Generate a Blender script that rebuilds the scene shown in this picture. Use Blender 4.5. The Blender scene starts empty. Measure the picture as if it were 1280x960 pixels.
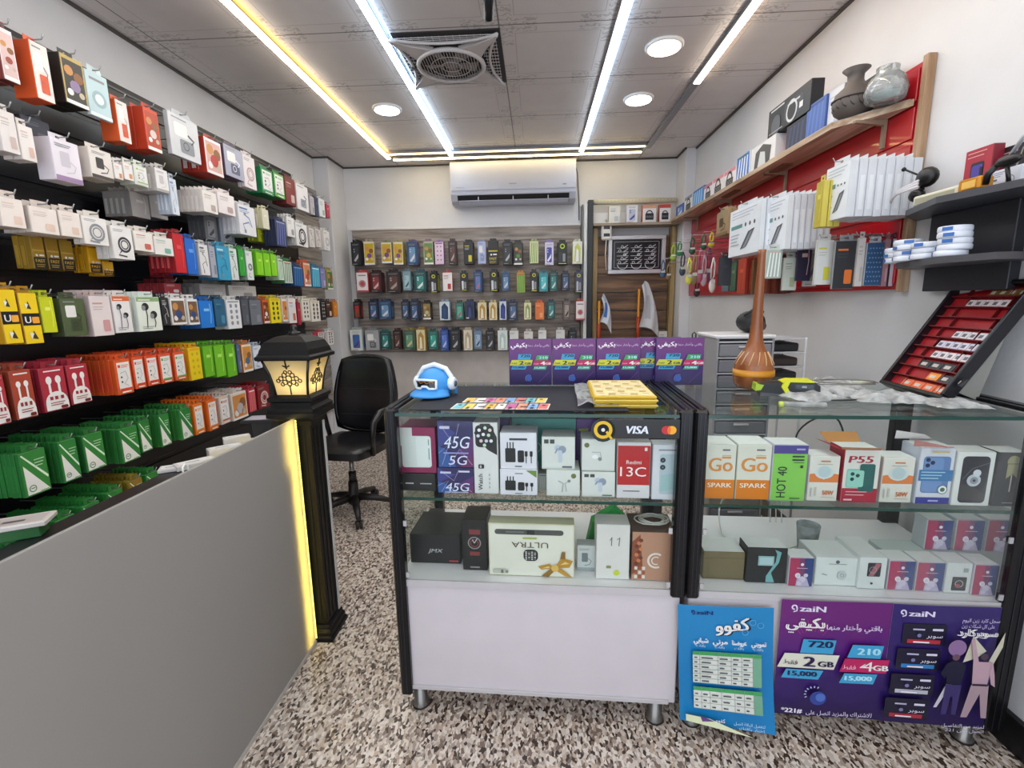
import bpy, bmesh, math, random, unicodedata
from mathutils import Vector, Matrix
random.seed(7)
R_ = math.radians
COL = bpy.context.scene.collection

# ------------------------------------------------------------------ camera
FPX, CX, CY, EYE = 592.0, 640.0, 480.0, 1.25
_vz = Vector((670-CX, 376-CY, FPX)).normalized()
_vd = Vector((55, 0, FPX)); _vd.y = -(_vz.x*_vd.x + _vz.z*FPX)/_vz.y; _vd.normalize()
_vx = _vd.cross(_vz)
ROWS = (_vx, _vz, -_vd)
def ray(u, v):
    c = Vector((u-CX, v-CY, FPX)); return Vector((ROWS[0].dot(c), ROWS[1].dot(c), ROWS[2].dot(c)))
def at(u, v, X=None, Y=None, Z=None):
    """the point of a real plane (x=X, y=Y or z=Z) that is seen at a pixel of the 1280x960 photo: used to measure the room"""
    d = ray(u, v)
    t = X/d.x if X is not None else (Y/d.y if Y is not None else (Z-EYE)/d.z)
    return d*t + Vector((0, 0, EYE))
cam = bpy.data.cameras.new('camera'); co = bpy.data.objects.new('camera', cam); COL.objects.link(co)
cam.sensor_width = 36; cam.lens = FPX/1280*36; cam.clip_start = .05
r_ = Vector((ROWS[0].x, ROWS[1].x, ROWS[2].x)); d_ = Vector((ROWS[0].y, ROWS[1].y, ROWS[2].y)); f_ = Vector((ROWS[0].z, ROWS[1].z, ROWS[2].z))
co.matrix_world = Matrix.Translation((0, 0, EYE)) @ Matrix((( r_.x, -d_.x, -f_.x), (r_.y, -d_.y, -f_.y), (r_.z, -d_.z, -f_.z))).to_4x4()
bpy.context.scene.camera = co

# ------------------------------------------------------------------ materials
def lin(h):
    h = h.lstrip('#'); h = ''.join(q*2 for q in h) if len(h) == 3 else h; o = []
    for i in (0, 2, 4):
        c = int(h[i:i+2], 16)/255; o.append(c/12.92 if c <= .04045 else ((c+.055)/1.055)**2.4)
    return (*o, 1)
_mats = {}
def nt(name):
    m = bpy.data.materials.new(name); m.use_nodes = True; t = m.node_tree; t.nodes.clear()
    out = t.nodes.new('ShaderNodeOutputMaterial'); return m, t, t.nodes, t.links, out
def M(col, rough=.55, metal=0.0, noise=.07, scale=9.0, spec=.5, coat=0.0):
    key = (col, rough, metal, noise, scale, spec, coat)
    if key in _mats: return _mats[key]
    m, t, N, L, out = nt('paint_'+col.strip('#'))
    b = N.new('ShaderNodeBsdfPrincipled'); L.new(b.outputs[0], out.inputs[0])
    b.inputs['Roughness'].default_value = rough; b.inputs['Metallic'].default_value = metal
    b.inputs['Specular IOR Level'].default_value = spec; b.inputs['Coat Weight'].default_value = coat
    tc = N.new('ShaderNodeTexCoord'); n = N.new('ShaderNodeTexNoise'); n.inputs['Scale'].default_value = scale; n.inputs['Detail'].default_value = 3
    L.new(tc.outputs['Object'], n.inputs['Vector'])
    mx = N.new('ShaderNodeMix'); mx.data_type = 'RGBA'; c = lin(col)
    mx.inputs['A'].default_value = (*[x*(1-noise*2) for x in c[:3]], 1); mx.inputs['B'].default_value = (*[min(1, x*(1+noise*2)) for x in c[:3]], 1)
    L.new(n.outputs['Fac'], mx.inputs['Factor']); L.new(mx.outputs['Result'], b.inputs['Base Color'])
    _mats[key] = m; return m
def EM(col, s):
    key = ('em', col, s)
    if key in _mats: return _mats[key]
    m, t, N, L, out = nt('glow_'+col.strip('#'))
    e = N.new('ShaderNodeEmission'); e.inputs[0].default_value = lin(col); e.inputs[1].default_value = s
    L.new(e.outputs[0], out.inputs[0]); _mats[key] = m; return m
def GLASS(tint='#eef8f3', refl=.35, rough=.02, milk=0.0):
    key = ('gl', tint, refl, rough, milk)
    if key in _mats: return _mats[key]
    m, t, N, L, out = nt('clear_sheet')
    tr = N.new('ShaderNodeBsdfTransparent'); tr.inputs[0].default_value = lin(tint)
    gl = N.new('ShaderNodeBsdfGlossy'); gl.inputs['Roughness'].default_value = rough
    fr = N.new('ShaderNodeFresnel'); fr.inputs[0].default_value = 1.45
    mu = N.new('ShaderNodeMath'); mu.operation = 'MULTIPLY'; mu.inputs[1].default_value = refl*2; mu.use_clamp = True
    L.new(fr.outputs[0], mu.inputs[0]); mix = N.new('ShaderNodeMixShader')
    L.new(mu.outputs[0], mix.inputs[0]); L.new(tr.outputs[0], mix.inputs[1]); L.new(gl.outputs[0], mix.inputs[2])
    last = mix
    if milk:
        df = N.new('ShaderNodeBsdfDiffuse'); df.inputs[0].default_value = (.8, .82, .82, 1)
        nz = N.new('ShaderNodeTexNoise'); nz.inputs['Scale'].default_value = 30
        tc = N.new('ShaderNodeTexCoord'); L.new(tc.outputs['Object'], nz.inputs['Vector'])
        m2 = N.new('ShaderNodeMath'); m2.operation = 'MULTIPLY'; m2.inputs[1].default_value = milk*2; L.new(nz.outputs['Fac'], m2.inputs[0])
        mx = N.new('ShaderNodeMixShader'); L.new(m2.outputs[0], mx.inputs[0]); L.new(mix.outputs[0], mx.inputs[1]); L.new(df.outputs[0], mx.inputs[2]); last = mx
    L.new(last.outputs[0], out.inputs[0]); _mats[key] = m; return m

# ------------------------------------------------------------------ mesh builder
class MB:
    def __init__(s): s.v = []; s.f = []; s.k = []; s.mats = []; s.sm = []
    def mi(s, m):
        if m not in s.mats: s.mats.append(m)
        return s.mats.index(m)
    def add(s, vs, fs, m, smooth=False):
        b = len(s.v); s.v += [tuple(x) for x in vs]; i = s.mi(m)
        for f in fs: s.f.append(tuple(b+q for q in f)); s.k.append(i); s.sm.append(smooth)
        return s
    def box(s, x0, y0, z0, x1, y1, z1, m, ch=0.0, mat=None):
        if x0 > x1: x0, x1 = x1, x0
        if y0 > y1: y0, y1 = y1, y0
        if z0 > z1: z0, z1 = z1, z0
        ch = min(ch, (x1-x0)*.4, (y1-y0)*.4, (z1-z0)*.4)
        if ch <= 0:
            vs = [(x, y, z) for x in (x0, x1) for y in (y0, y1) for z in (z0, z1)]
            fs = [(0,1,3,2), (4,6,7,5), (0,4,5,1), (2,3,7,6), (0,2,6,4), (1,5,7,3)]
        else:
            vs = []; idx = {}
            X, Y, Z = (x0, x1), (y0, y1), (z0, z1)
            for a in (0, 1):
                for b in (0, 1):
                    for c in (0, 1):
                        sx, sy, sz = (1-2*a)*ch, (1-2*b)*ch, (1-2*c)*ch
                        for q, p in enumerate(((X[a], Y[b]+sy, Z[c]+sz), (X[a]+sx, Y[b], Z[c]+sz), (X[a]+sx, Y[b]+sy, Z[c]))):
                            idx[a, b, c, q] = len(vs); vs.append(p)
            fs = []
            for a in (0, 1): fs.append((idx[a,0,0,0], idx[a,1,0,0], idx[a,1,1,0], idx[a,0,1,0])[::(-1 if a == 0 else 1)])
            for b in (0, 1): fs.append((idx[0,b,0,1], idx[0,b,1,1], idx[1,b,1,1], idx[1,b,0,1])[::(-1 if b == 0 else 1)])
            for c in (0, 1): fs.append((idx[0,0,c,2], idx[1,0,c,2], idx[1,1,c,2], idx[0,1,c,2])[::(-1 if c == 0 else 1)])
            for b in (0, 1):
                for c in (0, 1): fs.append((idx[0,b,c,1], idx[1,b,c,1], idx[1,b,c,2], idx[0,b,c,2]))
            for a in (0, 1):
                for c in (0, 1): fs.append((idx[a,0,c,0], idx[a,1,c,0], idx[a,1,c,2], idx[a,0,c,2]))
            for a in (0, 1):
                for b in (0, 1): fs.append((idx[a,b,0,0], idx[a,b,1,0], idx[a,b,1,1], idx[a,b,0,1]))
            for a in (0, 1):
                for b in (0, 1):
                    for c in (0, 1): fs.append((idx[a,b,c,0], idx[a,b,c,1], idx[a,b,c,2]))
        if mat is not None: vs = [mat @ Vector(p) for p in vs]
        return s.add(vs, fs, m)
    def tube(s, pts, r, m, n=8, closed=False, caps=True):
        pts = [Vector(p) for p in pts]; K = len(pts); rs = r if isinstance(r, (list, tuple)) else [r]*K
        vs = []; fs = []; up = None
        for i, p in enumerate(pts):
            a = pts[(i-1) % K] if (closed or i > 0) else p; b = pts[(i+1) % K] if (closed or i < K-1) else p
            t = (b-a)
            if t.length < 1e-9: t = Vector((0, 0, 1))
            t.normalize()
            if up is None: up = Vector((0, 0, 1)) if abs(t.z) < .9 else Vector((1, 0, 0))
            x = up - t*up.dot(t)
            if x.length < 1e-5: x = t.orthogonal()
            x.normalize(); y = t.cross(x); up = x
            for j in range(n):
                w = 2*math.pi*j/n; vs.append(p + (x*math.cos(w)+y*math.sin(w))*rs[i])
        for i in range(K if closed else K-1):
            for j in range(n):
                a = i*n+j; b = i*n+(j+1) % n; c = ((i+1) % K)*n+(j+1) % n; d = ((i+1) % K)*n+j; fs.append((a, b, c, d))
        if caps and not closed: fs += [tuple(range(n))[::-1], tuple((K-1)*n+j for j in range(n))]
        return s.add(vs, fs, m, True)
    def lathe(s, prof, m, n=20, c=(0, 0, 0), sq=None):
        vs = []; fs = []; K = len(prof)
        for (r, z) in prof:
            for j in range(n):
                w = 2*math.pi*(j+(.5 if sq else 0))/n; q = r/math.cos(math.pi/n) if sq else r
                vs.append((c[0]+q*math.cos(w), c[1]+q*math.sin(w), c[2]+z))
        for i in range(K-1):
            for j in range(n): fs.append((i*n+j, i*n+(j+1) % n, (i+1)*n+(j+1) % n, (i+1)*n+j))
        fs += [tuple(range(n))[::-1], tuple((K-1)*n+j for j in range(n))]
        return s.add(vs, fs, m, not sq)
    def prism(s, poly, axis, a, b, m, smooth=False):
        """extrude a 2D outline along x, y or z"""
        def P(p, q): return {'x': (q, p[0], p[1]), 'y': (p[0], q, p[1]), 'z': (p[0], p[1], q)}[axis]
        n = len(poly); vs = [P(p, a) for p in poly]+[P(p, b) for p in poly]
        fs = [tuple(range(n))[::-1], tuple(range(n, 2*n))]+[(i, (i+1) % n, n+(i+1) % n, n+i) for i in range(n)]
        return s.add(vs, fs, m, smooth)
    def sphere(s, c, rx, ry, rz, m, n=14, k=8):
        vs = []; fs = []
        for i in range(k+1):
            th = math.pi*i/k
            for j in range(n):
                w = 2*math.pi*j/n; vs.append((c[0]+rx*math.sin(th)*math.cos(w), c[1]+ry*math.sin(th)*math.sin(w), c[2]+rz*math.cos(th)))
        for i in range(k):
            for j in range(n): fs.append((i*n+j, (i+1)*n+j, (i+1)*n+(j+1) % n, i*n+(j+1) % n))
        return s.add(vs, fs, m, True)
    def build(s, name, parent=None, loc=None, rotz=0.0):
        me = bpy.data.meshes.new(name); me.from_pydata(s.v, [], s.f)
        for m in s.mats: me.materials.append(m)
        me.polygons.foreach_set('material_index', s.k); me.polygons.foreach_set('use_smooth', s.sm); me.update()
        bm = bmesh.new(); bm.from_mesh(me); bmesh.ops.recalc_face_normals(bm, faces=bm.faces); bm.to_mesh(me); bm.free()
        o = bpy.data.objects.new(name, me); COL.objects.link(o)
        if parent: o.parent = parent
        if loc is not None: o.location = loc
        if rotz: o.rotation_euler.z = rotz
        return o
def tag(o, label, cat, group=None, kind=None):
    nw = len(label.split())
    if nw < 4 or nw > 16: print('LABELLEN', nw, label)
    o['label'] = label; o['category'] = cat
    if group: o['group'] = group
    if kind: o['kind'] = kind
    return o
def thing(name, label, cat, loc=(0, 0, 0), rotz=0.0, group=None):
    o = bpy.data.objects.new(name, None); COL.objects.link(o); o.location = loc; o.rotation_euler.z = rotz; o.empty_display_size = .02
    return tag(o, label, cat, group)
def struct(mb, name):
    o = mb.build(name); o['kind'] = 'structure'; return o

# ------------------------------------------------------------------ lettering
_FORMS = {}
for cp in range(0xFE80, 0xFEFD):
    d = unicodedata.decomposition(chr(cp)).split()
    if d and d[0].startswith('<'):
        _FORMS.setdefault(''.join(chr(int(x, 16)) for x in d[1:]), {})[d[0][1:-1]] = chr(cp)
def arabic(word):
    seq = []; i = 0
    while i < len(word):
        if word[i:i+2] in _FORMS and len(word[i:i+2]) == 2: seq.append(word[i:i+2]); i += 2
        else: seq.append(word[i]); i += 1
    out = []
    for i, c in enumerate(seq):
        F = _FORMS.get(c)
        if not F: out.append(c); continue
        prev = _FORMS.get(seq[i-1]) if i else None; nxt = _FORMS.get(seq[i+1]) if i+1 < len(seq) else None
        jp = bool(prev and 'initial' in prev and 'final' in F); jn = bool(nxt and 'initial' in F and 'final' in nxt)
        k = 'medial' if jp and jn else 'final' if jp else 'initial' if jn else 'isolated'
        out.append(F.get(k, F.get('isolated', c)))
    return ''.join(reversed(out))
def shape_text(s):
    ws = s.split(' ')
    if any('\u0600' <= ch <= '\u06ff' for ch in s):
        return ' '.join(arabic(w) if any('\u0600' <= ch <= '\u06ff' for ch in w) else w for w in reversed(ws))
    return s
_tc = {}
def glyphs(s, res=3):
    """flat mesh of a line of text: verts, faces, width, for size 1"""
    s = shape_text(s)
    if s in _tc: return _tc[s]
    c = bpy.data.curves.new('lettering', 'FONT'); c.body = s; c.resolution_u = res; c.align_x = 'LEFT'
    o = bpy.data.objects.new('lettering', c); COL.objects.link(o); bpy.context.view_layer.update()
    me = o.to_mesh(); vs = [tuple(v.co) for v in me.vertices]; fs = [tuple(p.vertices) for p in me.polygons]
    o.to_mesh_clear(); bpy.data.objects.remove(o); bpy.data.curves.remove(c)
    x0 = min((v[0] for v in vs), default=0); x1 = max((v[0] for v in vs), default=1)
    y0 = min((v[1] for v in vs), default=0); y1 = max((v[1] for v in vs), default=1)
    _tc[s] = (vs, fs, x0, x1, y0, y1); return _tc[s]

class Card:
    """print on a flat face: (u, v) in metres from the face's lower left corner, each layer a hair above the last"""
    def __init__(s, mb, O, U, V, w=1.0, h=1.0, eps=.00035):
        s.mb = mb; s.O = Vector(O); s.U = Vector(U).normalized(); s.V = Vector(V).normalized(); s.N = s.U.cross(s.V); s.w = w; s.h = h; s.e = eps; s.n = 1
    def p(s, u, v, k=None): return s.O + s.U*u + s.V*v + s.N*(s.e*(s.n if k is None else k))
    def poly(s, pts, col, k=None, rough=.45):
        m = M(col, rough) if isinstance(col, str) else col
        s.mb.add([s.p(a*s.w, b*s.h, k) for a, b in pts], [tuple(range(len(pts)))], m)
        if k is None: s.n += 1
    def rect(s, a, b, c, d, col, k=None): s.poly([(a, b), (c, b), (c, d), (a, d)], col, k)
    def disc(s, a, b, r, col, n=16, k=None, ry=None):
        rr = r*s.w; ry = ry*s.w if ry else rr
        s.poly([(a+rr*math.cos(6.2832*i/n)/s.w, b+ry*math.sin(6.2832*i/n)/s.h) for i in range(n)], col, k)
    def ring(s, a, b, r, t, col, n=18, k=None, a0=0, a1=6.2832):
        m = M(col, .45) if isinstance(col, str) else col; vs = []
        for i in range(n+1):
            w = a0+(a1-a0)*i/n
            for q in (r, r-t): vs.append(s.p(a*s.w+q*s.w*math.cos(w), b*s.h+q*s.w*math.sin(w), k))
        s.mb.add(vs, [(2*i, 2*i+2, 2*i+3, 2*i+1) for i in range(n)], m)
        if k is None: s.n += 1
    def line(s, pts, t, col, k=None):
        m = M(col, .45) if isinstance(col, str) else col; q = [Vector((a*s.w, b*s.h)) for a, b in pts]; vs = []
        for i, p in enumerate(q):
            d = (q[min(i+1, len(q)-1)]-q[max(i-1, 0)]).normalized(); n = Vector((-d.y, d.x))*t*s.w/2
            for z in (p+n, p-n): vs.append(s.p(z.x, z.y, k))
        s.mb.add(vs, [(2*i, 2*i+2, 2*i+3, 2*i+1) for i in range(len(q)-1)], m)
        if k is None: s.n += 1
    def rrect(s, a, b, c, d, r, col, k=None):
        pts = []; r = min(r*s.w, (c-a)*s.w/2, (d-b)*s.h/2)
        for cx, cy, q in ((c*s.w-r, d*s.h-r, 0), (a*s.w+r, d*s.h-r, 1), (a*s.w+r, b*s.h+r, 2), (c*s.w-r, b*s.h+r, 3)):
            for i in range(5):
                w = math.pi/2*(q+i/4); pts.append(((cx+r*math.cos(w))/s.w, (cy+r*math.sin(w))/s.h))
        s.poly(pts, col, k)
    def text(s, t, a, b, hgt, col, wid=None, rot=0, anchor='l', bold=0.0, shear=0.0, k=None):
        """cap height hgt (fraction of card height), lower left at a, b"""
        vs, fs, x0, x1, y0, y1 = glyphs(t)
        ref = .7; sc = hgt*s.h/ref; W = (x1-x0)*sc; sx = sc
        if wid: sx = wid*s.w/(x1-x0); W = wid*s.w
        off = {'l': 0, 'c': -W/2, 'r': -W}[anchor]; c, si = math.cos(rot), math.sin(rot); out = []
        for dx in ((0,) if not bold else (-bold, bold)):
            o2 = []
            for v in vs:
                X = (v[0]-x0)*sx+off+dx*s.w + v[1]*sc*shear; Y = v[1]*sc
                o2.append(s.p(a*s.w+X*c-Y*si, b*s.h+X*si+Y*c, k))
            m = M(col, .45) if isinstance(col, str) else col
            s.mb.add(o2, fs, m)
            if k is None: s.n += 1
SG, LEDS, BULB, WORLD, FILL, TOP, EXPO = 20, 3.5, 30, .8, 42, 22, 0.05
# ------------------------------------------------------------------ printed fronts
W_, K_, G_ = '#e9e7e4', '#16161a', '#8d8f92'
def rows_of_type(c, x, y, n, w, col, dy=.05, t=.018, rnd=None):
    k = c.n; c.n += 1
    for i in range(n): c.rect(x, y-i*dy, x+w*(1-.25*((i*7) % 3)/2), y-i*dy+t, col, k)
def art(c, st, bg, ac, ink):
    """bg ground, ac accent, ink detail colour"""
    R = c.rect
    if st == 'cable':
        R(0, 0, 1, 1, bg); R(.06, .86, .55, .92, ac); rows_of_type(c, .06, .8, 2, .6, ink)
        c.line([(.3, .15), (.2, .35), (.55, .45), (.75, .3), (.6, .6), (.35, .68)], .05, ink); R(.24, .06, .36, .18, G_); R(.28, .66, .42, .75, G_)
    elif st == 'plugs':
        R(0, 0, 1, 1, bg); rows_of_type(c, .15, .92, 1, .7, W_, t=.03)
        for x in (.3, .68): c.disc(x, .72, .12, W_, ry=.17); R(x-.05, .42, x+.05, .66, W_); c.n -= 1
        c.poly([(.5+.46*math.cos(a*.2618), .2+.25*math.sin(a*.2618)) for a in range(13)], W_); R(.03, .02, .97, .2, W_)
        for x in (.22, .42, .66): R(x, .26, x+.13, .34, ac)
        rows_of_type(c, .2, .18, 2, .6, ac); c.rrect(.6, .03, .9, .1, .05, ink)
    elif st == 'diag':
        R(0, 0, 1, 1, bg); c.poly([(.06, .03), (.97, .03), (.06, .72)], W_); c.poly([(.02, .95), (.07, .97), (.98, .36), (.95, .30)], '#d8ebd6')
        c.ring(.28, .16, .15, .035, bg); rows_of_type(c, .5, .78, 3, .42, '#b6d8b4', .07, .02); rows_of_type(c, .2, .16, 1, .16, ink)
        R(.55, .045, .9, .06, bg)
    elif st == 'window':
        R(0, 0, 1, 1, bg); R(.1, .12, .92, .93, W_); R(.16, .78, .32, .86, ac); rows_of_type(c, .38, .83, 2, .46, ac, .05)
        c.line([(.25, .62), (.6, .66), (.72, .45), (.45, .3), (.7, .22)], .05, '#b9b4b4'); k = c.n; c.disc(.3, .5, .06, ink); c.disc(.3, .36, .06, ink); R(.1, .12, .92, .17, ac)
        R(.2, .04, .8, .08, W_)
    elif st == 'ear':
        R(0, 0, 1, 1, bg); R(0, .87, 1, 1, ac); rows_of_type(c, .08, .9, 1, .5, W_, t=.03)
        for x, y in ((.34, .72), (.66, .48)):
            c.disc(x, y, .15, ink, ry=.13); c.disc(x-.08, y-.04, .09, G_); c.line([(x, y-.05), (x+.04, y-.25), (x-.02, .1)], .035, ink)
        rows_of_type(c, .1, .12, 2, .5, G_)
    elif st == 'coil':
        R(0, 0, 1, 1, bg); rows_of_type(c, .08, .9, 2, .5, G_); c.ring(.55, .45, .33, .09, ink); c.ring(.55, .45, .2, .05, ink); c.line([(.35, .25), (.2, .12), (.6, .08)], .06, ink)
    elif st == 'ubox':
        R(0, 0, 1, 1, bg); R(0, .36, 1, .6, K_)
        c.poly([(.35, .7), (.6, .68), (.45, .85)], '#3a3427'); c.poly([(.4, .1), (.72, .08), (.5, .26)], '#3a3427'); c.poly([(.3, .68), (.45, .78), (.25, .8)], W_); c.poly([(.3, .08), (.5, .2), (.25, .22)], W_)
        c.text('U', .12, .41, .13, W_, bold=.01); c.rrect(.5, .4, .92, .53, .06, '#f0a63a')
    elif st == 'dots':
        R(0, 0, 1, 1, bg); k = c.n; c.n += 1
        for i in range(2):
            for j in range(4): c.disc(.3+.4*i, .2+.2*j, .1, ink, 8, k)
        R(.1, .92, .9, .97, ac)
    elif st == 'photo':
        R(0, 0, 1, 1, bg); R(.06, .08, .94, .92, ac); k = c.n; c.n += 1
        for x, y, r, q in ((.3, .7, .2, '#c98f52'), (.7, .6, .22, '#8a5a32')): c.disc(x, y, r, q, 9, k)
        k = c.n; c.n += 1
        for x, y, r, q in ((.5, .4, .24, ink), (.25, .25, .14, W_), (.75, .25, .13, '#c2b39a')): c.disc(x, y, r, q, 9, k)
        R(0, 0, 1, .08, W_)
    elif st == 'case':
        R(0, 0, 1, 1, bg); rows_of_type(c, .15, .9, 2, .7, G_, .05, .015); c.rrect(.2, .12, .8, .78, .1, ac); c.poly([(.25, .2), (.75, .5), (.72, .32), (.4, .15)], ink)
        k = c.n; c.n += 1; c.disc(.33, .68, .06, ink, 8, k); c.disc(.33, .58, .06, ink, 8, k)
        R(.1, .03, .6, .06, G_)
    elif st == 'ringtop':
        R(0, 0, 1, 1, bg); c.ring(.5, .83, .26, .1, ac); c.rrect(.18, .08, .46, .55, .08, ink); c.rrect(.54, .12, .82, .5, .08, G_); R(.1, .02, .9, .05, ac)
    elif st == 'spot':
        R(0, 0, 1, 1, bg); R(.15, .82, .85, .88, G_); c.disc(.5, .42, .33, ink); c.disc(.5, .42, .2, ac); R(0, 0, 1, .08, ac)
    elif st == 'arch':
        R(0, 0, 1, 1, bg); c.poly([(.15, .05), (.2, .75), (.5, .93), (.85, .7), (.8, .05)], ac); c.poly([(.3, .1), (.4, .7), (.6, .6), (.65, .1)], ink); R(.1, .02, .4, .08, W_)
    elif st == 'blister':
        R(0, 0, 1, 1, bg); rows_of_type(c, .1, .9, 1, .5, G_, t=.03); c.rrect(.15, .5, .6, .82, .06, W_); c.rrect(.3, .12, .78, .45, .06, ac); c.line([(.6, .6), (.8, .5), (.7, .4)], .05, ink)
        c.ring(.5, .3, .1, .02, ink)
    elif st == 'adaptor':
        R(0, 0, 1, 1, bg); R(0, .0, 1, .12, ac); c.rrect(.25, .35, .6, .72, .05, ink); c.line([(.6, .5), (.8, .4), (.7, .25), (.4, .2)], .04, ink); rows_of_type(c, .1, .88, 2, .6, G_)
    elif st == 'stripe':
        R(0, 0, 1, 1, bg); k = c.n; c.n += 1
        for i in range(4): c.poly([(.05+.23*i, .05), (.15+.23*i, .05), (.28+.2*i, .9), (.2+.2*i, .9)], ac, k)
        R(.1, .9, .9, .95, ink)
    elif st == 'fast':
        R(0, 0, 1, 1, bg); R(0, .55, 1, .6, ac); c.disc(.3, .42, .1, W_); R(.5, .4, .9, .45, W_); R(0, 0, 1, .36, K_); c.text('FAST', .12, .2, .1, ac, wid=.76, bold=.01); rows_of_type(c, .12, .12, 2, .7, ac, .06)
    elif st == 'lock':
        R(0, 0, 1, 1, bg); R(0, .8, 1, 1, ac); c.ring(.5, .5, .25, .08, ink, a0=0, a1=3.1416); c.rrect(.2, .14, .82, .52, .05, ink); k = c.n; c.n += 1
        for i in range(3): c.ring(.33+.17*i, .32, .07, .02, '#9aa0a6', k=k, n=8)
    elif st == 'plain':
        R(0, 0, 1, 1, bg); R(.12, .8, .6, .84, ac); rows_of_type(c, .12, .72, 2, .5, ink, .06); c.rrect(.5, .1, .85, .4, .06, ac)
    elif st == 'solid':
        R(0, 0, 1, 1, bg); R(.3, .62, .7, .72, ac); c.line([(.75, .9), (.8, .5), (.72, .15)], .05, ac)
    elif st == 'mesh':
        R(0, 0, 1, 1, bg); k = c.n; c.n += 1
        for i in range(5):
            for j in range(8): c.disc(.14+.18*i+(.09 if j % 2 else 0)-.04, .1+.11*j, .055, ac, 6, k)

# ------------------------------------------------------------------ a boxed or carded product; local frame: front looks to -y, base at z=0
def tab_mesh(w, h, t, m):
    b = MB(); a = w*.5; y0, y1 = t*.35, t*.35+.0012; q = min(.007, w*.12)
    for x0, x1, z0, z1 in ((-a*.62, -q, h-.001, h+.021), (q, a*.62, h-.001, h+.021), (-q, q, h+.014, h+.021), (-q, q, h-.001, h+.006)): b.box(x0, y0, z0, x1, y1, z1, m)
    return b
def product(name, cat, label, w, h, t, side, st, cols, loc, rotz, group=None, tab=True, top=None, front=None, rx=0.0, edge=None):
    b = MB(); ms = M(side, .45)
    b.box(-w/2, 0, 0, w/2, t, h, ms, min(.0015, w*.05))
    if edge: # darker closing lines of the carton
        me = M(edge, .5); b.box(-w/2-.0003, t*.48, 0.002, w/2+.0003, t*.52, h-.002, me); b.box(-w/2+.002, t*.48, h-.001, w/2-.002, t*.52, h+.0004, me)
    o = b.build(name); o.location = loc; o.rotation_euler = (rx, 0, rotz); tag(o, label, cat, group)
    f = MB(); c = Card(f, (-w/2+.0012, -.0002, .0012), (1, 0, 0), (0, 0, 1), w-.0024, h-.0024)
    if front: front(c)
    else: art(c, st, *cols)
    f.build('printed_front', o)
    if tab: tab_mesh(w, h, t, M(side if isinstance(side, str) else W_, .4)).build('hang_tab', o)
    if top:
        q = MB(); cc = Card(q, (-w/2+.002, .002, h+.0002), (1, 0, 0), (0, 1, 0), w-.004, t-.004); top(cc); q.build('printed_top', o)
    return o
_pm = {}
def plain_pack(name, w, h, t, side, ac):
    """a pack seen only by its spine: body, header and a printed spine in one mesh"""
    key = (name, round(w, 3), round(h, 3), round(t, 3), side, ac)
    if key not in _pm:
        b = tab_mesh(w, h, t, M(side, .45)); b.box(-w/2, 0, 0, w/2, t, h, M(side, .45), .001)
        b.box(-w/2-.0004, t*.25, h*.12, -w/2, t*.75, h*.72, M(ac, .5)); b.box(-w/2+.003, -.0003, h*.1, w/2-.003, 0, h*.9, M(ac, .5)); b.box(w/2, t*.25, h*.12, w/2+.0004, t*.75, h*.72, M(ac, .5))
        o = b.build(name); _pm[key] = o; return o
    o = _pm[key].copy(); COL.objects.link(o); return o
def ordinal(i): return ('first second third fourth fifth sixth seventh eighth ninth tenth eleventh twelfth thirteenth fourteenth fifteenth sixteenth seventeenth eighteenth nineteenth twentieth '.split()+['twenty-first', 'twenty-second', 'twenty-third', 'twenty-fourth', 'twenty-fifth', 'twenty-sixth', 'twenty-seventh', 'twenty-eighth', 'twenty-ninth', 'thirtieth'])[i]
HOOK = M('#a7a9ab', .3, .8)
def hooks(name, board, y_or_x, z, a, b_, wall):
    """one steel peg: plate, arm and raised tip; a along the arm from the board"""
    m = MB()
    def Q(s, d, zz): return (s, d, zz) if wall in 'B' else (d, s, zz)
    m.tube([Q(y_or_x, a, z-.004), Q(y_or_x, b_, z), Q(y_or_x, b_+(.006 if b_ > a else -.006), z+.012)], .0022, HOOK, 6)
    m.build('peg_hook', board)
# ------------------------------------------------------------------ the room
XL, XR, YB, ZC, YN = -1.86, 1.32, 4.46, 2.46, -1.3
def wallmat():
    m, t, N, L, out = nt('painted_plaster')
    b = N.new('ShaderNodeBsdfPrincipled'); L.new(b.outputs[0], out.inputs[0]); b.inputs['Roughness'].default_value = .6
    tc = N.new('ShaderNodeTexCoord'); n = N.new('ShaderNodeTexNoise'); n.inputs['Scale'].default_value = 2.2; n.inputs['Detail'].default_value = 6
    L.new(tc.outputs['Object'], n.inputs['Vector']); r = N.new('ShaderNodeValToRGB'); L.new(n.outputs['Fac'], r.inputs[0])
    r.color_ramp.elements[0].position = .3; r.color_ramp.elements[0].color = lin('#d3d2d3'); r.color_ramp.elements[1].position = .7; r.color_ramp.elements[1].color = lin('#dfdfe1')
    L.new(r.outputs[0], b.inputs['Base Color'])
    n2 = N.new('ShaderNodeTexNoise'); n2.inputs['Scale'].default_value = 60; L.new(tc.outputs['Object'], n2.inputs['Vector'])
    bp = N.new('ShaderNodeBump'); bp.inputs['Strength'].default_value = .06; bp.inputs['Distance'].default_value = .01; L.new(n2.outputs['Fac'], bp.inputs['Height']); L.new(bp.outputs[0], b.inputs['Normal'])
    return m
WALL = wallmat()
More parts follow.
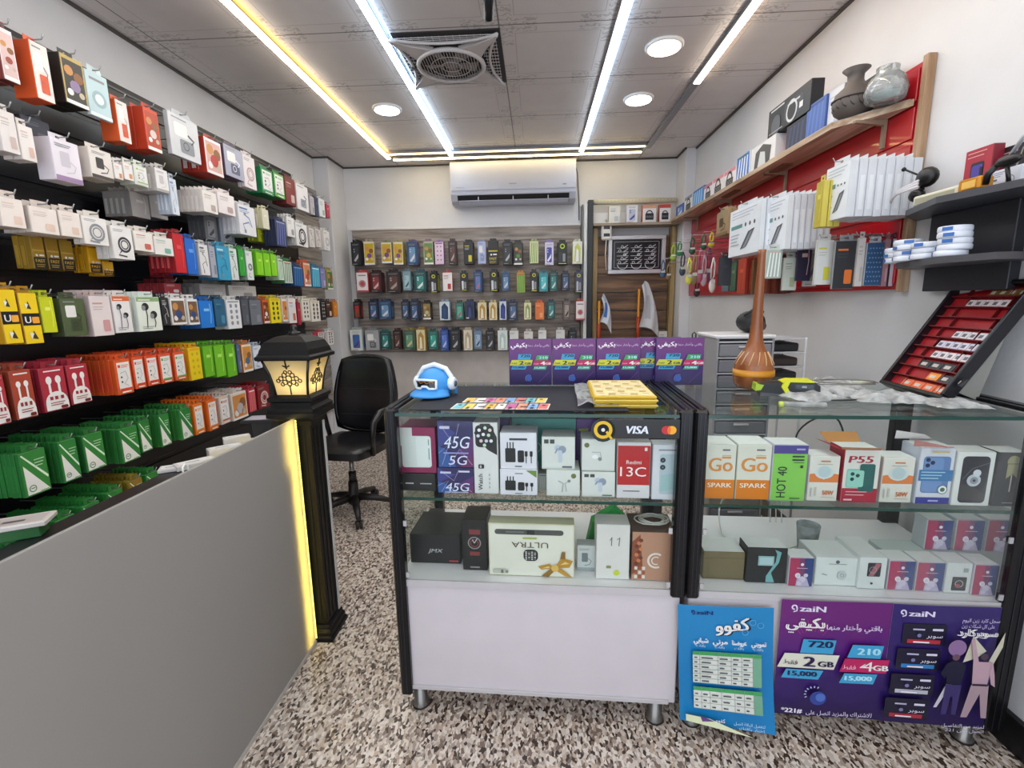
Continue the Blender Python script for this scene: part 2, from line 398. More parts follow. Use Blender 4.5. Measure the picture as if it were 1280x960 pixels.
def floormat():
    m, t, N, L, out = nt('speckled_granite')
    b = N.new('ShaderNodeBsdfPrincipled'); L.new(b.outputs[0], out.inputs[0]); b.inputs['Roughness'].default_value = .32
    tc = N.new('ShaderNodeTexCoord'); mp = N.new('ShaderNodeMapping'); L.new(tc.outputs['Object'], mp.inputs[0]); mp.inputs['Rotation'].default_value = (0, 0, .6); mp.inputs['Scale'].default_value = (1, .62, 1)
    nz = N.new('ShaderNodeTexNoise'); nz.inputs['Scale'].default_value = 45; L.new(mp.outputs[0], nz.inputs['Vector'])
    ad = N.new('ShaderNodeVectorMath'); ad.operation = 'SCALE'; ad.inputs['Scale'].default_value = .014; L.new(nz.outputs['Color'], ad.inputs[0])
    a2 = N.new('ShaderNodeVectorMath'); a2.operation = 'ADD'; L.new(mp.outputs[0], a2.inputs[0]); L.new(ad.outputs[0], a2.inputs[1])
    v = N.new('ShaderNodeTexVoronoi'); v.inputs['Scale'].default_value = 140; L.new(a2.outputs[0], v.inputs['Vector'])
    s = N.new('ShaderNodeSeparateColor'); L.new(v.outputs['Color'], s.inputs[0])
    r = N.new('ShaderNodeValToRGB'); r.color_ramp.interpolation = 'CONSTANT'; L.new(s.outputs[0], r.inputs[0])
    el = r.color_ramp.elements; el[0].position = 0; el[0].color = lin('#41362f'); el[1].position = .15; el[1].color = lin('#7d6c60')
    for p, c in ((.33, '#a89a8e'), (.49, '#cdc0b4'), (.70, '#ded4c8'), (.9, '#bda996')): e = el.new(p); e.color = lin(c)
    # faint joints between the slabs
    sx = N.new('ShaderNodeSeparateXYZ'); L.new(tc.outputs['Object'], sx.inputs[0]); ms = []
    for k, sp in (('X', .4), ('Y', .4)):
        q = N.new('ShaderNodeMath'); q.operation = 'MODULO'; a = N.new('ShaderNodeMath'); a.operation = 'ADD'; a.inputs[1].default_value = 8.13
        L.new(sx.outputs[k], a.inputs[0]); L.new(a.outputs[0], q.inputs[0]); q.inputs[1].default_value = sp
        w = N.new('ShaderNodeMath'); w.operation = 'LESS_THAN'; w.inputs[1].default_value = .003; L.new(q.outputs[0], w.inputs[0]); ms.append(w)
    mx = N.new('ShaderNodeMath'); mx.operation = 'MAXIMUM'; L.new(ms[0].outputs[0], mx.inputs[0]); L.new(ms[1].outputs[0], mx.inputs[1])
    m2 = N.new('ShaderNodeMath'); m2.operation = 'MULTIPLY'; m2.inputs[1].default_value = .45; L.new(mx.outputs[0], m2.inputs[0])
    mm = N.new('ShaderNodeMix'); mm.data_type = 'RGBA'; L.new(m2.outputs[0], mm.inputs['Factor']); L.new(r.outputs[0], mm.inputs['A']); mm.inputs['B'].default_value = lin('#8d8178')
    L.new(mm.outputs['Result'], b.inputs['Base Color']); return m
def ceilmat():
    m, t, N, L, out = nt('embossed_ceiling_tiles')
    b = N.new('ShaderNodeBsdfPrincipled'); L.new(b.outputs[0], out.inputs[0]); b.inputs['Roughness'].default_value = .38; b.inputs['Metallic'].default_value = .1
    tc = N.new('ShaderNodeTexCoord'); sx = N.new('ShaderNodeSeparateXYZ'); L.new(tc.outputs['Object'], sx.inputs[0])
    def math_(op, a, b_=None, **k):
        q = N.new('ShaderNodeMath'); q.operation = op
        for i, z in enumerate((a, b_)):
            if z is None: continue
            if isinstance(z, (int, float)): q.inputs[i].default_value = z
            else: L.new(z, q.inputs[i])
        return q.outputs[0]
    T = .53; ed = []
    for k, off in (('X', 1.2165+T*8), ('Y', -2.345+T*12)):
        q = math_('MODULO', math_('ADD', sx.outputs[k], off), T); ed.append(math_('MINIMUM', q, math_('SUBTRACT', T, q)))
    seam = math_('LESS_THAN', math_('MINIMUM', ed[0], ed[1]), .0035)
    near = math_('LESS_THAN', math_('MINIMUM', ed[0], ed[1]), .06)
    crn = math_('LESS_THAN', math_('MAXIMUM', ed[0], ed[1]), .17)
    # curls pressed into the tile borders
    nz = N.new('ShaderNodeTexNoise'); nz.inputs['Scale'].default_value = 9; L.new(tc.outputs['Object'], nz.inputs['Vector'])
    w = N.new('ShaderNodeTexWave'); w.wave_type = 'RINGS'; w.inputs['Scale'].default_value = 13; w.inputs['Distortion'].default_value = 7; w.inputs['Detail'].default_value = 1; w.inputs['Detail Scale'].default_value = 3
    L.new(tc.outputs['Object'], w.inputs['Vector'])
    curl = math_('MULTIPLY', math_('GREATER_THAN', w.outputs['Fac'], .72), math_('MULTIPLY', near, crn))
    line = math_('MULTIPLY', math_('LESS_THAN', math_('ABSOLUTE', math_('SUBTRACT', math_('MINIMUM', ed[0], ed[1]), .07)), .002), 1.0)
    base = N.new('ShaderNodeMix'); base.data_type = 'RGBA'; base.inputs['A'].default_value = lin('#cdc6c4'); base.inputs['B'].default_value = lin('#dad4d2'); L.new(nz.outputs['Fac'], base.inputs['Factor'])
    m1 = N.new('ShaderNodeMix'); m1.data_type = 'RGBA'; L.new(math_('MULTIPLY', math_('MAXIMUM', curl, line), .32), m1.inputs['Factor']); L.new(base.outputs['Result'], m1.inputs['A']); m1.inputs['B'].default_value = lin('#4e4a4c')
    m2 = N.new('ShaderNodeMix'); m2.data_type = 'RGBA'; L.new(math_('MULTIPLY', seam, .75), m2.inputs['Factor']); L.new(m1.outputs['Result'], m2.inputs['A']); m2.inputs['B'].default_value = lin('#3c393a')
    L.new(m2.outputs['Result'], b.inputs['Base Color'])
    bp = N.new('ShaderNodeBump'); bp.inputs['Strength'].default_value = .3; bp.inputs['Distance'].default_value = .004; L.new(math_('SUBTRACT', 1.0, math_('MAXIMUM', curl, seam)), bp.inputs['Height']); L.new(bp.outputs[0], b.inputs['Normal'])
    return m
def woodmat(name, c1, c2, c3, axis=0, scale=3.0, rough=.5):
    m, t, N, L, out = nt(name)
    b = N.new('ShaderNodeBsdfPrincipled'); L.new(b.outputs[0], out.inputs[0]); b.inputs['Roughness'].default_value = rough
    tc = N.new('ShaderNodeTexCoord'); mp = N.new('ShaderNodeMapping'); L.new(tc.outputs['Object'], mp.inputs[0])
    sc = [12, 12, 12]; sc[axis] = 1.0; mp.inputs['Scale'].default_value = sc
    n = N.new('ShaderNodeTexNoise'); n.inputs['Scale'].default_value = scale; n.inputs['Detail'].default_value = 6; n.inputs['Distortion'].default_value = .6; L.new(mp.outputs[0], n.inputs['Vector'])
    r = N.new('ShaderNodeValToRGB'); L.new(n.outputs['Fac'], r.inputs[0]); e = r.color_ramp.elements
    e[0].position = .32; e[0].color = lin(c1); e[1].position = .68; e[1].color = lin(c3); q = e.new(.5); q.color = lin(c2)
    L.new(r.outputs[0], b.inputs['Base Color']); return m
struct(MB().box(XL-.1, YN, -.1, XR+.1, YB+.1, 0, floormat()), 'floor')
struct(MB().box(XL-.1, YN, ZC, XR+.1, YB+.1, ZC+.08, ceilmat()), 'ceiling')
struct(MB().box(XL-.1, YN, 0, XL, YB+.1, ZC, WALL), 'wall_left')
struct(MB().box(XR, YN, 0, XR+.1, YB+.1, ZC, WALL), 'wall_right')
struct(MB().box(XL, YB, 0, XR, YB+.1, ZC, WALL), 'wall_back')
struct(MB().box(XL, 4.13, 0, XL+.13, YB, ZC, WALL, .004), 'trim_1')       # boxed-in pipe, left corner
struct(MB().box(XR-.085, 4.2, 0, XR, YB, ZC, WALL, .004), 'trim_2')       # boxed-in pipe, right corner
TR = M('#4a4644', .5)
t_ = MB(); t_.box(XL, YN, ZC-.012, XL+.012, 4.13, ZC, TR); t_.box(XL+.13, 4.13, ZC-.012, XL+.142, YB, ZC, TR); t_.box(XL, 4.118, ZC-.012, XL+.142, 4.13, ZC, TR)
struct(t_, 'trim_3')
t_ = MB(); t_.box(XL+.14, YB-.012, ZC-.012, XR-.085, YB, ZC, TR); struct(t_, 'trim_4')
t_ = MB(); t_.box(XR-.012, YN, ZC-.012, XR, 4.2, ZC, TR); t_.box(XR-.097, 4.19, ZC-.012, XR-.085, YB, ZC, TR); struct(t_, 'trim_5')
BK = M('#0c0c0f', .38, noise=.03)
struct(MB().box(XR-.02, YN, 0, XR, 4.2, .10, BK, .002), 'baseboard_right')

# ------------------------------------------------------------------ left wall boards
BLK = M('#08080b', .35, noise=.02)
bd = thing('slatwall_board', 'long black slatted display board covering the left wall', 'display board', (XL+.002, 2.2, 0))
z_ = MB()
z_.box(0, -1.9, 0, .016, 1.5, 2.19, BLK)
z_.build('panel', bd)
z_ = MB()
for i in range(20): z_.box(.016, -1.9, .1+i*.107, .022, 1.5, .1+i*.107+.088, M('#0e0e13', .3, noise=.03), .002)
z_.build('slats', bd)
z_ = MB(); z_.box(0, -1.9, 2.19, .026, 1.5, 2.198, M('#5d5f63', .3, .6)); z_.build('top_edge', bd)
GW = woodmat('grey_oak_laminate', '#6e6660', '#8c847c', '#a49c92', 1)
bg_ = thing('grey_slatwall_board', 'narrow grey woodgrain slatted board at far end of left wall', 'display board', (XL+.002, 3.9, 0))
z_ = MB(); z_.box(0, -.19, .3, .016, .22, 2.19, GW); z_.build('panel', bg_)
z_ = MB()
for i in range(17): z_.box(.016, -.19, .3+i*.11, .022, .22, .3+i*.11+.092, GW, .002)
z_.build('slats', bg_)

O1, O2, R1, Y1, GN, LM, BL1 = '#d8552a', '#c9461f', '#b02a35', '#efc823', '#1f7a37', '#7ac321', '#1f74c9'
# u0, u1, v0, v1 of each front as seen on the plane of the fronts; n packs on the peg; pack thickness; print; colours; what it is
LEFT = [
 ('top row', [
  (0, 19, 38, 100, 2, .03, 'photo', ('#e9e0e2', '#d8b9b4', '#9b4a3a'), '#7a3a34', 'white pack with a reddish picture'),
  (42, 63, 57, 124, 1, .075, 'blister', ('#e9dfd8', '#d8552a', '#7d7f83'), '#d9582a', 'fat orange charger box'),
  (79, 106, 74, 131, 2, .05, 'photo', ('#c2a75e', '#3a352b', '#8f7a9c'), '#26241f', 'black box with a gold frame'),
  (107, 136, 93, 146, 1, .012, 'spot', ('#bcd3d6', '#dfeaea', '#9db6ba'), '#c9d8da', 'pale blue cloth-like blister card'),
  (147, 161, 128, 177, 1, .07, 'blister', ('#e8ddd6', '#d8552a', '#8c8c90'), '#d65a2c', 'orange box with a headset picture'),
  (182, 199, 138, 188, 2, .045, 'photo', ('#d9512a', '#b4401f', '#d8c8c2'), '#bf3f25', 'red-orange box with chrome parts'),
  (213, 248, 148, 198, 1, .02, 'blister', ('#cfd0d2', '#8b8e94', '#4a4a50'), '#b9bbbf', 'clear blister with two white chargers'),
  (257, 277, 176, 218, 3, .04, 'photo', ('#efe6e4', '#d8a9a2', '#b23a30'), '#a5301f', 'red box with a white front'),
  (281, 303, 185, 222, 2, .035, 'blister', ('#a4a6b8', '#5a5f76', '#e8e8f0'), '#5b4a5c', 'grey-violet boxed adaptor'),
  (304, 319, 196, 235, 3, .012, 'coil', ('#e2dadc', '#caa', '#b59a9c'), '#cfc6c6', 'pinkish white cable card'),
  (327, 341, 212, 243, 2, .05, 'window', ('#2f8a4e', '#4aa35c', '#4d5a50'), '#1c7a4a', 'green box with a pale label'),
  (343, 355, 218, 247, 2, .05, 'window', ('#67b04e', '#2c8a4a', '#4d5a50'), '#2e7c46', 'light green labelled box'),
  (357, 369, 224, 256, 3, .03, 'plain', ('#7a2a2c', '#c8b0a8', '#a1908a'), '#6e1f22', 'dark red carton'),
  (371, 385, 232, 263, 2, .015, 'blister', ('#e6e3e4', '#9a9ca2', '#33343a'), '#cdc6c4', 'white blister of a plug'),
  (388, 393, 246, 268, 1, .05, 'plain', ('#b5b0b4', '#8c8890', '#777'), '#a29ea4', 'slim grey pack'),
  (394, 398, 247, 270, 1, .05, 'solid', ('#2c3353', '#4f5a88', '#223'), '#232a4a', 'slim navy pack'),
  (399, 406, 249, 271, 1, .05, 'plain', ('#dfe3e4', '#9aa', '#677'), '#c8cccc', 'slim white pack'),
  (408, 412, 256, 272, 1, .04, 'solid', ('#b93049', '#d88', '#822'), '#a52a40', 'slim crimson pack'),
 ]),
 ('second row', [
  (0, 21, 140, 190, 2, .03, 'plain', ('#e4dcd8', '#cbb6ae', '#b7aaa6'), '#d8cfca', 'tilted cream white box'),
  (23, 43, 158, 200, 2, .03, 'plain', ('#e8e0db', '#d9b7a8', '#b7aaa6'), '#dcd2cc', 'cream white box with faint print'),
  (67, 100, 177, 227, 1, .06, 'adaptor', ('#e6dfe6', '#9d7fa6', '#c9c2cc'), '#ded5dc', 'white box with a lilac base'),
  (113, 140, 188, 224, 1, .07, 'adaptor', ('#e6ded6', '#4a3f3c', '#3c3836'), '#dad0c8', 'cream box with black print'),
  (143, 153, 205, 224, 3, .02, 'plain', ('#ece7e4', '#d8915a', '#b8b0aa'), '#ddd6d0', 'small white plug pack'),
  (155, 166, 205, 225, 3, .02, 'plain', ('#ece7e4', '#d8915a', '#b8b0aa'), '#ddd6d0', 'little white plug box'),
  (168, 184, 208, 232, 3, .02, 'window', ('#dfe3d8', '#9fc35a', '#8a9a70'), '#cfd6c8', 'white card with a pale green band'),
  (195, 210, 212, 240, 7, .018, 'adaptor', ('#e8e4e2', '#aaa5a4', '#c9c4c2'), '#bdb7b4', 'white phone holder box'),
  (212, 222, 224, 268, 4, .015, 'cable', ('#d6dce6', '#7f9ac2', '#8fa0b8'), '#aeb6c2', 'bluish clear cable pack'),
  (254, 271, 240, 266, 6, .02, 'plain', ('#eae4df', '#b9a9a0', '#b0a8a4'), '#dcd4ce', 'white charger carton'),
  (273, 293, 243, 268, 6, .02, 'plain', ('#ece3e2', '#b8a3a0', '#b0a8a4'), '#dfd4d2', 'pinkish white charger carton'),
  (299, 319, 258, 294, 5, .022, 'cable', ('#e5e3e6', '#5f7fae', '#6a86ad'), '#cfcdd0', 'white box with blue cable print'),
  (328, 336, 262, 286, 2, .02, 'solid', ('#d8d4c0', '#e9e4cc', '#999'), '#c9c2a0', 'pale gold and white pack'),
  (345, 358, 276, 308, 4, .018, 'stripe', ('#333a5c', '#6a76b0', '#9aa4cc'), '#262c48', 'dark blue pack with violet streaks'),
  (359, 368, 272, 296, 4, .018, 'plain', ('#e4e2de', '#999', '#aaa'), '#ccc8c4', 'narrow white cable card'),
  (370, 384, 280, 308, 5, .018, 'coil', ('#e6e4e2', '#888', '#2c2c30'), '#c8c4c0', 'white card with a black looped cable'),
  (387, 393, 286, 309, 3, .02, 'cable', ('#d9d4cf', '#999', '#7a706a'), '#bdb6b0', 'beige cable card'),
  (395, 401, 287, 309, 3, .02, 'cable', ('#d6cfca', '#a88', '#6a605c'), '#b8b0aa', 'tan cable card'),
  (405, 412, 289, 313, 2, .02, 'coil', ('#e6e4e2', '#aaa', '#b4b0ae'), '#d6d2ce', 'white looped cable card'),
 ]),
 ('third row', [
  (0, 30, 248, 284, 3, .022, 'plain', ('#ebe0d8', '#e3c9b8', '#cbbcb2'), '#d3c6bd', 'wide cream box'),
  (38, 72, 260, 292, 4, .022, 'plain', ('#ece1d9', '#e0c6b4', '#bcaea6'), '#cdc1b8', 'wide cream box with faint marks'),
  (75, 101, 265, 296, 4, .022, 'plain', ('#ebe0d8', '#e0c6b4', '#c4b6ae'), '#cfc3ba', 'square cream box'),
  (104, 134, 272, 306, 2, .02, 'coil', ('#e9e4df', '#999', '#8c8e92'), '#d9d2ca', 'white card with a grey ring cable'),
  (141, 166, 284, 324, 3, .022, 'coil', ('#e9e6e2', '#666', '#38393d'), '#d8d3ce', 'white card with a black coil'),
  (168, 191, 290, 314, 3, .025, 'plain', ('#eae4dd', '#c96a5a', '#b9b0a8'), '#d5cdc5', 'short white box with red word'),
  (193, 216, 297, 319, 3, .025, 'plain', ('#e8e4de', '#7fb5a4', '#b9b0a8'), '#d3ccc4', 'short white box with green smudge'),
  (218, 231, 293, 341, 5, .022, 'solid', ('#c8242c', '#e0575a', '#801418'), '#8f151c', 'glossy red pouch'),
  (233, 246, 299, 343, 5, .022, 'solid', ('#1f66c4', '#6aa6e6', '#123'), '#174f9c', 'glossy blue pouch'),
  (250, 261, 306, 344, 4, .02, 'cable', ('#e6e4e2', '#666', '#222226'), '#c3c0be', 'white pack with a black pen-like tip'),
  (263, 270, 308, 347, 3, .02, 'plain', ('#a9abb6', '#7c7f8c', '#666a78'), '#8b8d98', 'slim grey pouch'),
  (272, 287, 308, 350, 5, .02, 'cable', ('#3a9cc2', '#bfe3ee', '#1c6a8c'), '#2a7fa4', 'sky blue cable pack'),
  (288, 297, 311, 350, 4, .02, 'cable', ('#d9e0de', '#3a9c5c', '#2c3434'), '#9fb4a8', 'pale pack with a dark looped cord'),
  (299, 306, 312, 345, 5, .02, 'solid', ('#2f9c38', '#7fd06a', '#186a20'), '#1f7f2a', 'bright green slim pack'),
  (308, 316, 314, 350, 4, .02, 'coil', ('#dfe4e0', '#666', '#50555a'), '#8fa696', 'white and grey loop pack'),
  (321, 329, 316, 344, 6, .022, 'solid', ('#86cf1d', '#c8ee6a', '#4a8a10'), '#5fa812', 'lime green pouch nearest the white packs'),
  (330, 338, 317, 345, 6, .022, 'solid', ('#80cc1c', '#c8ee6a', '#4a8a10'), '#58a012', 'middle lime green pouch'),
  (339, 346, 318, 345, 6, .022, 'solid', ('#8ad420', '#c8ee6a', '#4a8a10'), '#5aa014', 'lime green pouch with glossy streak'),
  (348, 354, 324, 350, 4, .02, 'stripe', ('#dde4dc', '#6aa65a', '#4a7a44'), '#a9c0a4', 'white and green slim pack'),
  (355, 365, 327, 354, 4, .02, 'stripe', ('#d5dad0', '#2f7a44', '#c0522a'), '#3f7a4c', 'green striped leaf-like pack'),
  (367, 379, 333, 358, 4, .02, 'stripe', ('#1f4a7e', '#3a7ab8', '#8ac'), '#16365e', 'navy blue pack'),
  (380, 388, 329, 358, 3, .02, 'photo', ('#e6cfc0', '#d8875a', '#b8402a'), '#c05a34', 'orange and cream pack'),
  (390, 400, 334, 359, 3, .02, 'stripe', ('#2a8ab0', '#7fd0e0', '#dff'), '#1f6a8c', 'turquoise pack'),
  (401, 407, 336, 360, 2, .02, 'plain', ('#8a86b4', '#c4b8d8', '#556'), '#6a6694', 'mauve slim pack'),
  (409, 416, 338, 362, 2, .02, 'photo', ('#c9a05a', '#3f7a44', '#7a5a3a'), '#8a8a4a', 'mixed green and orange pack'),
 ]),
 ('fourth row', [
  (1, 24, 362, 430, 3, .03, 'ubox', ('#f0cb1c', '#e8912a', '#222'), '#b8860f', 'tall yellow and black carton nearest the camera'),
  (27, 50, 366, 430, 3, .03, 'ubox', ('#f2cd1e', '#e8912a', '#222'), '#a8780c', 'tall yellow and black carton with bent corner'),
  (52, 69, 371, 416, 4, .02, 'solid', ('#c8cf1f', '#e9ee6a', '#6a7a18'), '#a8b012', 'yellow-green slim pack'),
  (78, 107, 373, 420, 1, .05, 'blister', ('#4f5c3c', '#3c4630', '#2c3424'), '#3f4a30', 'square olive green boxed holder'),
  (114, 140, 370, 420, 5, .022, 'plain', ('#e2d6d4', '#c99', '#b5a6a4'), '#b9a8a6', 'pinkish white slim carton'),
  (142, 164, 370, 416, 4, .02, 'ear', ('#e9e5e4', '#dd6a34', '#28282c'), '#d8cfcc', 'white and orange earphone pack'),
  (172, 201, 371, 414, 5, .02, 'ear', ('#e3e9dc', '#8fae7a', '#2a2c2c'), '#cfd8d0', 'pale green earphone pack'),
  (203, 212, 372, 407, 3, .02, 'cable', ('#26262a', '#888', '#e9e9e9'), '#1b1b1e', 'black pack with a white earbud'),
  (214, 232, 373, 406, 4, .022, 'photo', ('#e8e6e4', '#6f5a48', '#3b4a7a'), '#d5d3d0', 'white pack with a photo print'),
  (235, 248, 374, 406, 4, .022, 'photo', ('#e8e6e4', '#6f5a48', '#3b4a7a'), '#d5d3d0', 'narrower white pack with a photo print'),
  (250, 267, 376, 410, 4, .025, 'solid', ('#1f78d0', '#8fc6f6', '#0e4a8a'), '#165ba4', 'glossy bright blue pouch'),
  (269, 282, 374, 408, 4, .022, 'plain', ('#2c5f7e', '#4a88a8', '#123a50'), '#1e465e', 'dark teal blue carton'),
  (284, 301, 375, 411, 3, .022, 'dots', ('#e6e6e6', '#9a9a9e', '#8c8e94'), '#c9c9cb', 'white pack with grey earbud prints'),
  (303, 311, 375, 406, 3, .025, 'plain', ('#55585f', '#6a6e76', '#3a3c42'), '#44474e', 'narrow slate grey box'),
  (313, 327, 375, 406, 3, .025, 'plain', ('#70747c', '#8a8e96', '#50535a'), '#55585f', 'wide slate grey box'),
  (329, 336, 375, 404, 3, .022, 'photo', ('#d8642a', '#7a3420', '#e8e0d8'), '#b04a1c', 'orange and brown pack'),
  (338, 351, 373, 404, 4, .022, 'dots', ('#ecd81c', '#d8b818', '#3a3a1c'), '#c8b010', 'bright yellow pack with black dots'),
  (353, 359, 374, 402, 3, .022, 'photo', ('#e8e2dc', '#e0873a', '#c0a080'), '#d0c4b8', 'white and orange slim pack'),
  (361, 370, 373, 404, 3, .022, 'plain', ('#e6e0de', '#c06a5a', '#8aa0c0'), '#d0c6c2', 'white pack with a blue foot'),
  (372, 376, 378, 406, 3, .022, 'solid', ('#b0243a', '#d86a6a', '#6a1420'), '#8a1a28', 'crimson slim pack'),
  (378, 387, 374, 401, 4, .02, 'dots', ('#ece6da', '#c9b9a0', '#3c3a38'), '#d8cfbc', 'cream pack with black dots'),
  (389, 400, 376, 402, 4, .02, 'dots', ('#ece6da', '#c9b9a0', '#3c3a38'), '#d8cfbc', 'cream pack with black dots and wide face'),
  (402, 407, 377, 400, 2, .02, 'dots', ('#2a2a2a', '#888', '#ddd8d0'), '#1c1c1c', 'black and white spotted pack'),
  (408, 415, 377, 397, 2, .02, 'plain', ('#4a2c20', '#d8d0c4', '#a07050'), '#3a2018', 'brown and white pack'),
  (417, 422, 377, 396, 2, .02, 'solid', ('#d8862a', '#f0b05a', '#8a4a10'), '#b86a18', 'orange end pack'),
 ]),
 ('fifth row', [
  (-12, 9, 468, 532, 4, .022, 'plugs', ('#b23440', '#a02834', '#701c28'), '#7a2a24', 'brick red twin-plug pack nearest the camera'),
  (16, 43, 462, 524, 6, .02, 'plugs', ('#a8422f', '#8f3328', '#701c18'), '#8c3a26', 'rust red twin-plug pack'),
  (52, 84, 459, 514, 7, .02, 'plugs', ('#a82a3c', '#9a2234', '#701420'), '#8f2030', 'crimson twin-plug pack'),
  (86, 112, 455, 505, 6, .02, 'plugs', ('#a82a3a', '#9a2234', '#701420'), '#962434', 'crimson twin-plug pack beside the orange ones'),
  (145, 165, 449, 493, 11, .017, 'window', ('#dc5f26', '#d8402c', '#4a4444'), '#cc4f1c', 'orange pack at front of the longest stack'),
  (167, 181, 446, 486, 9, .018, 'window', ('#dd5a2c', '#d8402c', '#4a4444'), '#cc4a20', 'orange pack with grey cable on its label'),
  (183, 198, 444, 482, 9, .018, 'window', ('#dc5428', '#d8402c', '#4a4444'), '#c8451e', 'orange-red pack with white label'),
  (200, 215, 442, 479, 9, .018, 'window', ('#dd5a30', '#58a05a', '#4a4444'), '#c8451e', 'orange pack with a green mark on its label'),
  (218, 232, 440, 475, 9, .018, 'window', ('#de5a2c', '#6ab04e', '#4a4444'), '#ca4a20', 'last orange pack before the yellow ones'),
  (237, 252, 434, 475, 9, .018, 'dots', ('#e3c81c', '#e9a21f', '#c9a80f'), '#d59a14', 'yellow cable pack'),
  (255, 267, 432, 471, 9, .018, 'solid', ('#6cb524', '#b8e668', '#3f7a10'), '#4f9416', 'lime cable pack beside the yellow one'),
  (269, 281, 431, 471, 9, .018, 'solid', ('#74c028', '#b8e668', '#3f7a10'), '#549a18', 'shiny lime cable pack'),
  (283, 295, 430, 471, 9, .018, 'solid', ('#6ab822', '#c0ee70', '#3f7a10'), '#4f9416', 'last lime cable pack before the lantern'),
  (297, 301, 430, 466, 6, .02, 'plain', ('#5a6c88', '#8a9ab0', '#334'), '#46566e', 'grey-blue slim pack'),
  (303, 315, 430, 465, 7, .02, 'photo', ('#e6dcc8', '#d8943a', '#4a6a8a'), '#b9702c', 'orange and white pack beside the lantern'),
  (317, 327, 432, 461, 6, .02, 'coil', ('#dfe3ea', '#5a7ab0', '#4a5a7a'), '#aab4c4', 'white and blue pack beside the lantern'),
  (398, 405, 415, 432, 2, .02, 'dots', ('#e6e2de', '#a44', '#2a2a2a'), '#b83a4a', 'red and white pack beyond the lantern'),
  (410, 417, 414, 431, 2, .02, 'dots', ('#e6e2de', '#a44', '#1e1e1e'), '#d0ccc8', 'white pack with black rings beyond the lantern'),
 ]),
 ('sixth row', [
  (27, 61, 562, 619, 13, .014, 'diag', ('#2b7d36', '#2b7d36', '#1a5a24'), '#256f30', 'green and white cable pack nearest the camera'),
  (76, 99, 549, 602, 12, .014, 'diag', ('#2b7d36', '#2b7d36', '#1a5a24'), '#256f30', 'green and white cable pack on its own peg'),
  (105, 131, 541, 588, 11, .014, 'diag', ('#2a7a35', '#2b7d36', '#1a5a24'), '#23692d', 'green and white cable pack of a full peg'),
  (151, 174, 533, 577, 10, .016, 'diag', ('#2a7a35', '#2b7d36', '#1a5a24'), '#2a7234', 'green pack with a white cord showing'),
  (175, 189, 525, 565, 9, .016, 'diag', ('#277632', '#2b7d36', '#1a5a24'), '#256f30', 'narrow green and white pack'),
  (200, 213, 517, 558, 10, .016, 'diag', ('#2a7a35', '#2b7d36', '#1a5a24'), '#256f30', 'green pack between two narrow stacks'),
  (226, 240, 510, 549, 10, .016, 'diag', ('#2a7a35', '#2b7d36', '#1a5a24'), '#2d7a38', 'last green pack before the orange ones'),
  (243, 255, 504, 543, 9, .017, 'window', ('#dd7a20', '#e08a2a', '#6a5a8a'), '#d8691a', 'amber orange pack with white label'),
  (260, 272, 499, 538, 9, .017, 'window', ('#dd6a1e', '#e08a2a', '#4a5a9a'), '#cf5f18', 'amber orange pack with blue print'),
  (275, 287, 495, 530, 9, .017, 'window', ('#d9c4b8', '#c0562a', '#6a6a5a'), '#c4b4a8', 'white and brown-orange pack'),
  (290, 309, 490, 524, 8, .017, 'photo', ('#e0d6cc', '#d8883a', '#b8b0b4'), '#cfc5bd', 'white pack with orange foot'),
  (311, 320, 486, 515, 6, .02, 'stripe', ('#c23a48', '#e88', '#fff0f0'), '#a52a3a', 'pinkish red pack'),
  (322, 337, 481, 510, 6, .02, 'coil', ('#8a1820', '#c04a4a', '#e8c8c0'), '#6f1218', 'dark red pack with a pale ring'),
 ]),
 ('lowest row', [
  (8, 32, 682, 730, 13, .014, 'diag', ('#24702f', '#2b7d36', '#1a5a24'), '#1f6a33', 'dark green pack nearest the camera'),
  (36, 66, 660, 705, 12, .014, 'diag', ('#2a7a35', '#2b7d36', '#1a5a24'), '#22702e', 'green pack with a white stripe on top'),
  (72, 98, 645, 690, 12, .014, 'diag', ('#2a7a35', '#2b7d36', '#1a5a24'), '#22702e', 'green pack beside the loose clip'),
  (105, 128, 628, 670, 12, .014, 'diag', ('#2a7a35', '#2b7d36', '#1a5a24'), '#247430', 'green pack just above the frosted panel'),
  (136, 156, 612, 650, 12, .014, 'diag', ('#277632', '#2b7d36', '#1a5a24'), '#22702e', 'green pack next to the brown one'),
  (163, 180, 598, 634, 10, .014, 'diag', ('#8a6a20', '#a07a2a', '#5a4414'), '#7a6a20', 'brownish green pack'),
  (184, 200, 590, 622, 10, .014, 'diag', ('#2a7a35', '#2b7d36', '#1a5a24'), '#247430', 'last green pack before the white boxes'),
 ]),
]
def kind_of(st): return {'cable': 'cable_pack', 'plugs': 'charger_pack', 'diag': 'cable_pack', 'window': 'cable_pack', 'ear': 'earphone_pack', 'coil': 'cable_pack', 'ubox': 'adaptor_box', 'photo': 'accessory_box', 'solid': 'accessory_pouch'}.get(st, 'accessory_pack')
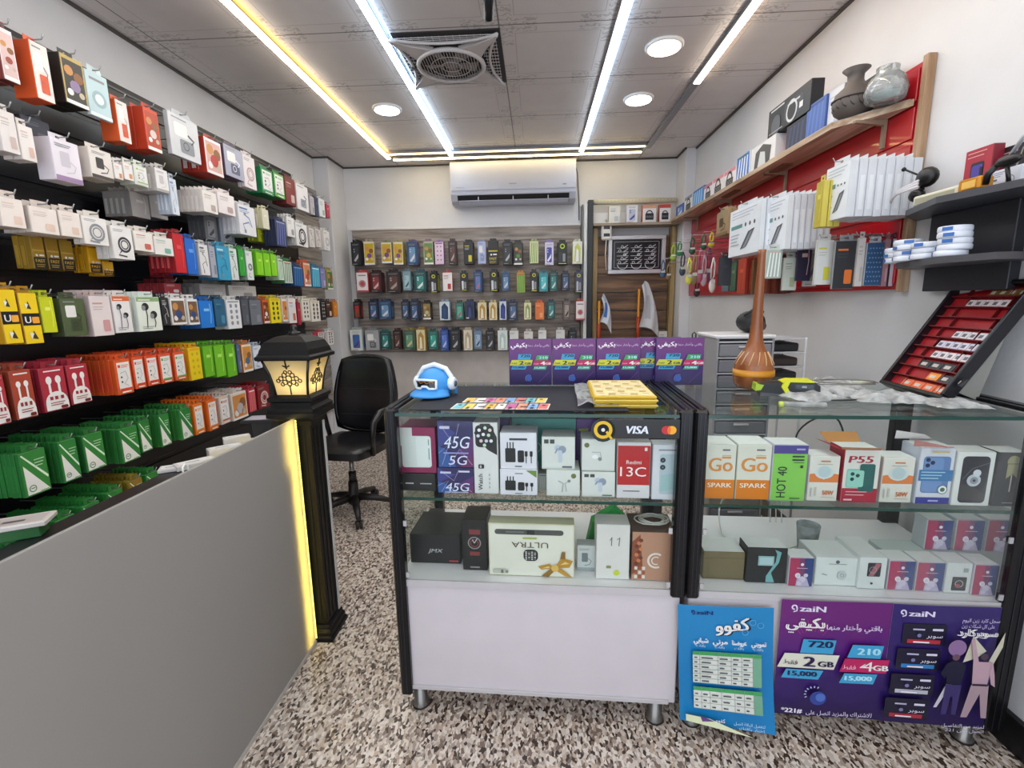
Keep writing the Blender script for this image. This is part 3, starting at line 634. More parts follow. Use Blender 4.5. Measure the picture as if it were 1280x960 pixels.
LEFT2 = [
 ('below top row', -1.66, [
  (28, 62, 149, 176, 1, .02, 'plain', ('#3a3a44', '#5a5a68', '#787886'), '#26262e', 'dark clear film pack lying askew'),
 ]),
 ('below second row', -1.67, [
  (164, 186, 242, 272, 5, .022, 'solid', ('#9b9692', '#b8b4b0', '#777'), '#8a8582', 'grey carton below the phone holder box'),
  (188, 208, 244, 273, 5, .022, 'solid', ('#a39e9a', '#bcb8b4', '#777'), '#8f8a86', 'grey carton right under the phone holder box'),
  (256, 271, 269, 300, 4, .02, 'case', ('#6a6a6c', '#8f9094', '#3a3a3c'), '#55565a', 'smoky clear pack below the white cartons'),
  (275, 292, 272, 304, 4, .02, 'case', ('#8f94a0', '#b4bac6', '#55585f'), '#6f747e', 'bluish clear pack below the pinkish cartons'),
  (322, 334, 287, 303, 3, .02, 'solid', ('#b8c42a', '#e0e86a', '#556'), '#8a9618', 'yellow-green coiled cord pack'),
 ]),
 ('below third row', -1.67, [
  (40, 56, 296, 336, 3, .02, 'fast', ('#a8842a', '#c8a23a', '#665'), '#8f6e1c', 'dull gold pack nearest the camera'),
  (59, 74, 298, 337, 3, .02, 'fast', ('#9c7a24', '#c8a23a', '#665'), '#8a681a', 'dull gold pack, second one'),
  (77, 92, 301, 338, 3, .02, 'fast', ('#a07e26', '#c8a23a', '#665'), '#8f6e1c', 'dull gold pack, third one'),
  (111, 126, 310, 341, 3, .02, 'fast', ('#eeb41c', '#f2b52a', '#665'), '#c8920f', 'bright yellow pack lettered FAST under the ring cable'),
  (128, 142, 327, 345, 3, .02, 'fast', ('#eeb41c', '#f2b52a', '#665'), '#c8920f', 'bright yellow pack lettered FAST under the coil'),
  (203, 215, 322, 347, 3, .02, 'solid', ('#8f141c', '#b03038', '#600'), '#6e0e14', 'dark red pouch under the short white boxes'),
 ]),
 ('above fourth row', -1.66, [
  (206, 226, 354, 367, 4, .03, 'plain', ('#a83a40', '#e0dcd8', '#b8b0ac'), '#8a2a30', 'flat red and white box'),
  (250, 282, 355, 371, 4, .03, 'plain', ('#b8b4b0', '#d0ccc8', '#8a8682'), '#8f8b88', 'flat grey-white box'),
  (286, 320, 357, 372, 4, .03, 'plain', ('#d4d0cb', '#9a9692', '#8a8682'), '#a8a4a0', 'flat white box with faint print'),
 ]),
]
XF = -1.575
for row, XF, items in [(r, XF, i) for r, i in LEFT]+LEFT2:
    prev = -9
    for i, (u0, u1, v0, v1, n, t, st, cols, side, desc) in enumerate(items):
        um = (u0+u1)/2; y0, y1 = at(u0, (v0+v1)/2, X=XF).y, at(u1, (v0+v1)/2, X=XF).y
        y0 = max(y0, prev+.004); w = y1-y0
        if w < .02: print('SKIP', desc); continue
        prev = y1; zt, zb = at(um, v0, X=XF).z, at(um, v1, X=XF).z; h = zt-zb; ym = (y0+y1)/2
        n = min(n, int((XF-XL-.03)/(t+.002))); nm = kind_of(st)
        gr = ('packs in the %s of the left wall' if 'row' in row.split()[-1:] and row.split()[0] not in ('below', 'above') else 'packs tucked %s on the left wall') % row
        front = product(nm, 'pack', '%s, %s of the left wall' % (desc, row), w, h, t, side, st, cols, (XF, ym, zb), math.pi/2, gr)
        g2 = 'spines behind the %s, %s' % (desc, row)
        for k in range(1, n):
            o = plain_pack(nm, w, h, t, side, cols[1] if st in ('window', 'solid', 'dots') else cols[0])
            o.location = (XF-k*(t+.002), ym+random.uniform(-.002, .002), zb+random.uniform(-.0012, .0012)); o.rotation_euler.z = math.pi/2
            lab = 'pack seen edge-on behind the ' + desc
            tag(o, ' '.join(lab.split()[:16]), 'pack', g2)
        board = bd if ym < 3.7 else bg_
        m = MB(); X0 = XL+.023
        for dx in (0,):
            lx = board.location
            m.tube([(X0-lx.x, ym-lx.y, zt+.010), (XF+.016-lx.x, ym-lx.y, zt+.010), (XF+.024-lx.x, ym-lx.y, zt+.024)], .0022, HOOK, 6)
        m.build('peg_hook', board)
# ------------------------------------------------------------------ back wall
GB = woodmat('weathered_oak_laminate', '#6c6058', '#958980', '#b0a498', 0, 2.5)
YBD = 4.42
b_ = thing('back_slatwall_board', 'wide weathered oak slatted board on the back wall under the air conditioner', 'display board', (-.63, YBD-.003, 0))
m = MB(); m.box(-1.04, 0, .80, 1.03, .038, 1.905, GB); m.build('panel', b_)
m = MB()
for i in range(10): m.box(-1.04, -.006, .80+i*.11, 1.03, 0, .80+i*.11+.098, GB, .002)
m.build('slats', b_)
m = MB(); m.box(-1.05, -.008, 1.905, 1.03, .04, 1.925, M('#dcd8d4', .4), .002); m.build('top_trim', b_)
m = MB(); m.box(-.63-1.04, 4.43, .06, -.63+1.04, YB, .79, M('#c9c2bd', .5))
o = m.build('wall_skirting_panel'); tag(o, 'pale plain panel under the oak slatted board at the back', 'panel')
NAV = ('case', ('#1f2838', '#4c6a92', '#c9b9c4')); YEL = ('photo', ('#d8d2bc', '#c9a820', '#7a4a8a')); BRG = ('ringtop', ('#1a1a1c', '#d8d22a', '#cfd2d6'))
BLU = ('case', ('#2a4a6e', '#6a93b4', '#e0d4d8')); GLD = ('arch', ('#ded2aa', '#b9913e', '#efe6cc')); DRK = ('case', ('#1a1a1c', '#35353a', '#b8b8b8')); BRN = ('case', ('#2a1c1a', '#5a3a34', '#a99a94'))
TEA = ('case', ('#1e4a48', '#3a8a84', '#d8e6e2')); WHT = ('spot', ('#e6dedd', '#c0454a', '#a98a8a'))
BACK = [
 ('top row', 302, 331, [
  (438, 450, DRK, '#161618', 'black case pack with grey print'), (454, 467, YEL, '#a8a088', 'white pack with a big yellow blob'), (476, 489, YEL, '#8a8a6a', 'yellow and violet picture pack'), (491, 503, YEL, '#a09a70', 'yellow picture pack with green edge'),
  (508, 521, BLU, '#5a4a6a', 'teal and violet case pack'), (529, 541, ('photo', ('#a8b09a', '#6a8a4a', '#c8a84a')), '#8a6a7a', 'muddled green and pink pack'), (543, 554, ('dots', ('#e2c9dc', '#8a4a9a', '#b07a8a')), '#9a7aa8', 'pale pink pack with a purple header'),
  (560, 570, BRN, '#4a342c', 'brown framed case pack'), (579, 591, ('plain', ('#18181a', '#d8c830', '#cfd2d6')), '#101012', 'black pack with a yellow foot'), (597, 607, ('blister', ('#a8b4d8', '#8a94b8', '#e8ecff')), '#8a94b8', 'bluish clear pouch hanging askew'),
  (610, 622, ('fast', ('#1c1c14', '#c9b930', '#888')), '#141410', 'wide black pack with a yellow foot'), (628, 640, DRK, '#26262a', 'dark grey boxed case pack'), (642, 653, ('photo', ('#26281e', '#3a3c34', '#5a8a3a')), '#1c1e18', 'black and green pack'),
  (662, 673, ('stripe', ('#d9d9a8', '#6aa04a', '#b8c890')), '#a8b878', 'cream pack with two green stripes'), (681, 692, ('case', ('#d8d0e4', '#4a4a9a', '#e8e8f4')), '#8a7ab8', 'white and violet pack'), (697, 709, ('ringtop', ('#17181c', '#c8e02a', '#2c3038')), '#101114', 'black pack with a lime ring'),
  (716, 728, ('arch', ('#e6e6da', '#c8d060', '#eef')), '#c8c8b4', 'white pack with a yellow-green arch')]),
 ('second row', 340, 365, [
  (445, 459, WHT, '#c94a4a', 'white pack with a red round emblem'), (462, 476, ('case', ('#3a1c1e', '#8a3a40', '#d8b8b0')), '#2a1416', 'dark red case pack'), (482, 500, BRN, '#241614', 'wide dark brown case pack'), (503, 513, ('case', ('#7fa0a8', '#a8c4c8', '#3a5a60')), '#5f8088', 'pale teal slim pack'),
  (517, 532, TEA, '#2a4a5a', 'dark teal case pack'), (537, 546, BRG, '#141416', 'black pack with a yellow ring'), (553, 565, ('plain', ('#e9e2e0', '#b83a3a', '#777')), '#b8443a', 'white pack with a red foot'), (575, 584, BRG, '#1a1a1a', 'black pack with a pale ring'),
  (592, 602, ('case', ('#27406a', '#5a7ab0', '#c06a7a')), '#1e3050', 'blue and red case pack'), (612, 622, BRG, '#1a1a1c', 'black and grey ring pack'), (627, 637, BLU, '#345a80', 'steel blue case pack'), (646, 656, ('stripe', ('#8ab048', '#5a8a2a', '#c8402a')), '#c87a1a', 'green pack with orange rims'),
  (663, 672, BRG, '#23252c', 'slate pack with a yellow ring'), (674, 685, ('case', ('#1f8f98', '#5ac0c8', '#e8f8f8')), '#17707a', 'bright turquoise pack with white foot'), (687, 697, TEA, '#1a3430', 'dark green case pack'), (702, 712, NAV, '#20283c', 'navy case pack with a red rim'), (719, 728, ('ringtop', ('#3c4256', '#d8d84a', '#b8bcc8')), '#2a2e3e', 'last slate ring pack')]),
 ('third row', 377, 400, [
  (441, 450, ('case', ('#1c1614', '#a8302a', '#3a5a34')), '#141010', 'black pack with a red figure'), (460, 472, NAV, '#232038', 'navy and rose case pack'), (473, 488, BLU, '#2c3a50', 'wide blue-grey case pack'), (501, 511, NAV, '#2a2440', 'navy pack left of its twin'), (512, 523, NAV, '#2c3048', 'navy pack right of its twin'),
  (528, 538, ('photo', ('#241f18', '#8a7a4a', '#c8b88a')), '#18140e', 'black and dull gold pack'), (549, 562, ('arch', ('#cfd8dc', '#1f3a5e', '#2c4a7a')), '#8fa0aa', 'white pack with a navy curve'), (569, 579, ('case', ('#2a6a5e', '#5ab098', '#c0405a')), '#1e4a42', 'teal and crimson case pack'), (581, 593, ('arch', ('#223056', '#141c38', '#3a4a80')), '#1a2444', 'deep navy phone case'),
  (597, 608, GLD, '#b8a878', 'gold case pack with cream card'), (611, 621, GLD, '#c0b080', 'pale gold case pack'), (624, 633, ('arch', ('#c8d4dc', '#22307a', '#3a4a9a')), '#22307a', 'royal blue case pack with white corner'), (635, 647, NAV, '#2a2450', 'indigo case pack'), (655, 664, ('arch', ('#e0d8b0', '#8fa05a', '#efe8d0')), '#a8a878', 'slanting cream pack'),
  (669, 680, ('plain', ('#e27a3c', '#f0a870', '#c0502a')), '#c25a22', 'bright orange pack'), (684, 694, TEA, '#1c3a44', 'dark cyan case pack with pink foot'), (704, 713, ('case', ('#6a5a54', '#a89a90', '#3a2c28')), '#4a3c38', 'brown-grey case pack'), (720, 731, WHT, '#c8443e', 'white pack with a dark red circle')]),
 ('bottom row', 413, 438, [
  (437, 452, ('case', ('#d6d8d0', '#3a6aa8', '#5a3a7a')), '#a8b0b0', 'white pack with a blue case'), (456, 473, ('blister', ('#a8a8aa', '#6a6a6e', '#dadadc')), '#88888c', 'bunched clear bags'), (475, 487, TEA, '#2a6a60', 'teal pack with an orange spot'), (491, 501, BRN, '#3a2018', 'dark brown pack with white dots'),
  (504, 518, ('case', ('#3a5a4a', '#6a9a80', '#d8c890')), '#8a7a3a', 'dark green pack with gold rim'), (520, 531, GLD, '#a88a3a', 'narrow gold pack'), (535, 547, ('case', ('#1f6a60', '#3aa898', '#d8ece8')), '#175048', 'emerald case pack with white foot'), (550, 560, ('case', ('#2a4a9a', '#5a7ac8', '#c8d8f0')), '#20386e', 'bright blue case pack'),
  (562, 575, DRK, '#18181a', 'black case pack with white strip'), (579, 590, ('arch', ('#ddd2bc', '#b8a888', '#efe8d8')), '#b8ac94', 'cream case pack'), (592, 602, ('case', ('#6a84a0', '#a8bcd0', '#3a4a60')), '#506680', 'blue-grey phone case'), (607, 618, DRK, '#141416', 'black case with a white swoosh'), (622, 634, ('arch', ('#dfe6e4', '#b8d0c8', '#eef4f2')), '#bcc8c4', 'pale white and green case'),
  (637, 648, ('coil', ('#dcdcd8', '#aaa', '#9a9a98')), '#b8b8b4', 'first white card above the purple posters'), (655, 666, ('coil', ('#e0dcd4', '#aaa', '#a09a90')), '#b8b4ac', 'second white card above the purple posters'), (673, 683, ('coil', ('#e2e0dc', '#aaa', '#9a9a98')), '#b8b8b4', 'third white card above the purple posters'), (695, 706, ('coil', ('#dcdcd8', '#aaa', '#888')), '#b8b8b4', 'fourth white card above the purple posters'), (711, 721, DRK, '#2a3436', 'dark card at the right end')]),
]
YF = 4.27
for row, v0, v1, items in BACK:
    prev = -9
    for i, (u0, u1, (st, cols), side, desc) in enumerate(items):
        vv0 = v0+random.uniform(-1, 1.5); vv1 = v1+random.uniform(-2, 1)
        x0, x1 = at(u0, vv0, Y=YF).x, at(u1, vv0, Y=YF).x; x0 = max(x0, prev+.003); prev = x1
        zt, zb = at((u0+u1)/2, vv0, Y=YF).z, at((u0+u1)/2, vv1, Y=YF).z; t = .018; xm = (x0+x1)/2
        gr = 'case packs hanging in the %s of the back wall' % row
        product('phone_case_pack', 'phone case pack', '%s, %s of the back wall' % (desc, row), x1-x0, zt-zb, t, side, st, cols, (xm, YF, zb), 0, gr)
        n = (i*5+len(row)) % 4+1
        for k in range(1, n+1):
            o = plain_pack('phone_case_pack', x1-x0, zt-zb, t, side, cols[1])
            o.location = (xm+random.uniform(-.004, .004), YF+k*.021, zb+random.uniform(-.0012, .0012))
            tag(o, ' '.join(('case pack hidden behind the '+desc).split()[:16]), 'phone case pack', 'packs behind the %s, %s' % (desc, row))
        m = MB(); L = b_.location
        m.tube([(xm-L.x, -.006, zt+.010), (xm-L.x, YF-.016-L.y, zt+.010), (xm-L.x, YF-.024-L.y, zt+.024)], .0022, HOOK, 6); m.build('peg_hook', b_)

# air conditioner
AC = M('#b9bac4', .35, noise=.02); AC2 = M('#b4b6c2', .35, noise=.02)
a = thing('air_conditioner', 'white split air conditioner high on the back wall', 'air conditioner', (-.19, YB-.002, 2.09))
prof = [(0, 0), (-.13, 0), (-.165, .02), (-.195, .07), (-.205, .15), (-.205, .30), (-.19, .335), (0, .345)]
m = MB(); m.prism(prof, 'x', -.535, .535, AC); m.build('housing', a)
m = MB(); m.prism([(-.207, .1), (-.209, .15), (-.209, .31), (-.206, .31), (-.206, .15), (-.204, .1)], 'x', -.528, .528, AC2); m.build('front_panel', a)
m = MB(); m.prism([(-.13, -.001), (-.166, .019), (-.192, .062), (-.18, .066), (-.15, .03), (-.13, .01)], 'x', -.48, .48, M('#15161a', .4))
m.build('air_outlet', a)
m = MB(); m.prism([(-.150, -.006), (-.182, .022), (-.184, .018), (-.153, -.010)], 'x', -.475, .475, AC2)
for x in (-.3, 0, .3): m.box(x-.004, -.185, .02, x+.004, -.172, .05, AC2)
m.build('louver', a)
m = MB(); c = Card(m, (-.528, -.2095, .1), (1, 0, 0), (0, 0, 1), 1.056, .2); c.rect(.47, .2, .53, .25, '#8d8f96'); c.rect(.04, .1, .1, .13, '#8d8f96'); c.rect(.9, .12, .93, .17, '#7c7e88'); m.build('badge', a)
m = MB(); m.tube([(.545, -.05, .3), (.56, -.04, .25), (.575, -.02, .05), (.58, -.012, -.14)], .004, M('#4a4a4c', .5)); m.build('cable', a)

# black and white post right of the slatted board
m = MB(); m.box(.42, 4.3, .05, .45, YB, 2.07, M('#dcdcd8', .4), .003); m.box(.405, 4.36, .05, .42, YB, 2.07, M('#77726e', .4)); m.box(.45, 4.27, .05, .495, YB, 2.09, BK, .003)
o = m.build('partition_post'); tag(o, 'black post with a white edge between slatted board and planks', 'post')

# plank wall unit
WD = woodmat('stained_planks', '#4a3628', '#6b4f3a', '#8a6a4c', 0, 2.2); WP = woodmat('gilt_post_wood', '#7a6440', '#9c8358', '#b89c6a', 2, 2.2)
pl = thing('plank_display_unit', 'brown wooden plank unit on the back wall beside the black post', 'wall unit', (.86, 4.40, 0))
m = MB()
for i in range(10): m.box(-.315, 0, .16+i*.165, .32, .02, .16+i*.165+.158, WD, .003)
m.build('planks', pl)
for x in (-.335, .345):
    m = MB(); m.box(x-.02, -.05, .05, x+.022, .05, 1.87, WP, .003); m.build('upright', pl)
m = MB(); m.box(-.36, -.14, 1.875, .37, .05, 1.895, woodmat('shelf_wood', '#8a7a64', '#a39480', '#b5a894', 0)); m.build('top_shelf', pl)
m = MB(); m.box(-.36, -.02, 1.895, .37, .03, 2.0, M('#e4e2de', .4)); m.build('backing', pl)
m = MB(); m.tube([(-.352, -.02, 2.09), (.36, -.02, 2.09)], .022, M('#d9cfb4', .6), 10)
for i in range(24): m.tube([(-.35+i*.03, -.02, 2.112), (-.35+i*.03, -.045, 2.09)], .003, M('#b8ab88', .6), 5)
m.build('rolled_trim', pl)

def atb(u0, u1, v0, v1, Y): 
    p, q, r = at(u0, (v0+v1)/2, Y=Y), at(u1, (v0+v1)/2, Y=Y), at((u0+u1)/2, v0, Y=Y); s = at((u0+u1)/2, v1, Y=Y)
    return p.x, q.x, s.z, r.z
for u0, u1, st, cols, side, desc in ((761, 775, 'plain', ('#e6e4da', '#b9c3c8', '#3c4a5a'), '#cfc8a8', 'white box with a small figure'), (783, 797, 'case', ('#e8e8ec', '#c4c8d8', '#4a4f9a'), '#d4d4d8', 'white box with violet foot'),
                          (803, 820, 'lock', ('#e8e2e0', '#d8a080', '#1c1c1e'), '#c0502e', 'padlock box with red foot'), (824, 838, 'lock', ('#e8e2e0', '#c84a3a', '#1c1c1e'), '#c0502e', 'padlock box nearest the corner')):
    x0, x1, zb, zt = atb(u0, u1, 253, 276, 4.30)
    product('boxed_gadget', 'box', desc+' on the shelf above the framed picture', x1-x0, .145, .05, side, st, cols, ((x0+x1)/2, 4.29, 1.896), 0, 'boxes over the plank unit', tab=False)

# framed calligraphy
x0, x1, zb, zt = atb(760, 832, 294, 342, 4.36)
fr = thing('framed_picture', 'silver framed black panel of white calligraphy on the planks', 'picture', ((x0+x1)/2, 4.375, zb)); w, h = x1-x0, zt-zb; SV = M('#c9c9cc', .3, .4)
m = MB()
for a0, a1, c0, c1 in ((-w/2, w/2, 0, .035), (-w/2, w/2, h-.035, h), (-w/2, -w/2+.035, .035, h-.035), (w/2-.035, w/2, .035, h-.035)): m.box(a0, -.022, c0, a1, .02, c1, SV, .004)
m.build('frame', fr)
m = MB(); m.box(-w/2+.02, -.004, .02, w/2-.02, .012, h-.02, M('#0d0d12', .2)); c = Card(m, (-w/2+.035, -.0045, .035), (1, 0, 0), (0, 0, 1), w-.07, h-.07)
for r, t in ((.06, .012),):
    c.line([(.05, .07), (.95, .07)], t, '#8f9096', 1); c.line([(.05, .93), (.95, .93)], t, '#8f9096', 1); c.line([(.05, .07), (.05, .93)], t, '#8f9096', 1); c.line([(.95, .07), (.95, .93)], t, '#8f9096', 1)
for j, a in enumerate((.12, .4, .68)):
    for i in range(5): c.rrect(a-.02, .2+i*.13, a+.22, .2+i*.13+.014, .01, '#cfcfd4', 2); c.ring(a+.04+.05*(i % 3), .245+i*.13, .03, .01, '#d8d8dc', 8, 3); c.line([(a+.12, .22+i*.13), (a+.2, .30+i*.13)], .012, '#d8d8dc', 4)
    c.ring(a+.1, .2, .11, .012, '#d8d8dc', 16, 5, 3.3, 6.1)
m.build('calligraphy_panel', fr)
# small white hanging gadget
x0, x1, zb, zt = atb(752, 765, 278, 300, 4.28)
g = thing('hanging_gadget', 'small white gadget with two dark windows hung left of the framed picture', 'gadget', ((x0+x1)/2, 4.3, zb)); w = x1-x0; h = zt-zb
m = MB(); m.box(-w/2, -.02, 0, w/2, .02, h, M('#e6e4da', .35), .012); m.build('body', g)
for z in (.2, .62):
    m = MB(); m.box(-w*.3, -.022, h*z, w*.3, -.019, h*(z+.18), K_ and M('#141418', .2), .001); m.build('window', g)
m = MB(); m.tube([(0, .0, 0), (-.006, .0, -.12), (.004, 0, -.25)], .004, M('#e6e4da', .4)); m.build('cord', g)
m = MB(); m.tube([(0, 0, h), (0, .03, h+.03), (0, .1, h+.03)], .0025, HOOK); m.build('wall_hook', g)
# two table flags on their sticks
for u, vt, desc, cols, big in ((749, 376, 'rolled white and blue cloth on an orange stick', ('#d9dde6', '#3f74b8'), .10), (799, 361, 'white plastic bag slung over an orange stick', ('#d3d3d6', '#b8b8be'), .17)):
    p = at(u, vt, Y=4.30); g = thing('stick_with_cloth', desc+', standing against the planks', 'flag', (p.x, 4.30, .80))
    H_ = p.z-.80; m = MB(); m.tube([(0, 0, 0), (0, .0, H_)], .011, M('#d88a1c', .4), 10); m.build('stick', g)
    m = MB(); m.tube([(0, 0, .05), (0, .0, H_*.55)], .019, M('#a8401f', .45), 10); m.build('grip', g)
    m = MB(); vs = []; nx, nz = 8, 10
    for j in range(nz+1):
        for i in range(nx+1):
            a, b2 = i/nx, j/nz; wd = big*(.35+.75*b2)
            vs.append((.015+a*wd+.02*math.sin(b2*4), -.03-.022*math.sin(a*9+b2*3), H_*1.05-b2*.30*(big/.14)-a*.10*b2+.04*math.sin(a*3.1)))
    fs = [(j*(nx+1)+i, j*(nx+1)+i+1, (j+1)*(nx+1)+i+1, (j+1)*(nx+1)+i) for j in range(nz) for i in range(nx)]
    m.add(vs, fs, M(cols[0], .6), True); m.add([(x, y-.004, z) for x, y, z in vs], [f for k, f in enumerate(fs) if k % nx in (2, 3) and k//nx in (3, 4, 5, 6, 7)], M(cols[1], .6), True); m.build('cloth', g)
st_ = MB(); st_.box(.51, 4.05, .74, 1.2, 4.34, .80, M('#6b5a48', .5), .004); st_.box(.56, 4.1, 0, .60, 4.33, .74, M('#5a4a3c', .5)); st_.box(1.10, 4.1, 0, 1.14, 4.33, .74, M('#5a4a3c', .5))
o = st_.build('back_ledge'); tag(o, 'low brown ledge under the plank unit behind the counter', 'ledge')
x0, x1, zb, zt = atb(820, 832, 405, 424, 4.28)
product('boxed_gadget', 'box', 'small white carton on the ledge right of the white bag', .07, .17, .05, '#c9c6c0', 'plain', ('#d6d3ce', '#8a8a8a', '#777'), ((x0+x1)/2, 4.2, .80), 0, tab=False)
# ------------------------------------------------------------------ ceiling things
AL = M('#8f9095', .3, .6); 
def strip(x, y0, y1, cols, lab, glow, second=True, lit=None):
    g = thing('light_strip', lab, 'light', (x, (y0+y1)/2, ZC), 0, 'long ceiling light strips'); L = (y1-y0)/2
    m = MB(); m.box(-.022, -L, -.022, .022, L, -.0, AL, .003); m.build('channel', g)
    l0, l1 = lit or (y0, y1)
    m = MB(); m.box(-.017, l0-(y0+y1)/2, -.030, .017, l1-(y0+y1)/2, -.0225, EM(cols, glow), .002); m.build('diffuser', g)
    if second:
        m = MB(); m.box(.026, l0-(y0+y1)/2, -.006, .031, l1-(y0+y1)/2, -.001, EM(second, glow*.5)); m.build('side_glow', g)
    return g
strip(-1.215, .3, 4.15, '#fff3df', 'warm white light strip along the left of the ceiling', SG, '#ffb648')
strip(-.686, .3, 4.12, '#dff0ff', 'cool white light strip left of the ceiling fan grille', SG, '#9fd0ff')
strip(.376, .3, 4.12, '#dff0ff', 'cool white light strip right of the ceiling fan grille', SG, '#9fd0ff')
strip(.907, .3, 4.12, '#fff0da', 'light strip nearest the right wall, its far half unlit', SG, '#ffb648', lit=(.3, 2.95))
for y, s in ((4.20, .011), (4.05, .004)):
    g = thing('cross_light_strip', 'warm light strip across the ceiling %s' % ('close to the back wall' if y > 4.1 else 'just in front of the one by the back wall'), 'light', (-.16, y, ZC), 0)
    m = MB(); m.box(-1.04, -.02, -.02, 1.04, .02, 0, AL, .003); m.build('channel', g)
    m = MB(); m.box(-1.03, -s, -.028, 1.03, s, -.0205, EM('#ffe2a0', SG*(.9 if y > 4.1 else .35)), .002); m.build('diffuser', g)
for (x, y), c, d in (((-.93, 3.20), '#d5ecff', 'cool white round downlight left of the fan grille'), ((.635, 3.19), '#d9efff', 'cool white round downlight, second from the back on the right'), ((.63, 2.58), '#ffe3c0', 'warm white round downlight nearest the camera on the right')):
    g = thing('round_downlight', d, 'light', (x, y, ZC), 0, 'round ceiling downlights')
    m = MB(); m.lathe([(.075, 0), (.092, 0), (.092, -.008), (.084, -.014), (.075, -.012)], M('#e8e4e0', .4), 28); m.build('rim', g)
    m = MB(); m.lathe([(.0, -.002), (.078, -.002), (.076, -.016), (0, -.018)], EM(c, 12), 28); m.build('diffuser', g)
# fan grille
FG = M('#c4bebc', .45, noise=.03); FD = M('#2e2b2c', .7)
g = thing('ceiling_fan_grille', 'square ceiling fan with a round grille set in the tiles', 'ceiling fan', (-.42, 2.63, ZC)); hw = .265
m = MB(); m.box(-hw, -hw, -.004, hw, hw, 0, FD); m.build('dark_recess', g)
m = MB()
cc = []
for q in range(4):  # four curved arms from the ring to the corners
    a0 = math.pi/4+q*math.pi/2
    C0 = Vector((math.cos(a0), math.sin(a0)))*hw*1.38
    nq = Vector((-math.sin(a0), math.cos(a0)))
    pts = [C0*.98+nq*.004, C0*.98-nq*.004, C0*.66-nq*.03, Vector((math.cos(a0-.42), math.sin(a0-.42)))*.165, Vector((math.cos(a0), math.sin(a0)))*.165, Vector((math.cos(a0+.42), math.sin(a0+.42)))*.165, C0*.66+nq*.03]
    m.prism([(p.x, p.y) for p in pts], 'z', -.03, -.012, FG); m.build('corner_arm', g); m = MB()
m = MB(); m.tube([(.165*math.cos(w*.2094), .165*math.sin(w*.2094), -.03) for w in range(30)], .011, FG, 8, closed=True); m.build('ring', g)
m = MB()
for s in ((-1, 0), (1, 0), (0, -1), (0, 1)):
    pts = []
    for i in range(13):
        t = -1+i/6; bow = .055*(1-t*t)
        pts.append((s[0]*(hw-.012-bow)+(t*(hw-.01) if s[0] == 0 else 0), s[1]*(hw-.012-bow)+(t*(hw-.01) if s[1] == 0 else 0), -.02))
    m.tube(pts, .007, FG, 6)
m.build('curved_frame', g)
m = MB()
for i in range(-11, 12):
    x = i*.0138; hh = math.sqrt(max(0, .158**2-x*x)); m.box(x-.0012, -hh, -.036, x+.0012, hh, -.032, M('#b8b2b0', .5))
for r in (.05, .1): m.tube([(r*math.cos(w*.2618), r*math.sin(w*.2618), -.034) for w in range(24)], .0018, FG, 5, closed=True)
m.build('round_grille', g)
m = MB()
for s in (-1, 1):
    for i in range(16):
        x = -.24+i*.032; e = .20-.03
        if abs(x) < .24: 
            r2 = math.sqrt(max(0, .178**2-x*x)); y0 = max(r2, .0); m.box(x-.001, s*max(y0, .06), -.014, x+.001, s*(hw-.02), -.011, FG)
            m.box(s*max(y0, .06), x-.001, -.014, s*(hw-.02), x+.001, -.011, FG)
    for k in range(5):
        m.box(-.24, s*(.185+k*.014)-.001, -.0145, .24, s*(.185+k*.014)+.001, -.0115, FG); m.box(s*(.185+k*.014)-.001, -.24, -.0145, s*(.185+k*.014)+.001, .24, -.0115, FG)
m.build('side_grilles', g)
m = MB()
for q in range(5):
    a0 = q*1.2566; m.add([(.03*math.cos(a0), .03*math.sin(a0), -.018), (.14*math.cos(a0+.1), .14*math.sin(a0+.1), -.008), (.14*math.cos(a0+.65), .14*math.sin(a0+.65), -.022), (.03*math.cos(a0+.9), .03*math.sin(a0+.9), -.024)], [(0, 1, 2, 3)], M('#8c8684', .4))
m.lathe([(0, -.03), (.032, -.03), (.036, -.01), (0, -.01)], M('#8c8684', .4), 16); m.build('fan_blades', g)
m = MB(); m.box(-.03, -.006, -.006, .03, .006, .006, AL, .003, Matrix.Translation((-.19, .02, -.03)) @ Matrix.Rotation(.9, 4, 'Z')); m.build('metal_clip', g)
# security camera hanging from above
p = at(612, 6, Z=2.36)
g = thing('security_camera', 'black tube hanging from the ceiling at the top edge of the photo', 'camera', (p.x, p.y, ZC))
m = MB(); m.lathe([(0, 0), (.03, 0), (.03, -.012), (.012, -.02), (.012, -.05), (0, -.05)], BK, 16); m.build('mount', g)
m = MB(); m.tube([(.0, -.02, -.05), (-.012, .085, -.10)], .02, M('#12161c', .3), 16); m.tube([(-.012, .085, -.10), (-.0125, .088, -.102)], .015, M('#0a1a2a', .1), 14); m.build('barrel', g)
# ------------------------------------------------------------------ right wall
RED = M('#b3101e', .3, noise=.08, coat=.3)
rb = thing('red_slatwall_board', 'glossy red slatted board with a wooden edge on the right wall', 'display board', (XR-.002, 3.0, 0))
m = MB(); m.box(-.018, -1.2, 1.27, 0, 1.18, 2.02, RED, .002); m.build('panel', rb)
m = MB()
for i in range(6): m.box(-.024, -1.18, 1.29+i*.122, -.018, 1.17, 1.29+i*.122+.104, RED, .002)
m.build('slats', rb)
m = MB(); m.box(-.03, -1.222, 1.26, 0, -1.2, 2.03, woodmat('edge_wood', '#8a6a4c', '#a8886a', '#c0a488', 2), .002); m.build('edge_strip', rb)
SHW = woodmat('whitewashed_shelf_wood', '#8c7158', '#b39a80', '#cdbba6', 1, 2.6)
sh = thing('long_wall_shelf', 'long wooden shelf high on the right wall above the red board', 'shelf', (XR-.002, 3.0, 1.885))
sh_f = 1.145-XR
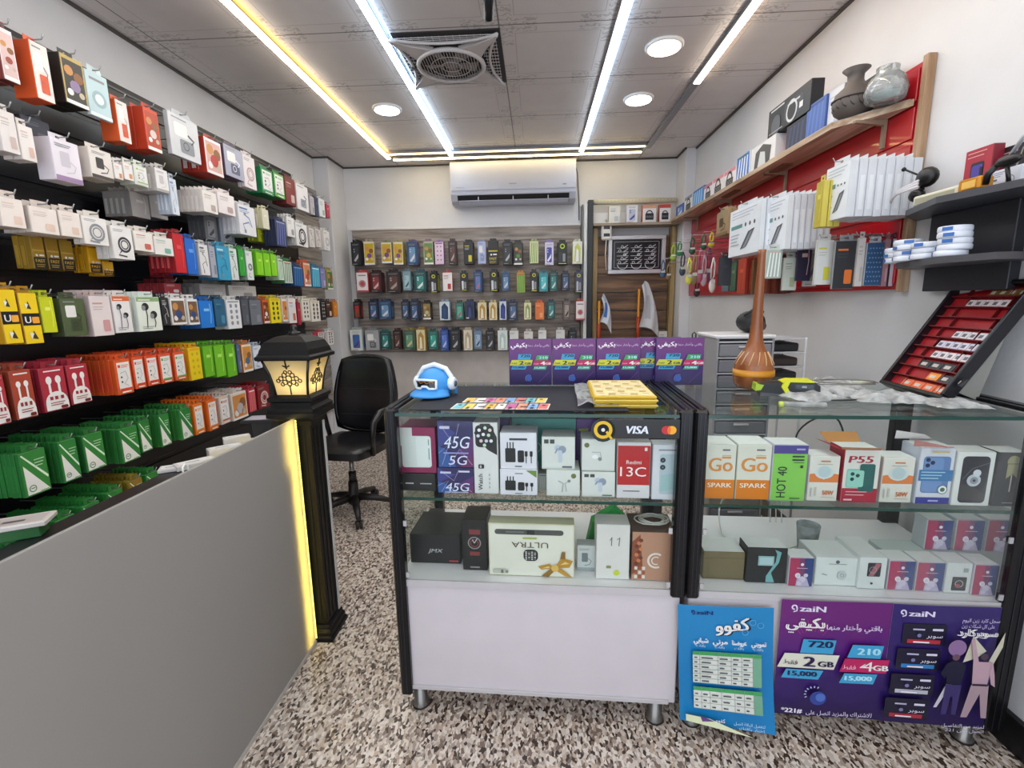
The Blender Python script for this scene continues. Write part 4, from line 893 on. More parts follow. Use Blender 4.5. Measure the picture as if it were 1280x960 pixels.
m = MB(); m.prism([(sh_f, -.97), (-.028, -1.18), (-.028, 1.40), (sh_f, 1.40)], 'z', 0, .022, SHW); m.build('board', sh)
m = MB(); m.prism([(sh_f+.004, -.96), (-.03, -1.165), (-.03, -.45), (sh_f+.004, -.45)], 'z', .0221, .027, M('#a9a39c', .3)); m.build('grey_top', sh)
for y in (-1.05, -.35, .35, 1.0):
    m = MB(); m.prism([(-.026, -.10), (-.036, -.10), (-.036, -.02), (-.14, -.008), (-.14, 0), (-.026, 0)], 'y', y-.008, y+.008, M('#8f7c68', .5)); m.build('bracket', sh)
m = MB(); m.box(-.12, -.5, -.008, -.075, -.30, -.0002, M('#6b4c34', .5)); m.build('underside_strip', sh); m = MB(); m.box(-.13, .05, -.008, -.09, .25, -.0002, M('#6b4c34', .5)); m.build('underside_strip', sh)

ZS = 1.9075
def onshelf(name, cat, u0, u1, v0, v1, X, t, side, st, cols, desc, lift=0, rot=-math.pi/2, front=None):
    vm = (v0+v1)/2; y0, y1 = at(u0, vm, X=X).y, at(u1, vm, X=X).y; zt = at((u0+u1)/2, v0, X=X).z; zb = ZS+lift; w = abs(y0-y1)
    return product(name, cat, desc, w, max(.03, zt-zb), t, side, st, cols, (X, (y0+y1)/2, zb), rot, tab=False, front=front)
def camera_art(c):
    c.rect(0, 0, 1, 1, '#191a20'); c.rect(.06, .88, .4, .94, '#c8c8cc'); c.rrect(.42, .2, .85, .8, .05, '#30343c'); c.disc(.6, .42, .13, '#0a0a0c'); c.ring(.6, .42, .13, .03, '#c8ccd0'); c.rect(.5, .66, .78, .72, '#c8ccd0'); c.rect(.78, .3, .86, .5, '#d8d8dc'); c.disc(.22, .3, .12, '#50545c'); c.rect(.05, .06, .4, .1, '#999ca4')
SHELF = [
 ('boxed_gadget', 1060, 1112, 98, 145, 1.262, .028, '#d8d6d8', 'photo', ('#2c2428', '#3c3238', '#c8b8c0'), 'dark photo-printed box with white edges between vase and jar'),
 ('boxed_gadget', 1035, 1053, 111, 160, 1.20, .075, '#d9dade', 'plain', ('#d4d8de', '#b8bcc6', '#a8acb4'), 'tall plain white box behind the vase'),
 ('boxed_gadget', 1008, 1031, 127, 172, 1.19, .03, '#3a5aa0', 'stripe', ('#3f5fa6', '#4c70b8', '#2a4480'), 'blue box beside the tall white one'),
 ('boxed_gadget', 983, 1006, 152, 190, 1.19, .05, '#1c2030', 'stripe', ('#1d2234', '#2c3a66', '#11141e'), 'black and navy box under the camera box'),
 ('boxed_gadget', 939, 968, 178, 222, 1.18, .06, '#d8dadc', 'arch', ('#dcdcde', '#3c3e44', '#c8ccd0'), 'white box with a dark shaver picture'),
 ('boxed_gadget', 921, 936, 194, 231, 1.18, .06, '#e0e6ee', 'stripe', ('#2f6fc0', '#e8f0f8', '#1a5a48'), 'white and blue carton next to the shaver box'),
 ('boxed_gadget', 905, 919, 212, 238, 1.18, .05, '#e8e0e2', 'lock', ('#e8e2e2', '#d88a98', '#1c1c1e'), 'padlock box nearest the camera on the shelf'),
 ('boxed_gadget', 891, 904, 221, 246, 1.18, .05, '#e8e0e2', 'lock', ('#e8e2e2', '#d88a98', '#1c1c1e'), 'padlock box second from the blue carton on the shelf'),
 ('boxed_gadget', 880, 890, 230, 255, 1.18, .05, '#e8e0e2', 'lock', ('#e8e2e2', '#c87888', '#1c1c1e'), 'padlock box third from the blue carton on the shelf'),
 ('boxed_gadget', 866, 879, 236, 262, 1.18, .05, '#3f7fc0', 'stripe', ('#4f8fd0', '#a8d0f0', '#1a3a6a'), 'light blue box between padlock boxes'),
 ('boxed_gadget', 856, 865, 245, 266, 1.18, .05, '#e8e0e2', 'lock', ('#dfe2e2', '#8a9098', '#1c1c1e'), 'padlock box beyond the light blue box'),
 ('boxed_gadget', 845, 855, 256, 280, 1.18, .05, '#e6e8ee', 'case', ('#2a5ab0', '#6a9ae0', '#f0f0f0'), 'white and blue box at the far shelf end'),
]
for (nm, u0, u1, v0, v1, X, t, side, st, cols, desc) in SHELF: onshelf(nm, 'box', u0, u1, v0, v1, X, t, side, st, cols, desc+', right wall shelf' if len(desc.split()) < 13 and 'shelf' not in desc else desc)
onshelf('boxed_camera', 'box', 962, 1012, 120, 152, 1.185, .055, '#17181e', 'plain', ('#222', '#333', '#444'), 'black toy camera box lying on top of navy box, right wall shelf', lift=.135, front=camera_art)
m = MB(); m.box(1.245, 2.42, ZS, 1.285, 2.72, ZS+.25, M('#c8201c', .4), .01)
o = m.build('red_carton'); tag(o, 'bright red rounded carton behind the shaver box on the right shelf', 'box')
m = MB(); m.box(1.24, 3.5, ZS, 1.29, 3.72, ZS+.13, M('#b88a4a', .5), .003); o = m.build('brown_carton'); tag(o, 'brown carton behind the light blue box on the right shelf', 'box')
m = MB(); m.box(1.22, 3.8, ZS, 1.29, 3.98, ZS+.12, M('#c0202a', .4), .003); o = m.build('red_carton'); tag(o, 'flat red carton at the far end of the right shelf', 'box')
# clay vase
p = at(1076, 146, Z=ZS); VZ = M('#5b534f', .55, noise=.12)
g = thing('clay_vase', 'dark grey-brown clay vase with a flared lip on the right shelf', 'vase', (1.200, 2.003, .0275+1.885))
m = MB(); m.lathe([(0, 0), (.038, 0), (.062, .02), (.07, .05), (.062, .085), (.035, .11), (.026, .13), (.027, .15), (.045, .168), (.041, .168), (.022, .15), (0, .14)], VZ, 22); m.build('body', g)
m = MB(); m.tube([(.0695*math.cos(w*.2618), .0695*math.sin(w*.2618), .062) for w in range(24)], .003, M('#3c3430', .6), 6, closed=True)
for i in range(16): 
    w = i*.3927; m.tube([(.068*math.cos(w), .068*math.sin(w), .058), (.066*math.cos(w+.15), .066*math.sin(w+.15), .036), (.064*math.cos(w+.3), .064*math.sin(w+.3), .028)], .0022, M('#3c3430', .6), 5)
m.build('carved_band', g)
g = thing('glass_jar', 'clear round glass jar at the near tip of the right shelf', 'jar', (1.222, 1.864, .0225+1.885))
m = MB(); m.lathe([(.03, 0), (.055, .015), (.06, .045), (.05, .08), (.028, .1), (.03, .118), (.034, .118), (.033, .1), (.054, .08), (.064, .045), (.058, .012), (.03, -.0)], GLASS('#f6faf9', .5, .05, .22), 20); m.build('body', g)
m = MB(); m.lathe([(0, .002), (.05, .014), (.054, .03), (0, .03)], M('#b9ccc6', .3), 18); m.build('filling', g)

def hang(mode, u0, u1, v0, v1, pl, n, t, st, cols, side, name, desc, gr, hook=True, rot=0.0, rowz=None):
    vm = (v0+v1)/2; um = (u0+u1)/2
    if mode == 'X':
        a, b = at(u0, vm, X=pl), at(u1, vm, X=pl); w = abs(a.y-b.y); loc = (pl, (a.y+b.y)/2); rz = -math.pi/2+rot; z1, z0 = at(um, v0, X=pl).z, at(um, v1, X=pl).z; dr = Vector((1, 0))
    else:
        a, b = at(u0, vm, Y=pl), at(u1, vm, Y=pl); w = abs(a.x-b.x); loc = ((a.x+b.x)/2, pl); rz = rot; z1, z0 = at(um, v0, Y=pl).z, at(um, v1, Y=pl).z; dr = Vector((0, 1))
    h = z1-z0
    o = product(name, 'pack', desc, w, h, t, side, st, cols, (loc[0], loc[1], z0), rz, gr)
    for k in range(1, n):
        q = plain_pack(name, w, h, t, side, cols[0]); q.location = (loc[0]+dr.x*k*(t+.0025), loc[1]+dr.y*k*(t+.0025), z0+random.uniform(-.0012, .0012)); q.rotation_euler.z = rz
        tag(q, ' '.join(('pack seen edge-on behind the '+desc.split(',')[0]).split()[:16]), 'pack', 'packs behind the '+desc.split(',')[0])
    if hook:
        y = loc[1]+(0 if mode == 'X' else t/2); L = rb.location; m = MB()
        m.tube([(-.03, y-L.y, z1+.010), (loc[0]-.015-L.x, y-L.y, z1+.010), (loc[0]-.022-L.x, y-L.y, z1+.022)], .0022, HOOK, 6); m.build('peg_hook', rb)
    return o
GR1, GR2 = 'packs on the upper pegs of the red board', 'cases on the lower pegs of the red board'
WP_ = ('#dfe2e6', '#8fb0b0', '#3c3e48')
def sheet(c):
    c.rect(0, 0, 1, 1, '#e2e6ea'); c.rect(.06, .58, .45, .66, '#5f8f8c'); rows_of_type(c, .08, .92, 3, .8, '#b4bac2', .06); k = c.n; c.n += 1
    for i in range(3): c.disc(.56+.14*i, .62, .03, '#50545c', 8, k)
    c.poly([(.42, .12), (.62, .16), (.86, .5), (.66, .46)], '#4a4c54'); c.poly([(.5, .14), (.6, .16), (.8, .46), (.72, .44)], '#8a8c94'); rows_of_type(c, .08, .44, 4, .3, '#9aa0a8', .07)
def big_sheet(u0, u1, v0, v1, X, desc, n, t, w_=None):
    vm = (v0+v1)/2; a, b = at(u0, vm, X=X), at(u1, vm, X=X); z1, z0 = at((u0+u1)/2, v0, X=X).z, at((u0+u1)/2, v1, X=X).z; w = abs(a.y-b.y)-.006
    product('screen_protector_box', 'pack', desc, w, z1-z0, t, '#d2d6da', 'plain', WP_, (X, (a.y+b.y)/2, z0), -math.pi/2, GR1, front=sheet)
    for k in range(1, n):
        q = plain_pack('screen_protector_box', w, z1-z0, t, '#ced2d8', '#dfe3e8'); q.location = (X+k*(t+.0025), (a.y+b.y)/2, z0+random.uniform(-.0012, .0012)); q.rotation_euler.z = -math.pi/2
        tag(q, ' '.join(('white spine stacked behind the '+desc.split(',')[0]).split()[:16]), 'pack', 'spines behind the '+desc.split(',')[0])
    L = rb.location; m = MB(); y = (a.y+b.y)/2; m.tube([(-.026, y-L.y, z1+.010), (X-.015-L.x, y-L.y, z1+.010), (X-.022-L.x, y-L.y, z1+.022)], .0022, HOOK, 6); m.build('peg_hook', rb)
big_sheet(1031, 1061, 207, 274, 1.05, 'white protector box at the front of the near white stack', 8, .0265)
big_sheet(952, 984, 250, 314, 1.0, 'white sheet box with grey strips, right of its twin', 7, .022)
big_sheet(912, 950, 258, 318, .96, 'white sheet box with a teal label, above the instrument neck', 3, .022)
hang('X', 1019, 1028, 228, 284, 1.02, 3, .02, 'solid', ('#b8a83a', '#d8cc5a', '#444'), '#c8b850', 'accessory_pack', 'yellow edged pack between the white stacks', GR1, hook=False)
hang('X', 896, 910, 264, 294, 1.1, 3, .02, 'adaptor', ('#9a8260', '#7a6444', '#4a3c28'), '#a08a68', 'cardboard_pack', 'brown cardboard pack left of the white sheets', GR1)
LOWER = [
 ('Y', 1104, 1111, 299, 358, 1.83, 1, .012, 'plain', ('#a8808a', '#c8a0a8', '#855'), '#9a7078', 'dusty pink case edge on the near lower peg', .05),
 ('Y', 1113, 1119, 298, 358, 1.83, 1, .012, 'solid', ('#c9c2c8', '#9a88a8', '#855'), '#38304a', 'white and purple case edge nearest the board edge', .05),
 ('Y', 1082, 1103, 303, 357, 1.83, 1, .014, 'mesh', ('#31537c', '#6f93b8', '#223'), '#b8bcc0', 'blue scale-patterned case in clear frame on the near peg', .05),
 ('Y', 1071, 1080, 297, 358, 1.835, 1, .012, 'plain', ('#cfcac6', '#b8b2ae', '#999'), '#c2bcb8', 'whitish case edge left of the blue patterned one', .05),
 ('Y', 1043, 1069, 301, 361, 1.85, 1, .014, 'plain', ('#2a2a2d', '#d8702c', '#3c3c40'), '#8a8c8e', 'black case with an orange sticker', .1),
 ('Y', 1020, 1040, 300, 356, 1.90, 1, .014, 'plain', ('#cfd0cc', '#c9c43a', '#b8b4a8'), '#c0c0b8', 'clear case with a yellow card inside', .1),
 ('Y', 997, 1014, 303, 351, 2.08, 1, .014, 'solid', ('#26203a', '#c8a8a0', '#111'), '#2a2440', 'dark violet slim case', .1),
 ('Y', 979, 996, 322, 363, 2.12, 1, .014, 'plain', ('#ccd0c4', '#a8b08a', '#8a9a7a'), '#b0b4aa', 'pale greenish case pack', .1),
 ('Y', 958, 977, 312, 348, 2.06, 1, .012, 'stripe', ('#9fb0a4', '#e8ece8', '#c0a8a0'), '#b8c0ba', 'clear tilted case with white edges', .1),
 ('X', 949, 960, 322, 366, 1.12, 4, .016, 'solid', ('#7a3420', '#a04a2c', '#5a2414'), '#6e2e1c', 'reddish brown leather case right of the instrument neck', 0),
 ('X', 922, 932, 324, 368, 1.1, 3, .016, 'solid', ('#b0402c', '#d8604a', '#7a2018'), '#8e2e20', 'orange-red case left of the instrument neck', 0),
 ('X', 913, 920, 328, 364, 1.12, 3, .016, 'solid', ('#3c5a48', '#7a8a70', '#2a3a30'), '#2c4236', 'dark green slim case', 0),
 ('Y', 1060, 1070, 299, 357, 1.93, 1, .012, 'plain', ('#b9b4b2', '#8a8684', '#777'), '#a8a4a2', 'greyish case edge behind the orange stickered one', .1),
 ('Y', 1086, 1100, 299, 352, 1.89, 1, .012, 'case', ('#8a8f96', '#b4b8be', '#444'), '#9a9ea4', 'grey clear case behind the blue patterned one', .05),
 ('Y', 1030, 1046, 300, 352, 2.10, 1, .012, 'arch', ('#c4c6c4', '#9aa09c', '#e0e2e0'), '#b0b2b0', 'frosted case behind the yellow card one', .1),
 ('Y', 1006, 1022, 305, 358, 2.12, 1, .012, 'case', ('#bfc2bc', '#8f948c', '#55585a'), '#a8aca6', 'clear case with grey corner, mid lower row', .1),
 ('Y', 986, 998, 306, 340, 2.18, 1, .012, 'case', ('#3a2c4a', '#8a6a8a', '#c8b8c8'), '#2a2038', 'plum case with a pale charm', .1),
 ('X', 962, 970, 324, 367, 1.14, 4, .016, 'solid', ('#6e2c1c', '#94442a', '#4a1c10'), '#5e2416', 'second leather case from the instrument neck', 0),
 ('X', 972, 980, 326, 366, 1.16, 3, .016, 'solid', ('#5c2a1e', '#84402c', '#4a1c10'), '#4e2016', 'third leather case from the instrument neck', 0),
 ('X', 934, 941, 326, 368, 1.13, 3, .016, 'solid', ('#8a6a4a', '#b08a60', '#5a4020'), '#6e5238', 'tan brown case left of the instrument neck', 0),
 ('X', 903, 911, 330, 364, 1.14, 2, .016, 'solid', ('#5a6a70', '#8a9aa0', '#333'), '#465458', 'grey-green slim case beside the dark green one', 0),
 ('Y', 899, 914, 321, 357, 2.55, 1, .02, 'solid', ('#22242c', '#2e3038', '#15161a'), '#1a1c22', 'blank black pouch below the cardboard pack', .1),
]
for (md, u0, u1, v0, v1, pl_, n, t, st, cols, side, desc, rot) in LOWER:
    hang(md, u0, u1, v0, v1, pl_, n, t, st, cols, side, 'phone_case', desc+(', red board' if len(desc.split()) < 14 else ''), GR2, rot=-rot)
# cords and charms crowded at the far end
CH = [(829, 325, '#3a5a7a', 'blue', 22), (836, 330, '#7a6a4a', 'tan', 20), (842, 306, '#8aa83a', 'lime', 20), (850, 302, '#2f7a4a', 'green', 18), (854, 315, '#3a4a5a', 'slate', 30), (862, 322, '#c9c84a', 'pale yellow', 34), (869, 316, '#8a7a5a', 'khaki', 40), (876, 310, '#b0607a', 'rose', 44), (881, 318, '#c8b0bc', 'pink-white', 40),
      (887, 306, '#7a4a6a', 'plum', 48), (892, 322, '#cfcfcb', 'white', 44), (866, 296, '#2a4a34', 'forest green', 22), (880, 292, '#2c5a40', 'deep green', 20), (890, 290, '#d8d03a', 'bright yellow', 20), (872, 345, '#3a2430', 'black beaded', 26)]
for i, (u, v, col, nm, hp) in enumerate(CH):
    Y = 3.2+.05*(i % 5) if i > 1 else 3.7
    p = at(u, v, Y=Y); q = at(u, v+hp, Y=Y); h = p.z-q.z; g = thing('hanging_charm', nm+' wrist cord or charm bunched at the far end of the red board', 'charm', (min(p.x, 1.26), Y, p.z), 0, 'charms and cords at the far end of the red board')
    m = MB(); m.tube([(0, 0, 0), (-.012, -.004, -h*.3), (-.01, 0, -h*.6), (0, 0, -h*.62), (.011, .003, -h*.5), (.012, 0, -h*.2), (0, 0, 0)], .005, M(col, .6), 6); m.build('loop', g)
    m = MB(); m.sphere((0, 0, -h*.8), .022, .012, h*.2, M(col, .5), 10, 6); m.box(-.014, -.014, -h*.72, .014, -.008, -h*.62, M('#c8c8c4', .4)); m.build('pendant', g)
    m = MB(); m.tube([(0, .004, 0), (0, .005, .012), (XR-.030-min(p.x, 1.26), .004, .012)], .002, HOOK, 5); m.build('peg', g)

# ------------------------------------------------------------------ small dark shelves, far right
SD = M('#2c2c33', .45, noise=.03)
g = thing('dark_wall_shelf_unit', 'dark grey two-tier wall shelf above the red card tray', 'shelf', (XR-.002, 1.55, 1.3))
m = MB(); m.box(-.03, -.16, -.04, 0, .13, .20, SD, .002); m.build('back_panel', g)
m = MB(); m.prism([(-.20, -.10), (-.12, .12), (0, .23), (0, -.3), (-.16, -.30)], 'z', .20, .218, M('#45464c', .4)); m.build('upper_shelf', g)
m = MB(); m.prism([(-.20, -.12), (-.13, .12), (0, .22), (0, -.26), (-.16, -.26)], 'z', .035, .053, M('#4c4b50', .4)); m.build('lower_shelf', g)
ZU, ZL = 1.5185, 1.3535
def upn(name, cat, u0, u1, v0, v1, X, t, side, st, cols, desc, z=ZU, rx=0, front=None):
    vm = (v0+v1)/2; y0, y1 = at(u0, vm, X=X).y, at(u1, vm, X=X).y; zt = at((u0+u1)/2, v0, X=X).z
    return product(name, cat, desc, abs(y0-y1), zt-z, t, side, st, cols, (X, (y0+y1)/2, z), -math.pi/2, tab=False, front=front)
def holder_art(c): c.rect(0, 0, 1, 1, '#a82438'); c.rrect(.25, .2, .75, .72, .08, '#23222c'); c.rrect(.3, .25, .7, .66, .06, '#4a3f9a'); c.rect(.2, .02, .72, .28, '#b8a83a'); rows_of_type(c, .1, .92, 2, .7, '#e0a8a0', .08); c.rect(.62, .3, .72, .6, '#1a1a20')
def black_art(c): c.rect(0, 0, 1, 1, '#1b191c'); rows_of_type(c, .25, .85, 2, .55, '#a88', .09, .03); c.poly([(.6, .05), (.95, .9), (1, .9), (.7, .05)], '#8a8686')
def papers(c): c.rect(0, 0, 1, 1, '#dcdfe8'); rows_of_type(c, .1, .85, 3, .5, '#6a70a0', .1, .03); c.rrect(.1, .45, .4, .55, .04, '#50587a'); c.ring(.75, .35, .12, .02, '#8a8a92'); c.line([(.6, .1), (.9, .2)], .02, '#8a8a92')
upn('boxed_phone_holder', 'box', 1205, 1238, 186, 244, 1.24, .03, '#7a1a2a', '', (), 'crimson box with a violet phone picture on upper dark shelf', front=holder_art)
upn('boxed_gadget', 'box', 1240, 1276, 184, 256, 1.27, .02, '#141216', '', (), 'black box leaning at the back of the upper dark shelf', front=black_art)
upn('boxed_gadget', 'box', 1228, 1274, 212, 256, 1.215, .02, '#d4d8e0', '', (), 'white printed box in front of the black one, dark shelf', front=papers)
m = MB(); m.box(1.165, 1.44, ZU, 1.20, 1.60, ZU+.028, M('#dcd8c4', .5), .004); m.box(1.164, 1.45, ZU+.006, 1.165, 1.59, ZU+.02, M('#a8a48c', .5)); o = m.build('cream_stick_pack'); tag(o, 'long cream printed pack lying along the front of upper dark shelf', 'pack')
m = MB(); m.box(1.150, 1.36, ZU, 1.19, 1.425, ZU+.034, M('#c8861c', .25, .3), .005); m.box(1.149, 1.37, ZU+.008, 1.150, 1.41, ZU+.026, M('#e8b85a', .3)); o = m.build('gold_box'); tag(o, 'shiny orange-gold little box on the upper dark shelf', 'box')
g = thing('clip_lamp', 'black clip gadget with a thin stem at the left of upper dark shelf', 'gadget', (1.225, 1.64, ZU)); m = MB()
m.tube([(0, .02, 0), (-.01, .01, .04), (-.015, -.01, .06)], .008, BK, 8); m.build('stem', g)
m = MB(); m.sphere((-.01, -.02, .09), .025, .035, .03, BK); m.sphere((-.02, .0, .04), .02, .025, .02, BK); m.build('head', g)
m = MB(); m.tube([(-.02, -.0, .10), (-.03, .05, .13)], .003, BK, 6); m.sphere((-.03, .055, .132), .007, .007, .007, BK, 8, 5); m.build('antenna', g)
m = MB()
for k in range(3): m.tube([(-.05, -.04, .06+k*.008), (-.06, .03, .052+k*.004), (-.03, .10, .045-k*.004)], .004, M('#d8d4d6', .4), 6)
m.build('white_leads', g)
g = thing('black_glasses', 'black rimmed gadget hanging at the right end of upper dark shelf', 'gadget', (1.17, 1.31, ZU+.04)); m = MB()
m.sphere((0, 0, .015), .012, .035, .014, BK); m.tube([(0, .03, .01), (-.004, .045, -.005), (-.004, .05, -.03)], .008, BK, 8); m.tube([(0, .0, .02), (0, -.03, .06), (0.01, -.07, .09)], .005, M('#b8bcc4', .3, .5), 6); m.tube([(0, 0, .0), (0.01, 0, -.04)], .005, BK, 6); m.build('body', g)
# rolls stacked on the lower shelf
RW = M('#dfe4ee', .4); RBl = M('#3f6fb8', .4)
for i, (dx, y, n) in enumerate(((1.20, 1.68, 3), (1.17, 1.60, 4), (1.165, 1.52, 3), (1.165, 1.43, 5))):
    for k in range(n):
        m = MB(); z = ZL+k*.0165; m.lathe([(.022, 0), (.036, 0), (.038, .003), (.038, .013), (.036, .016), (.022, .016)], RW, 20)
        m.box(-.0385, -.012, .003, -.0375, .012, .013, RBl)
        o = m.build('tape_roll'); o.location = (dx+random.uniform(-.003, .003), y+random.uniform(-.003, .003), z); o.rotation_euler.z = random.uniform(-1, 1)
        tag(o, 'white roll with blue label in the %s pile from the camera, lower dark shelf' % ('fourth', 'third', 'second', 'nearest')[i], 'roll', 'rolls piled on the lower dark shelf')
g = thing('wooden_bracket_shelf', 'pale wooden shelf end at the right edge with a white bundle', 'shelf', (XR-.002, 1.17, 1.335)); m = MB(); m.box(-.10, -.10, 0, 0, .10, .028, woodmat('bracket_wood', '#a88660', '#c2a27a', '#d8bc98', 1), .003); m.build('board', g)
m = MB(); vs = []
m.lathe([(0, 0), (.04, 0), (.055, .02), (.05, .05), (.035, .065), (.045, .09), (.038, .13), (.02, .16), (0, .165)], GLASS('#dfe3ea', .4, .2, .55), 11); o = m.build('wrapped_bundle'); o.location = (1.265, 1.21, 1.3635); tag(o, 'crumpled translucent white bundle at the right edge on pale wood', 'bundle')

# ------------------------------------------------------------------ red card tray on the counter
W_T, H_T, D_T = .262, .372, .035
g = thing('sim_card_tray', 'red compartment tray with a black frame leaning on the right wall', 'tray', (1.115, 1.465, .969), -math.pi/2)
g.rotation_euler = (-R_(31), 0, -math.pi/2-R_(4))
FR = M('#0d0d14', .3, noise=.02); RD = M('#a8141e', .4)
m = MB(); m.box(-W_T/2, .0, 0, W_T/2, D_T, .012, FR, .002); m.box(-W_T/2, 0, H_T-.012, W_T/2, D_T, H_T, FR, .002); m.box(-W_T/2, 0, .012, -W_T/2+.010, D_T, H_T-.012, FR, .002); m.box(W_T/2-.010, 0, .012, W_T/2, D_T, H_T-.012, FR, .002); m.box(-W_T/2+.01, D_T-.004, .012, W_T/2-.01, D_T, H_T-.012, FR); m.build('frame', g)
m = MB(); m.box(-W_T/2+.010, .024, .012, W_T/2-.010, D_T-.004, H_T-.012, RD); m.build('red_backing', g)
rh = (H_T-.024)/10; m = MB()
for i in range(1, 10): m.box(-W_T/2+.010, .010, .012+i*rh-.0015, W_T/2-.010, .024, .012+i*rh+.0015, M('#6a0c14', .4))
m.build('shelf_ribs', g)
m = MB()
for i in range(10): 
    for x in ((-.07, .07) if i % 2 else (-.05, .09)): m = MB(); m.box(x-.001, .014, .012+i*rh+.0015, x+.001, .024, .012+(i+1)*rh-.0015, M('#5a0a10', .4)); m.build('divider', g)
m = MB(); m.prism([(.036, .04), (.105, .05), (.037, .27)], 'x', W_T/2-.03, W_T/2-.025, M('#8f8f88', .5))
o = m.build('support_leg', g)
bpy.context.view_layer.update(); TM = g.matrix_world.copy()
o.matrix_parent_inverse = Matrix.Identity(4)
CT = {0: ('#e0683a', -.06, .11, .045, 'orange'), 1: ('#2a2c30', .015, .115, .045, 'black'), 2: ('#26282c', -.05, .09, .045, 'black'), 3: ('#e6dcdc', -.03, .10, .028, 'white'), 4: ('#dcd8e4', -.04, .115, .028, 'white'), 5: ('#e6dede', -.01, .115, .028, 'white'), 8: ('#e8dcdc', -.05, .09, .028, 'white'), 9: ('#7a5a30', .0, .10, .03, 'brown')}
for i, (col, xa, xb, st, nm) in CT.items():
    x = xa
    while x < xb-.01:
        m = MB(); wv = st-.003; mm_ = M('#e88a1c' if (i == 1 and x < .02) else col, .4); m.box(0, 0, 0, wv, .006, rh*.72, mm_, .001); m.box(wv*.2, -.0004, rh*.2, wv*.7, 0, rh*.5, M('#6a6a78' if nm == 'white' else '#c8c0b8', .4))
        o = m.build('sim_card_pack'); o.matrix_world = TM @ Matrix.Translation((x, .014, .0138+i*rh)) @ Matrix.Rotation(-.1, 4, 'X'); x += st
        tag(o, 'small %s card pack in the %s of the red tray' % (nm, ('bottom row', 'second row from bottom', 'third row from bottom', 'fourth row from bottom', 'middle row', 'row above the middle', '', '', 'second row from top', 'top row')[i]), 'card pack', 'card packs in the red tray')
o = MB(); o.tube([(-.0, 0, 0), (.0, .10, .0)], .007, M('#c8ccb8', .3), 8); o.tube([(0, .10, 0), (0, .13, 0)], .0075, M('#3a4a2c', .3), 8); o = o.build('marker_pen'); o.location = (1.085, 1.555, .973); o.rotation_euler.z = 1.5; tag(o, 'dark green and white pen lying before the red tray', 'pen')
# ------------------------------------------------------------------ glass counters
TH = -.0419; OC = Vector((-.419, 1.245, 0)); EX = Vector((math.cos(TH), math.sin(TH), 0)); EY = Vector((-math.sin(TH), math.cos(TH), 0))
def cw(x, y, z): return OC+EX*x+EY*y+Vector((0, 0, z))
def cpt(u, v, d):
    """where the sight line of a photo pixel meets the upright plane d metres behind the counter fronts: (along, height)"""
    r = ray(u, v); C = Vector((0, 0, EYE)); t = (d+(OC-C).dot(EY))/r.dot(EY); p = C+r*t-OC
    return p.dot(EX), p.z
DC = .50
GP = GLASS('#f6fbf9', .2); GE = M('#0f3d33', .15, noise=.02); GF = GLASS('#fcfefd', .10)
WH = M('#cbc4c9', .4, noise=.03); WH2 = M('#e8e6e8', .4, noise=.02); CHR = M('#7d7a76', .25, .7)
ALB = M('#101014', .25, .3, noise=.03)
def pane(mb, x0, y0, z0, x1, y1, z1, g=None):
    mb.box(x0, y0, z0, x1, y1, z1, g or GP)
def counter(name, label, x0, x1, rcol, cols):
    g = thing(name, label, 'display counter', cw(0, 0, 0), TH, 'glass display counters')
    m = MB(); m.box(x0+.01, .012, .085, x1-.01, DC-.01, .447, WH, .003); m.box(x0+.03, .006, .43, x1-.03, .012, .452, M('#bdb9bb', .35), .001); m.box(x0+.03, .006, .085, x1-.03, .012, .098, M('#bdb9bb', .35), .001); m.build('cabinet', g)
    m = MB(); m.box(x0+.01, .012, .4472, x1-.01, DC-.01, .4502, WH2); m.build('floor_board', g)
    for x, wc, zc in ((x0, .034, cols[0]), (x1-rcol, rcol, cols[1])):
        m = MB(); m.box(x, -.006, zc, x+wc, .03, .966, ALB, .006)
        for k in (.35, .65): m.box(x+wc*k-.001, -.0075, zc+.01, x+wc*k+.001, -.0055, .955, M('#2e2e34', .25, .4))
        m.build('column', g)
        m = MB(); m.box(x, DC-.034, .07, x+wc, DC, .958, ALB, .004); m.build('column', g)
        m = MB()
        for k in range(3): m.box(x+wc*k/3+.0015, .0, .957, x+wc*(k+1)/3-.0015, DC, .968+.002*(k % 2), ALB, .002)
        m.build('top_rail', g)
    xl, xr = x0+.034, x1-rcol
    m = MB(); pane(m, xl-.002, .0, .946, xr+.002, DC-.005, .954); m.box(xl-.002, -.003, .9455, xr+.002, .0, .9545, GE); m.build('glass_top', g)
    m = MB(); pane(m, xl, .016, .697, xr, DC-.04, .704); m.box(xl, .013, .6965, xr, .016, .7045, GE); m.build('glass_shelf', g)
    m = MB(); pane(m, xl, .005, .452, xr, .008, .945, GF); m.build('front_glass', g)
    for z in (.47, .63):
        m = MB(); m.box(xl+.002, .001, z-.008, xl+.012, .0045, z+.008, M('#c8c8cc', .2, .6)); m.build('glass_clip', g); m = MB(); m.box(xr-.012, .001, z-.008, xr-.002, .0045, z+.008, M('#c8c8cc', .2, .6)); m.build('glass_clip', g)
    for x in (x0+.045, x1-.06):
        for y in (.045, DC-.05):
            m = MB(); m.lathe([(0, 0), (.026, 0), (.027, .008), (.021, .014), (.021, .0848), (0, .0848)], CHR, 18, (x, y, 0)); m.lathe([(.0, .0), (.0275, .0), (.0275, .007), (0, .007)], BK, 18, (x, y, .0002)); m.build('foot', g)
    return g
c1 = counter('glass_counter', 'left glass counter with a plain white lower front', 0, .826, .04, (.07, .433))
c2 = counter('glass_counter', 'right glass counter with posters taped on its lower front', .828, 1.685, .055, (.433, .07))
m = MB(); m.box(.008, .03, .452, .012, DC-.03, .945, GP); m.build('side_glass', c1)

